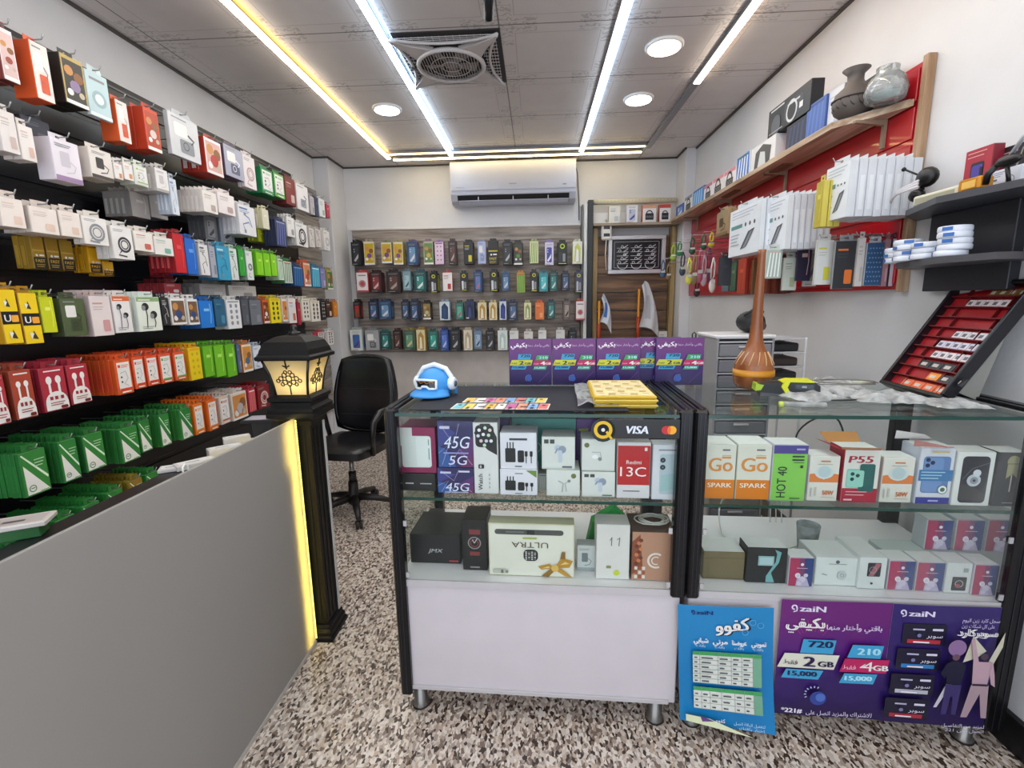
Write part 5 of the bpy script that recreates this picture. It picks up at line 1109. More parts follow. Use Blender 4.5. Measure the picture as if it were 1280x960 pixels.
GC = 'boxes on show inside the glass counters'
def item(u0, u1, v0, v1, d, t, side, st, cols, desc, base=None, name='boxed_gadget', front=None, top=None, w=None, tabs=False):
    vm = (v0+v1)/2; xa, _ = cpt(u0, vm, d); xb, _ = cpt(u1, vm, d); _, zt = cpt((u0+u1)/2, v0, d); _, zb = cpt((u0+u1)/2, v1, d)
    if base is not None: zb = base
    xa = max(xa, .018)
    p = cw((xa+xb)/2, d, zb)
    return product(name, 'box', desc, xb-xa-.001, zt-zb, t, side, st, cols, p, TH, GC, tab=tabs, front=front, top=top), zt
S1, S0 = .7052, .4512
def f_router(c): c.rect(0, 0, 1, 1, '#8a1f4f'); c.rect(0, .6, .35, 1, '#d8d4d2'); c.rrect(.03, .12, .88, .82, .08, '#d5dad6'); c.rrect(.45, .14, .88, .8, .06, '#dfe4e2'); c.rect(.8, .3, .83, .55, '#7f9a98'); c.rect(.8, .62, .83, .75, '#7f9a98')
def f_blackname(c): c.rect(0, 0, 1, 1, '#201e20'); rows_of_type(c, .1, .4, 1, .25, '#c8c4c4', t=.08); rows_of_type(c, .55, .4, 1, .34, '#b8b4b4', t=.06)
def f_45(top):
    def f(c):
        c.rect(0, 0, 1, 1, '#2a2358'); c.poly([(0, .4), (.5, .75), (0, 1)], '#3a3f86'); c.poly([(.5, .3), (1, .7), (1, .1)], '#5a2a6a'); c.poly([(0, 0), (.5, 0), (.2, .4), (0, .45)], '#2f5a9c'); c.poly([(.6, 0), (1, 0), (1, .3)], '#6a2a5a')
        for a in (((.1, .9), (.45, .5), (.6, .95)), ((.3, .0), (.6, .4), (.95, .05)), ((.0, .3), (.3, .5), (.1, .05))): c.line(a, .012, '#b8a8d8')
        if top: c.text('45G', .15, .42, .26, '#dfe6ff', wid=.7, shear=.2); c.rect(.06, .84, .34, .9, '#c8c8e0'); c.rect(.15, .3, .85, .33, '#9a9ad8'); c.text('5G', .28, .06, .2, '#e8e0ff', wid=.5, shear=.2)
        else: c.text('45G', .2, .08, .34, '#e0e6ff', wid=.65, shear=.2); c.rect(.08, .8, .38, .88, '#c8c8e0'); c.rect(.6, .86, .9, .93, '#d8d0e8'); c.rect(.2, .03, .85, .06, '#c8c8e8')
    return f
def f_watch(c):
    c.rect(0, 0, 1, 1, '#dcdad8'); c.poly([(.3, .99), (.7, .99), (.98, .8), (.98, .55), (.6, .62), (.3, .72), (.03, .86)], '#1c1c1f')
    c.rrect(.08, .66, .86, .97, .18, '#0e0e10'); k = c.n; c.n += 1
    for i, (a, b) in enumerate(((.25, .9), (.5, .93), (.7, .9), (.2, .82), (.42, .84), (.64, .83), (.32, .75), (.54, .75), (.74, .75), (.46, .69))): c.disc(a, b, .075, ('#e8e8e8', '#c8d8c0', '#e0c8c8', '#d0d0e8')[i % 4], 8, k)
    c.text('Watch', .36, .06, .11, '#26262a', wid=None, rot=math.pi/2) if False else c.text('Watch', .34, .05, .06, '#26262a', rot=math.pi/2, bold=.004); c.rrect(.18, .36, .42, .42, .04, '#26262a'); c.text('8', .24, .368, .04, W_)
    for y in (.08, .14, .2, .26): c.rect(.62, y, .66, y+.03, '#9a9aa0')
def f_charger(gr):
    def f(c):
        c.rect(0, 0, 1, 1, '#dedce4'); c.rect(.25, .8, .75, .86, '#3a3a44') if not gr else c.rect(.4, .84, .62, .88, '#777'); 
        if gr: c.poly([(.7, .99), (.99, .99), (.99, .7)], '#6a8a3a')
        c.rrect(.13, .18, .42, .58, .03, '#121214'); c.rrect(.48, .18, .66, .52, .04, '#121214'); k = c.n; c.n += 1
        for x in (.18, .26, .34): c.rect(x, .55, x+.03, .75, '#121214', k)
        for x in (.72, .86): c.rrect(x-.04, .35, x+.04, .5, .02, '#121214', k); c.rect(x-.012, .16, x+.012, .38, '#121214', k)
        c.rect(.4, .05, .6, .08, '#55555c'); 
    return f
def f_buds(kind):
    def f(c):
        c.rect(0, 0, 1, 1, '#d8dad4')
        if kind == 0: c.rect(.06, .8, .2, .93, '#3f4440'); c.rect(.24, .8, .38, .93, '#3f4440'); c.disc(.48, .66, .1, '#b8c2d6'); c.disc(.62, .62, .12, '#8f98a8'); c.rrect(.5, .2, .62, .6, .05, '#c2cad8'); c.line([(.4, .5), (.48, .66)], .04, '#8a92a8'); c.rect(.62, .05, .92, .09, '#3c3e48')
        elif kind == 1: c.disc(.82, .8, .08, '#6a6f3c'); c.line([(.35, .6), (.5, .5), (.47, .15)], .04, '#a8aca8'); c.line([(.7, .62), (.56, .5), (.6, .18)], .04, '#b4b8b4'); c.disc(.68, .6, .05, '#80857f')
        elif kind == 2: c.disc(.14, .82, .08, '#6a6f3c'); c.disc(.4, .45, .1, '#f6f6f4', ry=.07); c.disc(.55, .38, .06, '#8a8f8a'); c.line([(.3, .6), (.55, .6), (.6, .4)], .02, '#a0a49f')
        c.rect(.0, .0, 1, .03, '#c2c4be')
    return f
def f_13c(c): c.rect(0, 0, 1, 1, '#d8d4d6'); c.rect(0, .24, 1, .95, '#b81418'); c.text('Redmi', .27, .62, .07, '#f0e6e6', wid=.46); c.text('13C', .08, .40, .17, '#f4eaea', wid=.8); c.rect(.82, .86, .9, .92, '#e8d8d8'); c.rect(.18, .12, .7, .14, '#7a7678')
def f_phonebox(c): c.rect(0, 0, 1, 1, '#d6d6dc'); rows_of_type(c, .2, .9, 1, .65, '#8a8a94', t=.025); c.rrect(.25, .1, .93, .84, .1, '#b4c4cc'); c.poly([(.3, .15), (.9, .2), (.9, .5), (.3, .45)], '#9fc0c0'); k = c.n; c.disc(.36, .73, .1, '#26282c'); c.disc(.36, .6, .1, '#26282c'); c.disc(.36, .73, .04, '#6a6e74'); c.disc(.36, .6, .04, '#6a6e74')
def f_black2(c): c.rect(0, 0, 1, 1, '#1c1b1d'); c.text('JMX', .36, .38, .13, '#c4c4c8', wid=.28, shear=.3); c.rect(.78, .06, .96, .12, '#a83a44')
def f_watchdark(c): c.rect(0, 0, 1, 1, '#161414'); c.rect(.28, .72, .75, .82, '#7a3034'); c.ring(.5, .55, .28, .05, '#8a8488'); c.ring(.5, .55, .17, .02, '#b0484c'); c.line([(.5, .55), (.62, .64)], .03, '#c8c8c8'); c.line([(.5, .55), (.42, .62)], .03, '#c8c8c8'); c.rect(.3, .3, .72, .38, '#7a3034'); c.rect(.3, .05, .7, .08, '#8a8488')
def f_ultra(c):
    c.rect(0, 0, 1, 1, '#d6d2b8'); c.rect(.01, .015, .99, .985, '#dedcce'); c.rrect(.07, .8, .88, .9, .05, '#4a4c4a'); c.rect(.45, .81, .54, .89, '#23252a'); c.rrect(.2, .83, .42, .87, .02, '#6a6c6a'); c.rrect(.4, .72, .57, .755, .02, '#a8b060')
    c.text('ULTRA', .70, .66, .105, '#5a4a38', wid=.43, rot=math.pi)
    c.rrect(.41, .30, .58, .52, .05, '#16171a'); k = c.n; c.n += 1
    for i in range(4):
        for j in range(5): c.rect(.43+.035*i, .325+.035*j, .452+.035*i, .345+.035*j, ('#c8c8c4', '#7a7a78')[(i*j+i) % 2], k)
    G1, G2 = '#b8892e', '#8a6420'
    c.poly([(.58, .2), (.72, .26), (.76, .17), (.62, .14)], G1); c.poly([(.76, .17), (.86, .38), (.99, .33), (.95, .2)], G1); c.poly([(.74, .18), (.62, .02), (.70, .0), (.79, .15)], G2); c.poly([(.84, .36), (.86, .50), (.9, .5), (.9, .36)], G2); c.poly([(.78, .15), (.9, .03), (.98, .02), (.85, .18)], G1); c.disc(.78, .18, .045, '#d8b05a'); c.poly([(.62, .17), (.7, .22), (.72, .19)], '#e6c67a'); c.poly([(.84, .25), (.9, .32), (.95, .28)], '#e6c67a')
    c.rrect(.04, .05, .2, .13, .02, '#b8b8aa'); k = c.n; c.rect(.14, .06, .17, .12, '#6a6a60'); c.disc(.21, .09, .02, '#8a8a80')
def f_white2(c): c.rect(0, 0, 1, 1, '#dad7d2'); c.line([(.4, .72), (.46, .78), (.45, .62)], .03, '#6a6860'); c.line([(.62, .74), (.7, .78), (.68, .62)], .03, '#6a6860'); c.rect(.3, .2, .45, .25, '#8a8f5a'); c.disc(.62, .12, .1, '#c8d03a', ry=.09)
def f_brown(c):
    c.rect(0, 0, 1, 1, '#b98a70'); c.poly([(0, .1), (.25, .3), (.18, .95), (0, .8)], '#8a4a34'); k = c.n; c.n += 1
    for j in range(9): c.disc(.1+.05*(j % 3), .35+.06*j, .05, ('#6a3424', '#c87a4a')[j % 2], 7, k)
    c.ring(.55, .42, .2, .05, '#e8d8cc', a0=.9, a1=5.2); c.ring(.55, .42, .11, .03, '#e8d8cc', a0=.9, a1=5.2); k = c.n; c.n += 1
    for i in range(3):
        for j in range(3): c.rect(.06+.09*i, .04+.09*j, .13+.09*i, .11+.09*j, '#e0d8d0' if (i+j) % 2 == 0 else '#a8583a', k)
def f_teal(c):
    c.rect(0, 0, 1, 1, '#3f9a90'); k = c.n; c.n += 1
    for i in range(4): c.ring(.12+.25*i, .5, .09, .012, '#cfe8e4', 12, k=k); c.disc(.12+.25*i, .5, .045, '#1f5a56', 8, k)
    c.text('2', .05, .72, .2, '#1a3a38')
I = [
 (495, 545, 592, 623, .06, .12, '#1c1a1c', '', (), 'long black carton under the magenta router box', S1, f_blackname),
 (547, 593, 585, 625, .05, .10, '#2a2458', '', (), 'purple and blue 45G box, lower of the stacked pair', S1, f_45(0)),
 (592, 623, 528, 626, .05, .06, '#d4d2d0', '', (), 'tall white watch box with a black strapped watch', S1, f_watch),
 (625, 672, 587, 627, .045, .08, '#e2e0e6', '', (), 'white charger box with a green corner', S1, f_charger(1)),
 (683, 725, 588, 628, .045, .09, '#d8dad4', '', (), 'white earbuds box, lower left one with a round sticker', S1, f_buds(1)),
 (727, 769, 590, 629, .045, .09, '#dadcd6', '', (), 'white earbuds box beside the red phone box, lower one', S1, f_buds(0)),
 (771, 813, 553, 630, .04, .05, '#c8c4c6', '', (), 'red and white Redmi 13C phone box', S1, f_13c),
 (815, 850, 556, 631, .035, .05, '#d0d0d6', '', (), 'white phone box with a pale blue phone beside the column', S1, f_phonebox),
 (505, 576, 668, 727, .10, .16, '#1a191b', '', (), 'large black carton at the left of the bottom shelf', S0, f_black2),
 (578, 609, 650, 729, .07, .10, '#131214', '', (), 'tall black smartwatch box with red lettering', S0, f_watchdark),
 (611, 718, 655, 734, .05, .05, '#cdc9a8', '', (), 'wide cream ULTRA watch box set upside down with a gold bow', S0, f_ultra),
 (721, 744, 682, 734, .09, .04, '#c2c6c6', 'adaptor', ('#c6cac8', '#9aa4a4', '#70787c'), 'small silvery box beside the ULTRA box', S0, None),
 (745, 787, 656, 737, .05, .07, '#dcd9d4', '', (), 'white earphone box with a yellow dot', S0, f_white2),
 (789, 845, 665, 738, .05, .12, '#5a4438', '', (), 'brown box with a pale horseshoe print', S0, f_brown),
]
tops = {}
for (u0, u1, v0, v1, d, t, side, st, cols, desc, base, fr_) in I:
    o, zt = item(u0, u1, v0, v1, d, t, side, st, cols, desc, base, front=fr_); tops[desc[:14]] = (o, zt)
zt = tops['long black car'][1]; item(495, 545, 534, 592, .065, .10, '#7a1c46', '', (), 'magenta box showing a white wifi router', zt+.0004, front=f_router)
zt = tops['purple and blu'][1]; item(547, 593, 526, 584, .055, .10, '#322a66', '', (), 'purple and blue 45G box with a cream tag, upper one', zt+.0004, front=f_45(1))
zt = tops['white charger '][1]; item(625, 671, 541, 587, .05, .08, '#e4e2e8', '', (), 'white charger box with the black plug, upper of the pair', zt+.0004, front=f_charger(0))
item(677, 719, 546, 587, .06, .08, '#d8dad4', '', (), 'white earbuds box with two dark squares, upper left one', tops['white earbuds '][1]+.001, front=f_buds(0))
item(727, 769, 549, 589, .05, .08, '#dadcd6', '', (), 'white earbuds box with an olive round sticker, upper one', tops['white earbuds '][1]+.001, front=f_buds(2))
p = cw(cpt(579, 538, .045)[0], .052, .874); 
item(640, 720, 523, 560, .20, .16, '#3f9a90', '', (), 'teal carton with round icons behind the charger boxes', S1, front=f_teal, name='accessory_carton')
item(623, 637, 523, 545, .22, .12, '#5a3a8a', 'plain', ('#5a3a8a', '#7a5aa8', '#c8b8e0'), 'violet carton corner behind the watch box', S1, name='accessory_carton')
item(720, 746, 524, 560, .21, .10, '#6a3a8a', 'plain', ('#6a3a90', '#c9d03a', '#3a9a9a'), 'purple and yellow carton behind the earbuds boxes', S1, name='accessory_carton')
item(672, 684, 592, 628, .08, .05, '#8f8f88', 'stripe', ('#9a9a92', '#7a7a72', '#1f4a8a'), 'narrow grey carton between charger and earbuds boxes', S1)
item(520, 548, 651, 668, .24, .10, '#2c2b2d', 'solid', ('#343335', '#444346', '#222'), 'small dark case behind the large black carton', S0)
m = MB(); m.prism([(0, .001), (.10, .001), (.13, .07), (.08, .12), (.02, .10)], 'y', 0, .05, M('#1f9a3c', .5)); m.prism([(.02, .10), (.08, .12), (.13, .07), (.14, .10), (.09, .15)], 'y', .005, .045, M('#2fc05a', .5)); o = m.build('green_paper_box'); o.location = cw(.565, .20, S0); o.rotation_euler.z = TH; tag(o, 'crumpled bright green carton behind the white earphone box', 'box')
def coil(name, loc, rx, ry, n, col, label, r=.0022, seed=1, cat='cable', h=.004):
    rnd = random.Random(seed); pts = []
    for i in range(n*14+1):
        w = i*2*math.pi/14; k = 1+.14*math.sin(w*.31+seed)+rnd.uniform(-.03, .03)
        pts.append((rx*k*math.cos(w)+.004*math.sin(w*.7), ry*k*math.sin(w), r+h*i/(n*14)*n*.5+.003*abs(math.sin(w*1.7))))
    m = MB(); m.tube(pts, r, M(col, .45), 6); o = m.build(name); o.location = loc; return tag(o, label, cat)
zt = tops['brown box with'][1]; p = cw(cpt(816, 655, .10)[0], .11, zt+.001); coil('coiled_cable', p, .042, .032, 5, '#c9c6bc', 'pale grey cable coiled on top of the brown box', seed=3)

def f_go(c):
    c.rect(0, 0, 1, 1, '#d6d4c6'); c.rect(0, .0, 1, .36, '#d87a12'); c.rect(.55, .9, .8, .93, '#6a6a6a')
    c.text('Go', .12, .52, .25, '#d88a3a', wid=.78, bold=.012); c.rect(.54, .76, .84, .79, '#d88a3a'); c.rect(.54, .81, .84, .82, '#d8a05a'); c.text('SPARK', .1, .22, .085, '#f4e6d0', wid=.8, bold=.006)
def f_hot(c):
    c.rect(0, 0, 1, 1, '#7fc24f'); c.rect(0, .85, 1, 1, '#4a3f86'); c.text('HOT 40', .33, .08, .14, '#1c2a26', wid=None, rot=math.pi/2) if False else c.text('HOT 40', .42, .06, .15, '#1c2a26', wid=1.0, rot=math.pi/2, bold=.004)
    for y in (.79, .73): c.rect(.55, y, .9, y+.025, '#1a1c2a')
    c.rect(.6, .69, .9, .7, '#2c3a2a'); c.rect(.8, .6, .88, .65, '#1c2a26'); c.rect(.65, .92, .9, .95, '#a8a0d8'); c.rect(.55, .04, .85, .06, '#3f6a3a')
def f_50(c):
    c.rect(0, 0, 1, 1, '#d8d6cc'); c.poly([(0, .42), (1, .42), (1, .6), (.85, .62), (.5, .48), (.15, .62), (0, .6)], '#d87a3a'); c.disc(.5, .64, .33, '#c8d4d4', ry=.24); c.disc(.5, .66, .22, '#b4c6c8'); c.rect(.35, .88, .68, .91, '#c07a4a'); c.rect(.25, .82, .75, .835, '#a8a49a')
    c.text('50W', .48, .14, .1, '#c86a2c', wid=.38, bold=.006); c.rect(.45, .08, .9, .09, '#c89a78'); c.rect(.06, .1, .1, .3, '#b0aca4'); c.rect(.2, .12, .26, .32, '#bdb9b0')
def f_p55(c):
    c.rect(0, 0, 1, 1, '#d8d6ce'); c.text('P55', .12, .76, .13, '#a81c34', wid=.66, shear=.15, bold=.014); c.rect(0, 0, 1, .27, '#a81c34'); c.rrect(.1, .28, .62, .64, .06, '#7fc0ae'); c.rrect(.45, .2, .88, .74, .06, '#1c5a56'); c.rrect(.1, .3, .58, .62, .06, '#8fcab8'); k = c.n; c.n += 1
    c.disc(.25, .55, .06, '#1a3a3c', 8, k); c.disc(.4, .52, .06, '#1a3a3c', 8, k); c.disc(.25, .45, .06, '#1a3a3c', 8, k); rows_of_type(c, .1, .2, 2, .6, '#d8a0a8', .06); c.rect(.06, .04, .3, .07, '#e8c8cc')
def f_blue(c):
    c.rect(0, 0, 1, 1, '#d2d4dc'); c.rect(0, 0, 1, .12, '#33398e'); c.rrect(.1, .2, .9, .86, .1, '#5f7fb0'); c.rrect(.12, .22, .7, .84, .1, '#6f8fc0'); c.rect(-.0, .42, 1, .62, '#3f76a8'); k = c.n; c.n += 1
    for a, b in ((.22, .8), (.22, .7), (.36, .75)): c.disc(a, b, .07, '#1c2c4a', 9, k)
    rows_of_type(c, .06, .57, 3, .7, '#a8cce0', .055); c.disc(.74, .27, .15, '#e8ece8', ry=.15); c.ring(.74, .27, .15, .02, '#3a5a4a'); c.disc(.74, .27, .07, '#4a6a5a'); c.rect(.35, .05, .65, .08, '#b8b8e0'); c.rect(.3, .93, .8, .96, '#c8b87a')
def f_iph(c):
    c.rect(0, 0, 1, 1, '#dfe0dc'); c.rrect(.14, .05, .88, .93, .12, '#24242e'); c.poly([(.16, .1), (.86, .1), (.85, .2), (.5, .38), (.16, .4)], '#3e3b3c'); c.disc(.5, .48, .19, '#bfc4cc', ry=.19); c.disc(.56, .62, .11, '#d0d4da', ry=.11); c.disc(.5, .48, .11, '#8a8f98'); c.disc(.5, .48, .04, '#26282c'); c.line([(.18, .5), (.4, .7), (.85, .82)], .02, '#6a6a74')
def f_dark(c):
    c.rect(0, 0, 1, 1, '#26282e'); c.disc(.5, .84, .22, '#a8a278', ry=.24); c.rect(0, .78, 1, .81, '#33353c'); c.poly([(.3, .8), (.75, .8), (.7, .52), (.5, .62), (.3, .52)], '#a8a278'); c.rect(.46, .28, .5, .6, '#c8c4b8'); c.rect(.3, .06, .8, .075, '#a8a8ac'); c.rect(.86, .4, .87, .7, '#4a4ec0')
def f_bag(c): c.rect(0, 0, 1, 1, '#6f6447'); c.line([(0, .78), (1, .8)], .012, '#54492f'); c.line([(.1, .78), (.12, 0)], .008, '#5a4f34'); c.line([(0, .06), (1, .04)], .01, '#54492f')
def f_wave(c): c.rect(0, 0, 1, 1, '#1e2022'); c.rect(.28, .5, .68, .78, '#8fb0b4'); c.rect(.32, .54, .64, .74, '#a8c4c8'); c.poly([(.68, .98), (.85, .9), (.8, .6), (.62, .3), (.72, .02), (.5, .02), (.5, .2), (.72, .62), (.74, .85)], '#6fa8a8')
def f_pink(c):
    c.rect(0, 0, 1, 1, '#7a3a66'); c.poly([(0, 0), (.45, 0), (.4, 1), (0, 1)], '#a83358'); c.poly([(.7, 0), (1, 0), (1, 1), (.62, 1)], '#2c3f78'); c.poly([(.3, 0), (.9, 0), (.75, .3), (.35, .35)], '#b4a8c4'); c.disc(.52, .78, .07, '#e8e0ea'); c.rect(.3, .64, .75, .66, '#d8b8cc'); k = c.n; c.n += 1
    for a, b, r in ((.35, .4, .12), (.55, .25, .16), (.7, .4, .1), (.45, .12, .12)): c.disc(a, b, r, '#cfc4d6', 8, k)
    c.ring(.36, .38, .11, .03, '#f0e8ee')
def f_apple(c): c.rect(0, 0, 1, 1, '#d3d8d4'); c.disc(.52, .86, .05, '#5a5f66'); c.rect(.3, .77, .75, .79, '#8a8f8c'); c.ring(.64, .38, .12, .012, '#8a8f8c', ry_ if False else 18); c.rrect(.56, .2, .74, .55, .08, '#c0c6c4'); c.ring(.65, .38, .05, .01, '#70767a'); c.line([(.14, .42), (.28, .38)], .02, '#8a8f8c')
def f_wbox(c): c.rect(0, 0, 1, 1, '#d2d6d4'); c.rrect(.3, .4, .8, .85, .04, '#23262a'); c.poly([(.35, .42), (.55, .42), (.8, .82), (.6, .84)], '#a8606a'); c.ring(.5, .62, .14, .02, '#9aa0a4'); c.disc(.5, .18, .05, '#4a4f50')
def f_wbox2(c): c.rect(0, 0, 1, 1, '#d4d6d4'); c.rrect(.25, .08, .85, .55, .05, '#2a2a2e'); c.ring(.55, .32, .18, .04, '#b0a8a8'); c.disc(.5, .25, .1, '#a84a54'); c.rect(.65, .72, .85, .86, '#9aa0a0')
def lightop(c): c.rect(0, 0, 1, 1, '#f0f0ee')
IR = [
 (880, 919, 556, 635, .05, .09, '#d8d6c8', f_go, 'orange and white Go SPARK phone box next to the black column', S1),
 (920, 963, 556, 636, .05, .09, '#d8d6c8', f_go, 'orange and white Go SPARK phone box beside the green one', S1),
 (964, 1008, 556, 637, .045, .07, '#c8c4d8', f_hot, 'green phone box lettered HOT 40 with a purple top', S1),
 (1010, 1048, 570, 637, .05, .06, '#e0ded6', f_50, 'white and orange 50W box between green and red boxes', S1),
 (1052, 1098, 562, 640, .045, .07, '#a01c30', f_p55, 'red and white P55 phone box with open flaps', S1),
 (1101, 1141, 572, 640, .05, .06, '#e0ded6', f_50, 'white and orange 50W box right of the P55 box', S1),
 (1146, 1190, 560, 642, .045, .07, '#c8ccd8', f_blue, 'blue and white phone box with a round sticker', S1),
 (1192, 1240, 565, 643, .04, .06, '#dcdcd8', f_iph, 'white box picturing a black phone with earbuds', S1),
 (1243, 1282, 566, 645, .04, .06, '#22242a', f_dark, 'dark box with a pale ribbon at the right end', S1),
 (878, 930, 690, 745, .07, .09, '#7a6d4e', f_bag, 'plain brown paper carton on the bottom shelf', S0),
 (932, 983, 685, 745, .06, .06, '#1a1c1e', f_wave, 'black box with a pale teal wave', S0),
 (985, 1016, 697, 747, .05, .05, '#c8c8d0', f_pink, 'pink and blue box beside the teal wave box', S0),
 (1018, 1070, 697, 749, .06, .10, '#d8dcda', f_apple, 'white box with a small round gadget outline', S0),
 (1072, 1107, 697, 749, .05, .12, '#d6dad8', f_wbox, 'white box with an upright dark watch picture', S0),
 (1109, 1142, 701, 751, .05, .06, '#c8c4cc', f_pink, 'pink and blue box right of the upright watch picture', S0),
 (1144, 1179, 703, 752, .05, .06, '#c8c4cc', f_pink, 'pink and blue box left of the squat white box', S0),
 (1181, 1213, 704, 753, .045, .06, '#d6dad8', f_wbox2, 'squat white box with a watch picture low down', S0),
 (1215, 1246, 706, 756, .04, .06, '#c8c4cc', f_pink, 'pink and blue box at the right end of bottom shelf', S0),
]
topz = 0
for (u0, u1, v0, v1, d, t, side, fr_, desc, base) in IR:
    o, zt = item(u0, u1, v0, v1, d, t, side, '', (), desc, base, front=fr_, top=lightop)
    if 'squat' in desc: topz = zt
for u0, u1, d, desc in ((1156, 1189, .12, 'left'), (1193, 1228, .12, 'middle'), (1232, 1266, .12, 'right')):
    # a second row stands on a clear riser behind the first
    o, zt = item(u0, u1, 650, 702, d, .05, '#b8bcc0', '', (), 'pink and blue box on the riser, %s of three' % desc, S0+.085, front=f_pink, top=lightop)
m = MB(); m.box(1.40, .115, S0, 1.62, .18, S0+.083, M('#c8d0cc', .4), .002); o = m.build('display_riser'); o.location = cw(0, 0, 0)*1; o.rotation_euler.z = TH; tag(o, 'pale riser block behind the front boxes, bottom shelf right', 'riser')
# open flaps of the red box
x, z = cpt(1075, 562, .045)
m = MB(); fm = M('#c0864e', .5); zt = cpt(1075, 562, .045)[1]-0
m.add([cw(x-.045, .045, zt), cw(x+.043, .045, zt), cw(x+.05, .02, zt+.012), cw(x-.06, .02, zt+.014)], [(0, 1, 2, 3)], fm); m.add([cw(x-.045, .115, zt), cw(x+.043, .115, zt), cw(x+.05, .15, zt+.02), cw(x-.05, .15, zt+.02)], [(0, 1, 2, 3)], fm); m.add([cw(x-.0455, .046, zt), cw(x-.0455, .114, zt), cw(x-.075, .12, zt+.008), cw(x-.07, .04, zt+.01)], [(0, 1, 2, 3)], M('#a8203a', .5))
o = m.build('carton_flaps'); 
for ob in list(COL.objects):
    if ob.get('label', '').startswith('red and white P55'):
        bpy.context.view_layer.update(); o.parent = ob; o.matrix_parent_inverse = ob.matrix_world.inverted()
x, z = cpt(1168, 558, .045)
m = MB(); m.add([cw(x-.05, .045, z), cw(x+.045, .045, z), cw(x+.03, .02, z+.004), cw(x-.06, .03, z+.022)], [(0, 1, 2, 3)], M('#c88a84', .5)); m.add([cw(x-.05, .115, z), cw(x+.045, .115, z), cw(x+.0, .08, z+.022), cw(x-.065, .09, z+.03)], [(0, 1, 2, 3)], M('#e8e4e4', .5)); o = m.build('carton_flaps')
for ob in list(COL.objects):
    if ob.get('label', '').startswith('blue and white phone box'): o.parent = ob; bpy.context.view_layer.update(); o.matrix_parent_inverse = ob.matrix_world.inverted()
g = thing('glass_cup', 'small clear cup behind the white boxes on the bottom shelf', 'cup', cw(1.27, .26, S0)); m = MB(); m.lathe([(.026, 0), (.034, .085), (.031, .085), (.023, .004), (0, .004)], GLASS('#d8e0e0', .5, .1, .35), 18); m.build('body', g); m = MB(); m.lathe([(0, .005), (.022, .005), (.025, .04), (0, .04)], M('#8f9296', .5), 14); m.build('contents', g)
# wires inside the right counter
def wire(pts, r, col, label, name='loose_cable'):
    m = MB(); P = [Vector(p) for p in pts]; out = []
    for i in range(len(P)-1):
        p0, p1, p2, p3 = P[max(i-1, 0)], P[i], P[i+1], P[min(i+2, len(P)-1)]
        for k in range(6):
            t = k/6; out.append(.5*((2*p1)+(-p0+p2)*t+(2*p0-5*p1+4*p2-p3)*t*t+(-p0+3*p1-3*p2+p3)*t**3))
    out.append(P[-1]); m.tube(out, r, M(col, .45), 6); return tag(m.build(name), label, 'cable')
wire([cw(1.06, .30, S0+.005), cw(1.03, .33, S0+.014), cw(1.05, .40, S0+.10), cw(1.18, .47, S0+.17)], .0025, '#dcdcd8', 'white wire rising behind the paper carton, right counter')
wire([cw(1.02, .24, S0+.004), cw(1.10, .27, S0+.004), cw(1.2, .25, S0+.004), cw(1.29, .30, S0+.004)], .002, '#d4d4d0', 'thin white wire lying across the bottom shelf')
wire([cw(1.23, .30, S1+.003), cw(1.24, .32, S1+.11), cw(1.31, .34, S1+.16), cw(1.37, .33, S1+.15), cw(1.40, .30, S1+.004)], .003, '#2a2a2c', 'black cable looping above the red P55 box')
for k in range(3): wire([cw(1.235+.02*k, .44, S0+.003), cw(1.23+.018*k, .44, S0+.10), cw(1.215+.03*k, .44, S0+.2)], .002, '#c8c8c4', 'pale wire hanging in the sheaf behind the right counter', 'hanging_wire')['group'] = 'sheaf of pale wires in the right counter'

# card payment sign
xa, _ = cpt(748, 535, -.008); xb, _ = cpt(850, 535, -.008); _, za = cpt(800, 524, -.008); _, zb = cpt(800, 548, -.008)
g = thing('payment_sign', 'black strip sign with a yellow Q, VISA and two overlapping discs', 'sign', cw((xa+xb)/2, -.010, zb), TH); w, h = xb-xa, za-zb
m = MB(); m.box(-w/2, 0, 0, w/2, .0025, h, M('#0b0b0e', .3), .001); m.prism([(-w/2+.012+.032*math.cos(i*.3927), h*.42+.032*math.sin(i*.3927)) for i in range(16)], 'y', .0, .0024, M('#0b0b0e', .3)); m.build('plate', g)
m = MB(); c = Card(m, (-w/2, -.0002, 0), (1, 0, 0), (0, 0, 1), w, h); q = .012/w
c.ring(q, .44, .024/w, .0085/w, '#d8b21c', 28, 1); c.disc(q, .44, .005/w, '#d8dade', 10, 2); c.poly([(q+.03, .32), (q+.055, .40), (q+.12, .0), (q+.095, -.06)], '#d8b21c', 3)
m.build('ring_emblem', g); m = MB(); c = Card(m, (-w/2, -.0002, 0), (1, 0, 0), (0, 0, 1), w, h)
c.text('VISA', .33, .26, .40, '#dfe4f0', wid=.28, shear=.2, bold=.006, k=1); m.build('lettering', g); m = MB(); c = Card(m, (-w/2, -.0002, 0), (1, 0, 0), (0, 0, 1), w, h); c.disc(.83, .46, .055, '#b8242c', 20, 2); c.disc(.9, .46, .055, '#e8a21c', 20, 3); c.poly([(.865, .7), (.883, .58), (.888, .46), (.883, .34), (.865, .22), (.847, .34), (.842, .46), (.847, .58)], '#e06a1c', 4); m.build('disc_emblem', g)

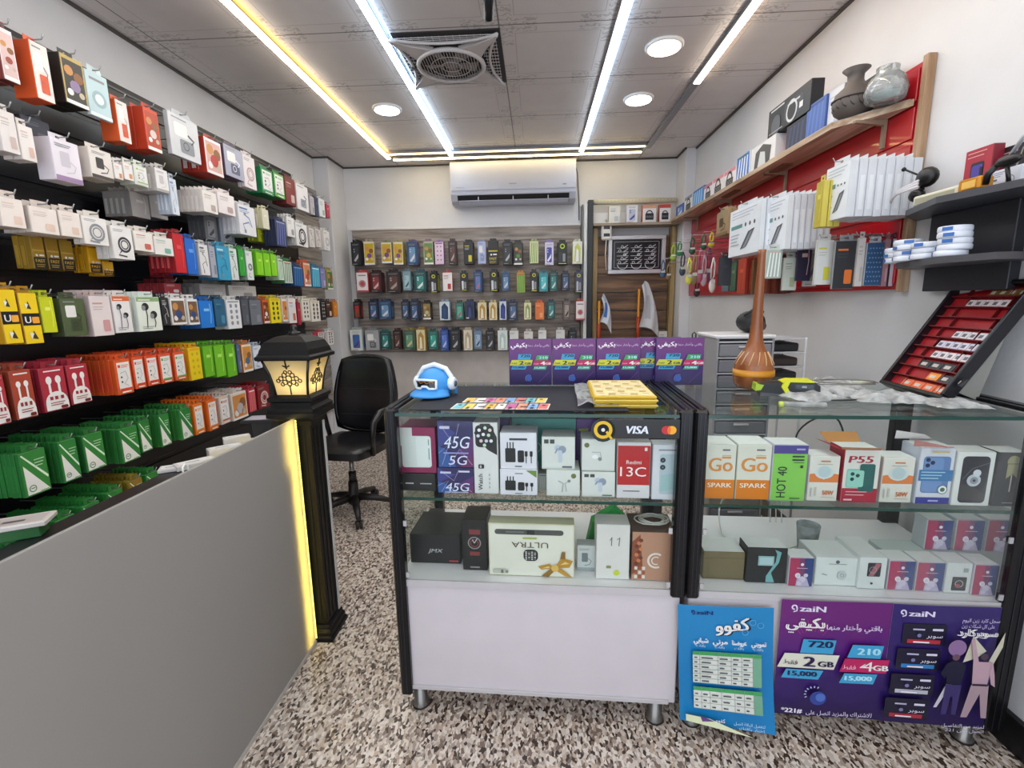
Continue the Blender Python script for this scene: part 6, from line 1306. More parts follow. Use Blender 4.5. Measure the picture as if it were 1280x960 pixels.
# ------------------------------------------------------------------ posters taped to the lower front
def sheet_mesh(x0, x1, z0, z1, curl, nx=10, nz=12, d0=.004, drop=0.0, skew=0.0):
    def f(a, b):
        x = x0+(x1-x0)*a+skew*(1-b); z = z0+(z1-z0)*b - drop*(1-b)*a
        y = -d0-curl*((1-b)**3)*(.3+.7*a)-.0015*math.sin(a*5)
        return x, y, z
    return f
class Bent(Card):
    """print that follows a gently bent sheet"""
    def __init__(s, mb, f, w, h): s.mb = mb; s.f = f; s.w = w; s.h = h; s.n = 1
    def p(s, u, v, k=None):
        x, y, z = s.f(u/s.w, v/s.h); return (x, y-.0005*(s.n if k is None else k), z)
def poster(name, label, f, w, h, bg, paint):
    g = thing(name, label, 'poster', cw(0, 0, 0), TH); m = MB(); nx, nz = 10, 12
    vs = [f(i/nx, j/nz) for j in range(nz+1) for i in range(nx+1)]; fs = [(j*(nx+1)+i, j*(nx+1)+i+1, (j+1)*(nx+1)+i+1, (j+1)*(nx+1)+i) for j in range(nz) for i in range(nx)]
    m.add(vs, fs, bg, True); m.add([(x, y+.0006, z) for x, y, z in vs], [q[::-1] for q in fs], M('#d8d8cc', .6), True); m.build('paper', g)
    m = MB(); c = Bent(m, f, w, h); paint(c); m.build('printing', g); return g
def grad(name, stops, rings=None):
    m, t, N, L, out = nt(name); b = N.new('ShaderNodeBsdfPrincipled'); L.new(b.outputs[0], out.inputs[0]); b.inputs['Roughness'].default_value = .35
    tc = N.new('ShaderNodeTexCoord'); sx = N.new('ShaderNodeSeparateXYZ'); L.new(tc.outputs['Generated'], sx.inputs[0]); n = N.new('ShaderNodeTexNoise'); n.inputs['Scale'].default_value = 3; L.new(tc.outputs['Generated'], n.inputs['Vector'])
    a = N.new('ShaderNodeMath'); a.operation = 'MULTIPLY_ADD'; a.inputs[1].default_value = .3; L.new(n.outputs['Fac'], a.inputs[0]); L.new(sx.outputs['Z'], a.inputs[2]); 
    r = N.new('ShaderNodeValToRGB'); L.new(a.outputs[0], r.inputs[0]); e = r.color_ramp.elements; e[0].position = stops[0][0]; e[0].color = lin(stops[0][1]); e[1].position = stops[-1][0]; e[1].color = lin(stops[-1][1])
    for p_, c_ in stops[1:-1]: q = e.new(p_); q.color = lin(c_)
    L.new(r.outputs[0], b.inputs['Base Color']); return m
PUR = grad('purple_print', [(.1, '#1a0c40'), (.45, '#2f1460'), (.75, '#541870'), (1.1, '#66206e')]); PUR2 = grad('indigo_print', [(.1, '#200e48'), (.6, '#28185a'), (1.1, '#302064')]); BLP = grad('blue_print', [(.1, '#0a7cb8'), (.6, '#1078b4'), (1.1, '#1c80ba')])
def zain(c, a, b, h, col):
    c.ring(a, b+h*.55, h*.36*c.h/c.w, .009*c.h/c.w*1.2, col, 14, a0=-.5, a1=4.9); c.line([(a+h*.3*c.h/c.w, b+h*.55), (a+h*.28*c.h/c.w, b+h*.1), (a-h*.1*c.h/c.w, b-h*.05)], .012, col); c.text('zaiN', a+h*.62*c.h/c.w, b+h*.08, h*.78, col, wid=h*3.0*c.h/c.w, bold=.004)
def p_blue(c):
    zain(c, .16, .925, .04, '#0c2a6a')
    c.text('كفوو', .41, .785, .10, '#0a1a3a', wid=.36, rot=.10, bold=.012); c.text('كفوو', .40, .793, .10, W_, wid=.35, rot=.10, bold=.008)
    for a, b in ((.78, .88), (.86, .86), (.7, .8)): c.ring(a, b, .035, .006, '#5fb0dc', 10)
    for i, s in enumerate(('شبابي', 'مرني', 'عروضنا', 'تمويني')): c.text(s, .16+.2*i, .70, .04, '#e8ecf0', wid=.15, bold=.004); c.text('باقات', .18+.2*i, .665, .02, '#c8d8e0', wid=.1)
    def table(z0, z1, rows, cols):
        c.rect(.14, z0, .86, z1, '#d4d8d0'); c.rect(.14, z1-.03, .86, z1, '#3f9a58'); c.rect(.77, z0, .86, z1-.03, '#6fa88a'); k = c.n; c.n += 1
        for i in range(rows): c.rect(.14, z0+(z1-z0-.03)*i/rows, .86, z0+(z1-z0-.03)*i/rows+.003, '#8a968c', k)
        for x in cols: c.rect(x, z0, x+.004, z1, '#8a968c', k)
        k = c.n; c.n += 1
        for i in range(rows):
            zz = z0+(z1-z0-.03)*(i+.4)/rows
            for j, x in enumerate(cols[:-1]): c.rect(x+.02, zz, x+(cols[j+1]-x)*(.5+.12*(i % 3)), zz+.010, '#4a4f54', k)
            c.rect(.155, zz, .185, zz+.010, '#4a4f54', k)
    table(.37, .635, 6, [.21, .4, .54, .65, .77]); table(.16, .34, 3, [.22, .31, .43, .57, .67, .77])
    c.poly([(.05, .1), (.05, .045), (.75, -.01), (.6, .02), (.3, .09)], '#d8e0b8'); c.poly([(.2, .105), (.35, .075), (.22, .06)], '#5a3a7a'); c.text('كفوو', .36, .075, .03, W_, wid=.1)
    c.text('لتفعيل الباقة اتصل', .55, .075, .022, '#b8d8ec', wid=.32); c.text('اختار باقتك', .6, .045, .02, '#b8d8ec', wid=.26)
def offers(c, big=True, x0=0.0):
    cy, yl, mg = '#3a9ac8', '#d8d8c8', '#b81c5c'
    c.poly([(.22, .68), (.52, .68), (.50, .56), (.20, .56)], cy); c.text('720', .27, .615, .055, '#16204a', wid=.22, bold=.006); c.poly([(.06, .555), (.56, .555), (.52, .43), (.0, .43)], yl if big else '#c8cc3a')
    c.text('2', .24, .45, .085, '#26164a', wid=.1, bold=.008); c.text('GB', .37, .455, .045, '#26164a', wid=.14, bold=.004); c.text('فقط', .05, .465, .04, '#26164a', wid=.13)
    c.poly([(.08, .425), (.42, .425), (.38, .345), (.04, .345)], cy); c.text('15,000', .1, .372, .04, '#16204a', wid=.26, bold=.005)
    c.poly([(.66, .66), (.94, .66), (.92, .55), (.62, .55)], cy if big else '#3f9a58'); c.text('210', .71, .58, .055, '#a8e0f0', wid=.2, bold=.006)
    c.poly([(.6, .545), (1.0, .545), (.98, .43), (.56, .43)], mg); c.text('4', .75, .445, .08, W_, wid=.1, bold=.01); c.text('GB', .86, .455, .045, W_, wid=.13, bold=.004); c.text('فقط', .58, .46, .035, '#f0c8d8', wid=.12)
    c.poly([(.6, .425), (.9, .425), (.87, .34), (.56, .34)], cy if big else '#3f8a78'); c.text('15,000', .61, .368, .038, '#b8ecf8', wid=.24, bold=.005)
def p_pur(c):
    zain(c, .12, .905, .062, '#e0d8ec'); c.text('بكيفي', .06, .775, .085, W_, wid=.34, bold=.008); c.text('باقتي وأختار منها', .42, .77, .04, '#d8c4e4', wid=.5, bold=.002)
    for i in range(9):
        w = .9+i*.17; c.line([(.3+.16*math.cos(w), .62+.12*math.sin(w)), (.3+.28*math.cos(w), .62+.22*math.sin(w))], .005, '#a8307a', 1)
    offers(c); c.disc(.38, .2, .075, '#2c3f8e'); c.disc(.4, .21, .045, '#4a6ab8')
    for i in range(7): w = 1.2+i*.4; c.line([(.37+.075*math.cos(w), .2+.055*math.sin(w)), (.37+.095*math.cos(w), .2+.072*math.sin(w))], .012, '#b8c0e0', 5)
    c.text('للاشتراك والمزيد اتصل على', .28, .06, .035, '#d8d0e4', wid=.6); c.text('*221#', .05, .065, .038, '#e8e0f0', wid=.19, bold=.003)
def p_pur2(c):
    zain(c, .1, .905, .058, '#e0d8ec')
    for i, (cl, y) in enumerate((('#b02a3a', .70), ('#2f7ab8', .50), ('#b8b8c4', .29), ('#a8283c', .09))):
        x = .16-.035*i; c.rrect(x-.05, y-.025, x+.36, y+.15, .02, '#15122c'); c.rect(x, y-.01, x+.31, y+.022, cl); c.rect(x+.04, y+.10, x+.15, y+.113, '#b8b4d0'); c.rect(x+.22, y+.10, x+.32, y+.118, '#d8d4e8'); c.text('سوبر', x+.17, y+.045, .03, '#e8e4f4', wid=.15); c.disc(x+.1, y+.06, .02, '#7a78a8'); c.rect(x+.05, y, x+.2, y+.012, '#e8e0e8')
    c.text('سوبركارد', .58, .795, .055, W_, wid=.36, bold=.007); c.text('سجل كارد زين اليوم', .6, .91, .028, '#d0c4e4', wid=.34); c.text('على كل شبكات زين', .6, .865, .028, '#d0c4e4', wid=.3)
    c.poly([(.72, .8), (.66, .58), (.78, .62), (.86, .68)], '#c9c4b0'); c.poly([(.86, .52), (1.0, .84), (1.0, .72), (.9, .48)], '#c9c4b0'); c.poly([(.6, .55), (.44, .2), (.47, .2), (.62, .46)], '#c8c4d4')
    # two printed figures with raised arms
    c.disc(.585, .70, .085, '#8a6a96', ry=.09); sk, dk, pk = '#a88a98', '#141430', '#b898a4'
    c.disc(.585, .625, .035, '#6a4a5c'); c.poly([(.50, .57), (.56, .595), (.62, .595), (.69, .56), (.66, .4), (.53, .4)], dk); c.poly([(.50, .57), (.46, .49), (.50, .45), (.54, .5)], dk); c.poly([(.52, .4), (.67, .4), (.65, .15), (.61, .15), (.6, .3), (.58, .3), (.56, .15), (.51, .15)], '#3a2f66')
    c.disc(.84, .64, .035, '#4a3440'); c.poly([(.74, .6), (.92, .6), (.9, .41), (.76, .41)], pk); c.poly([(.74, .6), (.69, .78), (.72, .79), (.79, .6)], pk); c.poly([(.92, .6), (.95, .5), (.97, .4), (.93, .42), (.9, .52)], pk); c.poly([(.75, .41), (.91, .41), (.93, .14), (.88, .14), (.84, .34), (.75, .14), (.69, .14)], '#a89098'); c.rect(.76, .405, .9, .42, '#2a1c34')
    c.text('لمزيد من التفاصيل', .52, .055, .028, '#d8d0e4', wid=.4); c.text('اتصل على 221', .56, .02, .024, '#c8c0dc', wid=.36)
xa, zt_ = cpt(846, 752, 0); xb, _ = cpt(966, 757, 0); zb_ = cpt(905, 893, 0)[1]
poster('blue_tariff_poster', 'blue price list poster with curled lower edge on the right counter', sheet_mesh(xa, xb, .062, zt_-.002, .03, drop=.012, skew=.02, d0=.009), xb-xa, zt_-.062, BLP, p_blue)
xa, _ = cpt(970, 820, 0); xb, _ = cpt(1106, 830, 0)
poster('purple_offer_poster', 'purple phone offer poster with 2 GB and 4 GB price tags', sheet_mesh(xa, xb, .092, .4445, .006, d0=.004), xb-xa, .3525, PUR, p_pur)
xa, _ = cpt(1107, 820, 0); xb = 1.626
poster('purple_figures_poster', 'purple poster showing two celebrating figures and four card offers', sheet_mesh(xa, xb, .088, .4445, .006, d0=.004), xb-xa, .3565, PUR2, p_pur2)

# ------------------------------------------------------------------ on top of the counters
ZT = .9542
def on_top(x, y, z=ZT): return cw(x, y, z)
# purple standing boxes
def f_pb(c): 
    c.rect(0, 0, 1, 1, PUR); c.text('بكيفي', .04, .84, .09, '#efe8f6', wid=.38, bold=.008); c.text('باقتي وأختار منها', .45, .85, .045, '#d0bce0', wid=.5)
    for i in range(7): w = 1+i*.2; c.line([(.28+.12*math.cos(w), .66+.1*math.sin(w)), (.28+.26*math.cos(w), .66+.2*math.sin(w))], .008, '#a8307a', 1)
    offers(c, False); c.disc(.47, .15, .07, '#3a5ab0'); c.ring(.47, .15, .09, .012, '#6a8ac8', 12, a0=1, a1=4); c.line([(.7, .06), (.95, .3)], .006, '#7a4a9a')
pb = []
xs = [cpt(u, 450, .435)[0] for u in (636, 690, 745, 800, 819, 880)]; zt_ = cpt(760, 423, .435)[1]; wb = xs[1]-xs[0]
for i, (x0, d) in enumerate(((xs[0], .435), (xs[1], .435), (xs[2], .435), (xs[4]-.06, .462), (xs[4], .435))):
    nm = ('at the left end', 'second from left', 'in the middle', 'mostly hidden behind its right neighbour', 'at the right end')[i]; w = wb if i != 4 else xs[5]-xs[4]
    product('standing_offer_card', 'offer card', 'purple phone offer card %s of the row on the counter' % nm, w-.002, zt_-ZT-.001, .018, '#3a1a66', '', (), cw(x0+w/2, d, ZT+.0005), TH, 'row of purple offer cards on the counter', tab=False, front=f_pb)
m = MB(); m.tube([(0, 0, 0), (.0, 0, .012), (.006, 0, .018), (.012, 0, .012), (.012, 0, .0)], .0022, BK, 6); o = m.build('black_ring_clip'); o.location = cw(xs[5]-.04, .445, zt_); tag(o, 'small black loop on top of the right end purple card', 'clip')
# play mat
xa, xb = cpt(503, 515, .03)[0], .775
m = MB(); m.box(.06, .03, ZT, .665, .40, ZT+.003, M('#191b24', .8, noise=.08), .001); o = m.build('desk_mat'); o.location = cw(0, 0, 0); o.rotation_euler.z = TH; tag(o, 'black desk mat with bright lettering on the left counter', 'mat')
q = MB(); c = Card(q, (.06, .03, ZT+.0032), (1, 0, 0), (0, 1, 0), .605, .37)
PAL = ['#e8b84a', '#e0686a', '#f0e8e0', '#6ac0c8', '#c85a9a', '#f0d45a', '#f08a6a', '#e8e8f4', '#7aa8e0']
c = Card(q, (0, 0, ZT+.0032), (1, 0, 0), (0, 1, 0), 1, 1)
for r, (n, x, y, w, h) in enumerate(((8, .195, .125, .030, .062), (9, .178, .040, .0295, .066))):
    for i in range(n):
        X = x+i*(w+.0005); sl = .006
        c.poly([(X-.002, y-.003), (X+w+.001, y-.003), (X+w+sl+.001, y+h+.003), (X+sl-.003, y+h+.003)], '#efe8dc', 1)
        c.poly([(X+.002, y+.003), (X+w-.003, y+.003), (X+w+sl-.003, y+h-.003), (X+sl+.001, y+h-.003)], PAL[(i*2+r*3) % 9], 2)
        k = (i*3+r) % 4
        if k in (0, 2): c.poly([(X+.010, y), (X+.019, y), (X+.021, y+h*.35), (X+.012, y+h*.35)], '#16181f', 3)
        if k in (1, 2): c.poly([(X+.013, y+h*.6), (X+.022, y+h*.6), (X+.023, y+h*.8), (X+.014, y+h*.8)], '#16181f', 3)
        if k == 3: c.poly([(X+.012, y+h*.3), (X+w, y+h*.3), (X+w+.002, y+h*.5), (X+.013, y+h*.5)], '#16181f', 3)
q.build('lettering', o)
# cap with goggles and headphones
def P3(u, v, Y): return at(u, v, Y=Y)
cc0 = at(541, 498, Z=ZT); g = thing('childs_cap', 'light blue childs cap with white goggles and headphones on the mat', 'cap', (cc0.x, cc0.y+.045, ZT+.0035), R_(-18)); g.scale = (.88, .88, .88); CB = M('#3a93da', .45); CW = M('#e4ecf4', .4)
m = MB(); m.sphere((0, .0, .038), .066, .07, .062, CB, 24, 14)
vs = []; m2 = MB()
m.v = [(x, y, max(z, 0)) for x, y, z in m.v]; m.build('crown', g)
m = MB(); vs = []; fs = []
for j in range(7):
    for i in range(13):
        a = math.pi*(1.05+.9*i/12); r = .06+.05*(j/6)*math.sin((i/12)*math.pi)**.6; vs.append((r*math.cos(a)*1.0, r*math.sin(a)*1.05+.002, .03-.024*(j/6)+.006*math.sin(i/12*math.pi)))
nb = len(vs); vs += [(x, y, z-.005) for x, y, z in vs]
for j in range(6):
    for i in range(12): a = j*13+i; fs.append((a, a+1, a+14, a+13)); fs.append((nb+a, nb+a+13, nb+a+14, nb+a+1))
for i in range(12): fs.append((78+i, 79+i, nb+79+i, nb+78+i))
m.add(vs, fs, CB, True); m.build('visor', g)
m = MB(); m.tube([(-.07, 0, .035), (-.066, 0, .07), (-.045, 0, .098), (0, 0, .111), (.045, 0, .098), (.066, 0, .07), (.07, 0, .035)], .009, CW, 10)
m.build('headphone_band', g)
for s in (-1, 1):
    m = MB(); m.lathe([(0, -.012), (.02, -.012), (.024, -.004), (.024, .006), (.018, .012), (0, .012)], CW, 18); m.lathe([(0, .0125), (.011, .0125), (.011, .0145), (0, .0145)], M('#5a6a7e', .4), 14)
    o = m.build('ear_cup', g); o.rotation_euler.y = s*math.pi/2; o.location = (s*.07, .0, .045)
m = MB(); pts = []
for i in range(17):
    a = math.pi*(1.5)+(-.95+1.9*i/16); pts.append((.07*math.cos(a), .074*math.sin(a), 0))
top = [(x, y, .066-.004*abs(i-8)/8) for i, (x, y, z) in enumerate(pts)]; bot = [(x, y, .034+(.008 if 6 < i < 10 else 0)) for i, (x, y, z) in enumerate(pts)]
vs = [p for i in range(3, 14) for p in (top[i], bot[i])]; m.add(vs, [(2*i, 2*i+1, 2*i+3, 2*i+2) for i in range(10)], M('#141a22', .12), False)
m.tube([(x*1.02, y*1.02, z) for x, y, z in top[3:14]]+[(x*1.02, y*1.02, z) for x, y, z in bot[3:14][::-1]], .0045, CW, 8, closed=True)
k = [(top[i][0]*1.005, top[i][1]*1.005, .052+.004*((i*7) % 3)) for i in range(4, 13)]; m.tube(k, .0012, M('#d88a2a', .3), 5)
m.build('goggles', g)
m = MB(); m.prism([(.055, .01), (.085, .0), (.08, -.035), (.062, -.03)], 'x', .058, .064, CB); o = m.build('ear_flap', g); o.location = (.008, .04, .0)
o.location = (0, -.01, 0)
for v in o.data.vertices: v.co = Vector((v.co.x+.005, (v.co.y-.06)*.9+.03, v.co.z+.04 if v.co.z > 0 else v.co.z+.035))
# yellow cloth stack
g = thing('folded_cloth_stack', 'stack of folded yellow printed cloths beside the black rails', 'cloth', cw(.66, .20, ZT), TH)
for k in range(7):
    m = MB(); j = .003*math.sin(k*2.1); m.box(-.085+j, -.13-j, k*.0048, .085+j*1.5, .14, k*.0048+.0044, M(('#d9b83a', '#e0c862', '#caa52c')[k % 3], .7, noise=.1), .0018); m.build('folded_cloth', g)
m = MB(); c = Card(m, (-.08, -.125, 7*.0048+.0002), (1, 0, 0), (0, 1, 0), .16, .26); c.rect(0, 0, 1, 1, '#e6d49a')
for j in range(6):
    k = c.n
    for i in range(5): c.rect(.04+.19*i, .06+.16*j, .16+.19*i, .11+.16*j, '#b8982c' if (i+j) % 2 else '#efe6c4', 2); c.rect(.06+.19*i, .13+.16*j, .18+.19*i, .145+.16*j, '#a88a3a', 2)
m.build('printed_top', g)
m = MB(); rnd = random.Random(4); vs = [( -.13+.028*i, -.14+.045*j, .004+.016*abs(math.sin(i*1.7+j*2.3))*(1-i/6)) for j in range(8) for i in range(5)]; m.add(vs, [(j*5+i, j*5+i+1, (j+1)*5+i+1, (j+1)*5+i) for j in range(7) for i in range(4)], GLASS('#e2e6ea', .6, .15, .3), True); o = m.build('clear_plastic_bag'); o.location = cw(.66, .20, ZT+.0035); o.rotation_euler.z = TH; tag(o, 'crumpled clear plastic sheet left of the yellow cloths', 'bag')
# wooden long-necked gourd
g = thing('long_necked_wooden_gourd', 'polished wooden gourd with a tall thin neck standing on the right counter', 'ornament', (.722, 1.60, ZT), 0); WG = woodmat('polished_gourd_wood', '#6e3d20', '#8f5430', '#a86c40', 2, 1.5, .25)
m = MB(); m.lathe([(0, 0), (.05, 0), (.058, .012), (.063, .035), (.0625, .055), (.058, .08), (.045, .108), (.03, .132), (.022, .16), (.018, .2), (.015, .28), (.0125, .36), (.011, .43), (.0125, .445), (0, .445)], WG, 28); m.build('body', g)
m = MB(); m.lathe([(.0632, .04), (.0642, .042), (.0632, .062), (.0618, .06)], M('#c8871c', .3), 28); m.build('gold_band', g)
m = MB()
for i in range(14):
    w = i*.4488; m.tube([(.0595*math.cos(w), .0595*math.sin(w), .078), (.05*math.cos(w+.1), .05*math.sin(w+.1), .1), (.038*math.cos(w+.2), .038*math.sin(w+.2), .12)], .0016, M('#d8b48a', .4), 5)
m.build('inlay', g)
# grey drawer tower
g = thing('plastic_drawer_tower', 'grey plastic drawer tower behind the right counter', 'drawer unit', (.82, 2.0, 0)); DG = M('#9b9a9d', .4); DL = M('#c6c6c8', .4)
m = MB(); m.box(-.11, -.10, 0, -.102, .12, 1.09, DG); m.box(.102, -.10, 0, .11, .12, 1.09, DG); m.box(-.102, .112, 0, .102, .12, 1.09, DG); m.box(-.102, -.1, 0, .102, .112, .02, DG)
for i in range(17): m.box(-.102, -.10, .075+i*.0625, .102, .112, .081+i*.0625, DL)
m.build('frame', g)
m = MB(); m.box(-.115, -.105, 1.09, .115, .125, 1.105, M('#d8d8da', .35), .004); m.build('lid', g)
for i in range(17):
    m = MB(); z = .0825+i*.0625-.0625+(.0); z = .021+i*.0625 if i == 0 else .0815+(i-1)*.0625
    m.box(-.099, -.104, z+.002, .099, .10, z+.050, M(('#7f7f86', '#86868c', '#77767c')[i % 3], .35), .003); m.build('drawer', g); d = g.children[-1]
    m = MB(); m.box(-.03, -.112, z+.036, .03, -.104, z+.044, DL, .002); m.build('drawer_pull', d)
g = thing('black_pouch', 'black and brown bag lying on the drawer tower behind the gourd', 'bag', (.885, 2.02, 1.1055)); m = MB(); m.sphere((0, 0, .045), .055, .06, .045, M('#1b1a1c', .6), 16, 8); m.build('body', g)
m = MB(); m.tube([(-.045, -.04, .07), (-.01, -.05, .098), (.03, -.04, .085)], .006, M('#141416', .5), 8); m.sphere((.01, -.045, .03), .035, .02, .025, M('#5a4036', .6), 12, 6); m.build('strap', g)
g = thing('wire_rack', 'small grey wire rack to the right of the drawer tower', 'rack', (1.03, 2.08, .0)); m = MB()
for z in (.2, .4, .6, .8, .90, .96, 1.02, 1.075): m.box(-.075, -.08, z, .075, .10, z+.006, DL, .001)
for x in (-.075, .075):
    for y in (-.08, .1): m.tube([(x, y, 0), (x, y, 1.085)], .005, DL, 8)
m.build('frame', g)
for z, cl in ((.906, '#2a2a2c'), (.966, '#3a2c2a'), (1.026, '#202022')):
    m = MB(); m.box(-.06, -.07, z+.001, .055, .08, z+.035, M(cl, .5), .006); o = m.build('black_cable_bundle'); o.location = (1.03, 2.08, 0); tag(o, 'dark bundle on the %s wire rack tier' % ('lower', 'middle', 'upper')[int((z-.9)/.06)], 'bundle')
# handheld yellow-black devices
YB_ = M('#d8dc1c', .4); BB = M('#1a1b1e', .4)
p = at(1000, 497, Z=ZT); g = thing('handheld_scanner', 'black and yellow handheld device on the right counter beside the gourd', 'device', (p.x-.01, p.y+.03, ZT), R_(-12))
m = MB(); m.prism([(-.012, 0), (.058, 0), (.068, .012), (.066, .036), (.052, .046), (-.016, .048), (-.026, .03)], 'y', -.03, .03, BB); m.build('body', g)
m = MB(); m.prism([(-.03, .044), (-.012, .05), (.048, .05), (.05, .046), (-.014, .046), (-.020, .03), (-.006, .004), (-.016, .0), (-.036, .03)], 'y', -.031, .031, YB_); m.build('yellow_shell', g)
m = MB(); m.box(.0, -.0315, .026, .05, -.0305, .040, M('#3c4148', .2)); c = Card(m, (0, -.0317, .026), (1, 0, 0), (0, 0, 1), .05, .014); c.rect(.35, .3, .6, .7, '#9aa0a4'); m.build('display', g)
m = MB(); m.prism([(-.10, .012), (-.03, .008), (-.018, .03), (-.03, .042), (-.09, .04), (-.105, .03)], 'y', -.022, .022, BB); m.prism([(-.106, .016), (-.09, .018), (-.082, .034), (-.104, .038)], 'y', -.023, .023, M('#a8c828', .4)); m.box(-.09, -.02, 0, -.03, .02, .012, M('#55585c', .4)); m.build('handle', g)
wire([p+Vector((-.02, -.02, .004)), p+Vector((.02, -.05, .004)), p+Vector((.09, -.06, .004)), p+Vector((.15, -.03, .003)), p+Vector((.13, .05, .003)), p+Vector((.06, .06, .003))], .0022, '#2a2c2e', 'thin dark cable curling on the glass by the yellow device')
g = thing('marker_pens', 'clear and green tube lying on the glass in front of the yellow device', 'tube', cw(1.135, .09, ZT+.008), R_(-8)); m = MB(); m.tube([(-.055, 0, 0), (.055, 0, 0)], .0075, GLASS('#c8d8b8', .6, .1, .4), 10); m.build('barrel', g); m = MB(); m.tube([(-.06, 0, 0), (-.05, 0, 0)], .008, M('#c8d860', .4), 10); m.tube([(-.03, 0, 0), (.05, 0, 0)], .003, M('#3a4a34', .4), 8); m.build('cap', g)
# clear plastic packaging heap
for i, (x, y, sx, sy, rz, hh) in enumerate(((1.30, .30, .16, .10, .1, .030), (1.42, .20, .15, .09, -.2, .026), (1.22, .22, .12, .08, .4, .022), (1.53, .12, .10, .07, -.1, .018), (1.36, .38, .13, .07, .3, .034))):
    m = MB(); nx, ny = 12, 9; rnd = random.Random(20+i); vs = []
    for j in range(ny+1):
        for k in range(nx+1):
            a, b2 = k/nx*2-1, j/ny*2-1; e = max(0, 1-max(abs(a), abs(b2))**3); vs.append((a*sx/1.6+rnd.uniform(-.004, .004), b2*sy/1.3+rnd.uniform(-.004, .004), .001+e*hh*(.5+.5*abs(math.sin(a*5+i)*math.cos(b2*4+i*2)))+rnd.uniform(0, .003)))
    m.add(vs, [(j*(nx+1)+k, j*(nx+1)+k+1, (j+1)*(nx+1)+k+1, (j+1)*(nx+1)+k) for j in range(ny) for k in range(nx)], GLASS('#eef0f0', .8, .12, .42), False)
    o = m.build('clear_blister_tray'); o.location = cw(x, y, ZT+.0005+.0006*i); o.rotation_euler.z = rz; tag(o, 'crumpled clear plastic wrapper, %s of the heap on the right counter' % ('middle', 'right front part', 'left part beside the device', 'rightmost scrap', 'back part')[i], 'plastic', 'heap of clear plastic on the right counter')
coil('looped_wire', cw(1.33, .26, ZT+.036), .09, .05, 2, '#77726c', 'thin brownish wire looped over the clear plastic heap', r=.0016, seed=8)
coil('looped_wire', cw(1.20, .33, ZT+.03), .06, .035, 2, '#55524e', 'small dark wire loop behind the yellow device', r=.0016, seed=5)
# ------------------------------------------------------------------ frosted counter front with its lit edge
def frost():
    m, t, N, L, out = nt('frosted_acrylic')
    d = N.new('ShaderNodeBsdfPrincipled'); d.inputs['Base Color'].default_value = lin('#aeaba8'); d.inputs['Roughness'].default_value = .45
    tr = N.new('ShaderNodeBsdfTranslucent'); tr.inputs[0].default_value = lin('#c8c4b8'); mx = N.new('ShaderNodeMixShader'); mx.inputs[0].default_value = .35
    L.new(d.outputs[0], mx.inputs[1]); L.new(tr.outputs[0], mx.inputs[2]); L.new(mx.outputs[0], out.inputs[0]); return m
g = thing('frosted_counter_front', 'grey frosted panel lit yellow along its edge beside the black post', 'counter front', (-.83, .9, 0))
m = MB(); m.box(-.008, -.72, .014, 0, .640, .864, frost(), .001); m.build('panel', g)
m = MB(); m.box(-.010, -.72, 0, .003, .640, .014, M('#b8b2aa', .4)); m.build('bottom_rail', g)
m = MB(); m.box(-.016, .642, .016, -.002, .650, .864, M('#cfc080', .5)); m.build('led_channel', g)
m = MB()
for i in range(84): m.box(-.012, .6395, .022+i*.01, .004, .6418, .029+i*.01, EM('#fff07a', LEDS*.7))
m.build('led_strip', g)
# ------------------------------------------------------------------ black post
PB = M('#0b0a0a', .5, noise=.03, spec=.25)
g = thing('black_pillar', 'slim black fluted pillar carrying the lantern', 'pillar', (-.842, 1.617, 0))
def sq(m, prof, mat=PB): m.lathe(prof, mat, 4, sq=True)
m = MB(); sq(m, [(0, 0), (.072, 0), (.072, .014), (.066, .022), (.066, .034), (.060, .046), (.060, .056), (.056, .062), (0, .062)]); m.build('plinth', g)
m = MB(); sq(m, [(0, .062), (.051, .062), (.051, .835), (0, .835)])
for s in (-.028, 0, .028): m.box(s-.004, -.053, .08, s+.004, -.051, .82, PB, .001); m.box(.051, s-.004, .08, .053, s+.004, .82, PB, .001)
m.build('shaft', g)
m = MB(); m.box(.053, .038, .062, .056, .052, .83, M('#c8c6c2', .4)); m.build('pale_edge_strip', g)
m = MB(); sq(m, [(0, .835), (.058, .835), (.06, .85), (.074, .862), (.084, .866), (.084, .884), (0, .884)]); m.build('capital', g)
# lantern
g = thing('garden_lantern', 'black lantern with frosted scrollwork panes glowing on the pillar', 'lamp', (-.842, 1.617, .8845))
m = MB(); sq(m, [(0, 0), (.08, 0), (.08, .012), (.07, .022), (.07, .034), (.078, .04), (.078, .052), (.062, .06), (0, .06)]); m.build('base', g)
def paneM():
    m, t, N, L, out = nt('lit_frosted_pane'); tc = N.new('ShaderNodeTexCoord'); n = N.new('ShaderNodeTexNoise'); n.inputs['Scale'].default_value = 5; L.new(tc.outputs['Object'], n.inputs['Vector'])
    d = N.new('ShaderNodeBsdfDiffuse'); d.inputs[0].default_value = lin('#cdbf9c'); tr = N.new('ShaderNodeBsdfTranslucent'); tr.inputs[0].default_value = lin('#ecd9a8'); mx = N.new('ShaderNodeMixShader'); mx.inputs[0].default_value = .55; L.new(d.outputs[0], mx.inputs[1]); L.new(tr.outputs[0], mx.inputs[2])
    L.new(mx.outputs[0], out.inputs[0]); return m
PM = paneM(); r0, r1, z0, z1 = .056, .080, .06, .182
prof = [(r0, z0), (r0+.004, z0+.035), (r0+.011, z0+.075), (r1, z1)]
def rad(z):
    for (a, za), (b2, zb) in zip(prof, prof[1:]):
        if z <= zb: return a+(b2-a)*(z-za)/(zb-za)
    return r1
FI = M('#0b0a0a', .3)
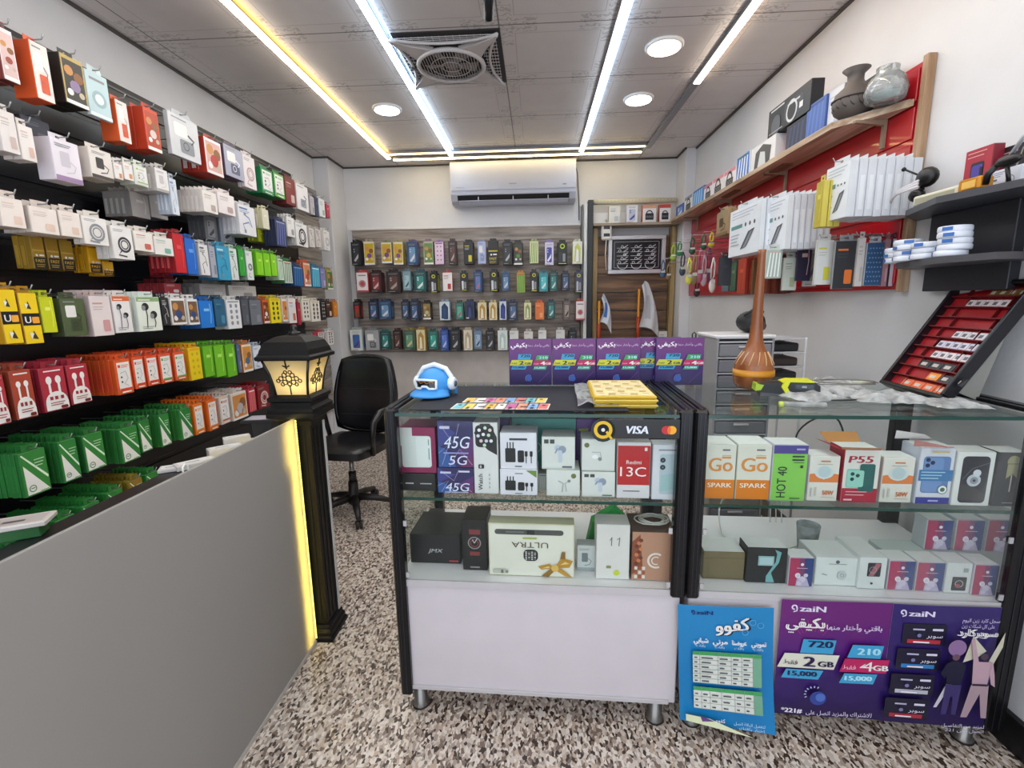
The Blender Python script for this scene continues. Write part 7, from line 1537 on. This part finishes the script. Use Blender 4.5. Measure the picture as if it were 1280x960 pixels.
for q in range(4):
    A = Matrix.Rotation(q*math.pi/2, 3, 'Z'); m = MB(); vs = []
    for r, z in prof: vs += [A @ Vector((-r+.004, -r, z)), A @ Vector((r-.004, -r, z))]
    m.add(vs, [(2*i, 2*i+1, 2*i+3, 2*i+2) for i in range(3)], PM, True); m.build('frosted_pane', g)
    m = MB()
    def F(x, z): return A @ Vector((x, -rad(z)-.003, z))
    def ringf(cx, cz, r, n=10): m.tube([F(cx+r*math.cos(w*2*math.pi/n), cz+r*math.sin(w*2*math.pi/n)) for w in range(n)], .0019, FI, 5, closed=True)
    m.tube([F(0, z0), F(0, z0+.035)], .0022, FI, 5); m.tube([F(0, z1-.03), F(0, z1)], .0028, FI, 5); m.tube([F(-.012, z1-.018), F(0, z1-.024), F(.012, z1-.018)], .0024, FI, 5)
    for cx, cz, r in ((0, .118, .010), (-.014, .130, .0075), (.014, .130, .0075), (-.027, .118, .0075), (.027, .118, .0075), (-.015, .105, .008), (.015, .105, .008), (0, .098, .007), (-.038, .110, .006), (.038, .110, .006), (-.008, .140, .006), (.008, .140, .006), (-.024, .098, .006), (.024, .098, .006)): ringf(cx, cz, r)
    m.build('scrollwork', g)
    m = MB(); m.tube([A @ Vector((-r, -r, z)) for r, z in prof], .0045, FI, 8); m.build('corner_rib', g)
m = MB(); sq(m, [(r1-.004, z1-.002), (.094, z1), (.096, z1+.004), (.096, z1+.012), (.088, z1+.018), (.084, z1+.034), (.072, z1+.060), (.048, z1+.076), (.02, z1+.082), (0, z1+.083)]); m.build('roof', g)
m = MB(); m.lathe([(0, .262), (.022, .263), (.02, .272), (.008, .276), (.012, .286), (.008, .296), (0, .298)], FI, 16); m.build('finial', g)
m = MB(); m.sphere((.012, 0, .105), .016, .016, .022, EM('#ffe9b0', BULB), 12, 8); m.lathe([(0, .06), (.012, .06), (.012, .085), (0, .085)], W_ and M('#d8d4cc', .4), 12, (.012, 0, 0)); m.build('bulb', g)
# loose things on the ledge behind the panel
m = MB(); m.box(-1.22, .7, .70, -.86, 1.50, .716, M('#17171a', .4), .002); m.box(-1.22, .7, 0, -1.2, .72, .70, BK); m.box(-1.22, 1.48, 0, -1.2, 1.50, .70, BK); m.box(-.88, .7, 0, -.86, .72, .70, BK); m.box(-.88, 1.48, 0, -.86, 1.50, .70, BK)
o = m.build('inner_ledge'); tag(o, 'dark ledge behind the frosted panel carrying loose white boxes', 'ledge')
LZ = .7165
def lay(name, u0, u1, v, z, ln, th, hh, cols, desc, cat='box', tilt=0):
    a = at((u0+u1)/2, v, Z=z+hh); m = MB(); m.box(-ln/2, -th/2, 0, ln/2, th/2, hh, M(cols[0], .4), .002)
    c = Card(m, (-ln/2+.004, -th/2+.004, hh+.0002), (1, 0, 0), (0, 1, 0), ln-.008, th-.008); c.rrect(.05, .08, .95, .92, .03, cols[1]); c.rect(.2, .3, .6, .5, cols[2])
    o = m.build(name); o.location = (a.x, a.y, z); o.rotation_euler.z = tilt; tag(o, desc, cat); return o
o = lay('tablet_box', 305, 350, 522, .775, .13, .10, .012, ('#15151a', '#a8a4b0', '#b4b0bc'), 'thin dark tablet with pale screen lying by the lantern', 'tablet', .15)
m = MB(); m.box(-.03, -.035, 0, .05, .035, .775-LZ, M('#2a2a2e', .4), .002); s = m.build('black_carton'); s.location = (o.location.x, o.location.y, LZ-.0005+.0005); s.rotation_euler.z = .15; tag(s, 'black carton under the thin tablet beside the lantern', 'box')
WB = [(226, 262, 576, LZ, .12, .05, .018, 'long white box near the green packs'), (262, 300, 558, LZ, .11, .05, .03, 'white box in the middle of the ledge'), (286, 305, 545, LZ+.0, .09, .035, .045, 'silvery white bar box behind the middle one'), (312, 330, 548, LZ, .05, .04, .02, 'small white box under the tablet edge'), (205, 228, 583, LZ, .08, .05, .012, 'crinkled silver wrapper on the ledge'), (340, 352, 534, LZ, .03, .03, .02, 'last small white box before the pillar')]
for i, (u0, u1, v, z, ln, th, hh, desc) in enumerate(WB): lay('loose_white_box', u0, u1, v, z, ln, th, hh, ('#c9c7c6', '#dedcdb', '#9a9a9e'), desc, 'box', .9-.1*i)
o = lay('white_gadget_box', 0, 52, 650, .745, .11, .07, .012, ('#cdc8c2', '#b9b0ab', '#55505a'), 'white flat box with a dark window near the left edge', 'box', .5)
m = MB(); m.box(-.04, -.025, 0, .04, .025, .745-LZ, M('#22602c', .5), .002); s = m.build('green_carton'); s.location = (o.location.x, o.location.y, LZ); s.rotation_euler.z = .5; tag(s, 'dark green carton under the white flat box near left edge', 'box')
g = thing('white_clip', 'small white clip on the edge of the frosted panel', 'clip', (-.834, 1.035, .864)); m = MB(); m.tube([(-.002, -.008, 0), (-.002, -.008, .012), (-.002, 0, .018), (-.002, .008, .012), (-.002, .008, 0)], .0022, M('#e4e4e0', .4), 6); m.build('loop', g)

# ------------------------------------------------------------------ office chair
CHB = M('#0f0f13', .32, noise=.04, coat=.15); CHF = M('#15151a', .6); PL = M('#1c1817', .45)
g = thing('office_chair', 'black padded office chair with armrests on a five-star base', 'chair', (-1.11, 2.66, 0), R_(-12))
m = MB()
for q in range(5):
    a0 = q*1.2566+.35; c_, s_ = math.cos(a0), math.sin(a0); m.tube([(.02*c_, .02*s_, .10), (.12*c_, .12*s_, .088), (.235*c_, .235*s_, .06)], [.026, .021, .014], PL, 8)
m.lathe([(0, .06), (.035, .06), (.04, .11), (.03, .14), (.028, .20), (0, .20)], PL, 16); m.build('star_base', g)
for q in range(5):
    a0 = q*1.2566+.35; m = MB(); x, y = .24*math.cos(a0), .24*math.sin(a0)
    for s in (-.011, .011):
        px_, py_ = x-s*math.sin(a0), y+s*math.cos(a0); nv = Vector((-math.sin(a0), math.cos(a0), 0)); m.tube([Vector((px_, py_, .024))-nv*.007, Vector((px_, py_, .024))+nv*.007], .024, PL, 14)
    m.tube([(x, y, .04), (x, y, .062)], .008, PL, 8); m.build('castor', g)
m = MB(); m.tube([(0, 0, .19), (0, 0, .36)], .014, M('#8f8c8a', .2, .9), 12); m.tube([(0, 0, .19), (0, 0, .26)], .022, PL, 12); m.box(-.08, -.09, .355, .08, .09, .385, PL, .008); m.build('gas_column', g)
def pad(name, parent, w, d, h, loc, rot, mat, bow=.0, power=.35, taper=0.0):
    bm = bmesh.new(); bmesh.ops.create_cube(bm, size=1); bmesh.ops.subdivide_edges(bm, edges=bm.edges, cuts=9, use_grid_fill=True)
    for v in bm.verts:
        x, y, z = v.co*2
        def sq_(p, q): return p*math.sqrt(max(0, 1-q*q*.5))
        r = .5; X = x*(1-r)+sq_(x, z)*r; Z = z*(1-r)+sq_(z, x)*r; Y = y*(1-.55*max(abs(x), abs(z))**4)
        X *= 1-taper*max(0, Z)
        v.co = (X*w/2, Y*d/2-bow*(x*x), Z*h/2)
    me = bpy.data.meshes.new(name); bm.to_mesh(me); bm.free(); me.materials.append(mat)
    for p in me.polygons: p.use_smooth = True
    o = bpy.data.objects.new(name, me); COL.objects.link(o); o.parent = parent; o.location = loc; o.rotation_euler = rot; return o
st = pad('seat', g, .44, .09, .44, (0, -.01, .425), (math.pi/2, 0, 0), CHB)
bk = pad('backrest', g, .43, .085, .50, (0, .235, .69), (R_(-9), 0, 0), CHB, bow=.035, taper=.12)
m = MB()
for zz in (-.13, .03): m.tube([(x*.02, -.043-.75*(x*.02)**2, zz) for x in range(-8, 9)], .002, CHF, 5)
o = m.build('seam', bk)
m = MB(); m.tube([(-.205*.0, .0, 0), (0, 0, 0)], .001, CHF); 
mm2 = MB(); pts = []
for i in range(28):
    a = i*2*math.pi/28; cx, cz = math.cos(a), math.sin(a); ex = abs(cx)**.55*(1 if cx > 0 else -1); ez = abs(cz)**.55*(1 if cz > 0 else -1); xx = ex*.198*(1-.1*max(0, ez)); pts.append((xx, -.022-.85*xx*xx, ez*.232))
mm2.tube(pts, .007, CHB, 6, closed=True); mm2.build('piping', bk)
m = MB(); m.tube([(0, .12, .365), (0, .24, .38), (0, .285, .45), (0, .29, .60)], .018, PL, 8); m.build('back_stem', g)
for s in (-1, 1):
    m = MB(); m.tube([(s*.215, .12, .41), (s*.245, .13, .50), (s*.25, .11, .60), (s*.248, .05, .645), (s*.246, -.06, .645), (s*.245, -.13, .60), (s*.24, -.14, .52), (s*.215, -.10, .41)], [.014, .015, .017, .02, .021, .018, .015, .014], CHB, 10); m.build('armrest', g)

# ------------------------------------------------------------------ light
w = bpy.data.worlds.new('daylight'); bpy.context.scene.world = w; w.use_nodes = True
w.node_tree.nodes['Background'].inputs[0].default_value = (.80, .88, 1.0, 1); w.node_tree.nodes['Background'].inputs[1].default_value = WORLD
def area(name, loc, rot, sx, sy, e, col):
    l = bpy.data.lights.new(name, 'AREA'); l.shape = 'RECTANGLE'; l.size = sx; l.size_y = sy; l.energy = e; l.color = col
    o = bpy.data.objects.new(name, l); COL.objects.link(o); o.location = loc; o.rotation_euler = rot; return o
area('shopfront_daylight', (-.2, -1.2, 1.35), (math.pi/2, 0, 0), 2.9, 2.2, FILL, (.84, .91, 1.0))
LP = area('panel_backlight', (-.878, 1.515, .44), (0, -math.pi/2, 0), .84, .03, LEDS*2.6, (1.0, .78, .18))
LP.data.spread = R_(95); LP.rotation_euler.z = R_(-18)
area('ceiling_bounce', (-.25, 1.6, 2.38), (0, 0, 0), 2.2, 3.4, TOP, (1.0, .97, .93))
sc = bpy.context.scene
sc.view_settings.view_transform = 'Standard'; sc.view_settings.look = 'None'; sc.view_settings.exposure = EXPO; sc.view_settings.gamma = 1.0
sc.cycles.max_bounces = 10; sc.cycles.transparent_max_bounces = 24; sc.cycles.use_denoising = True; sc.cycles.caustics_reflective = False; sc.cycles.caustics_refractive = False; sc.cycles.sample_clamp_indirect = 6
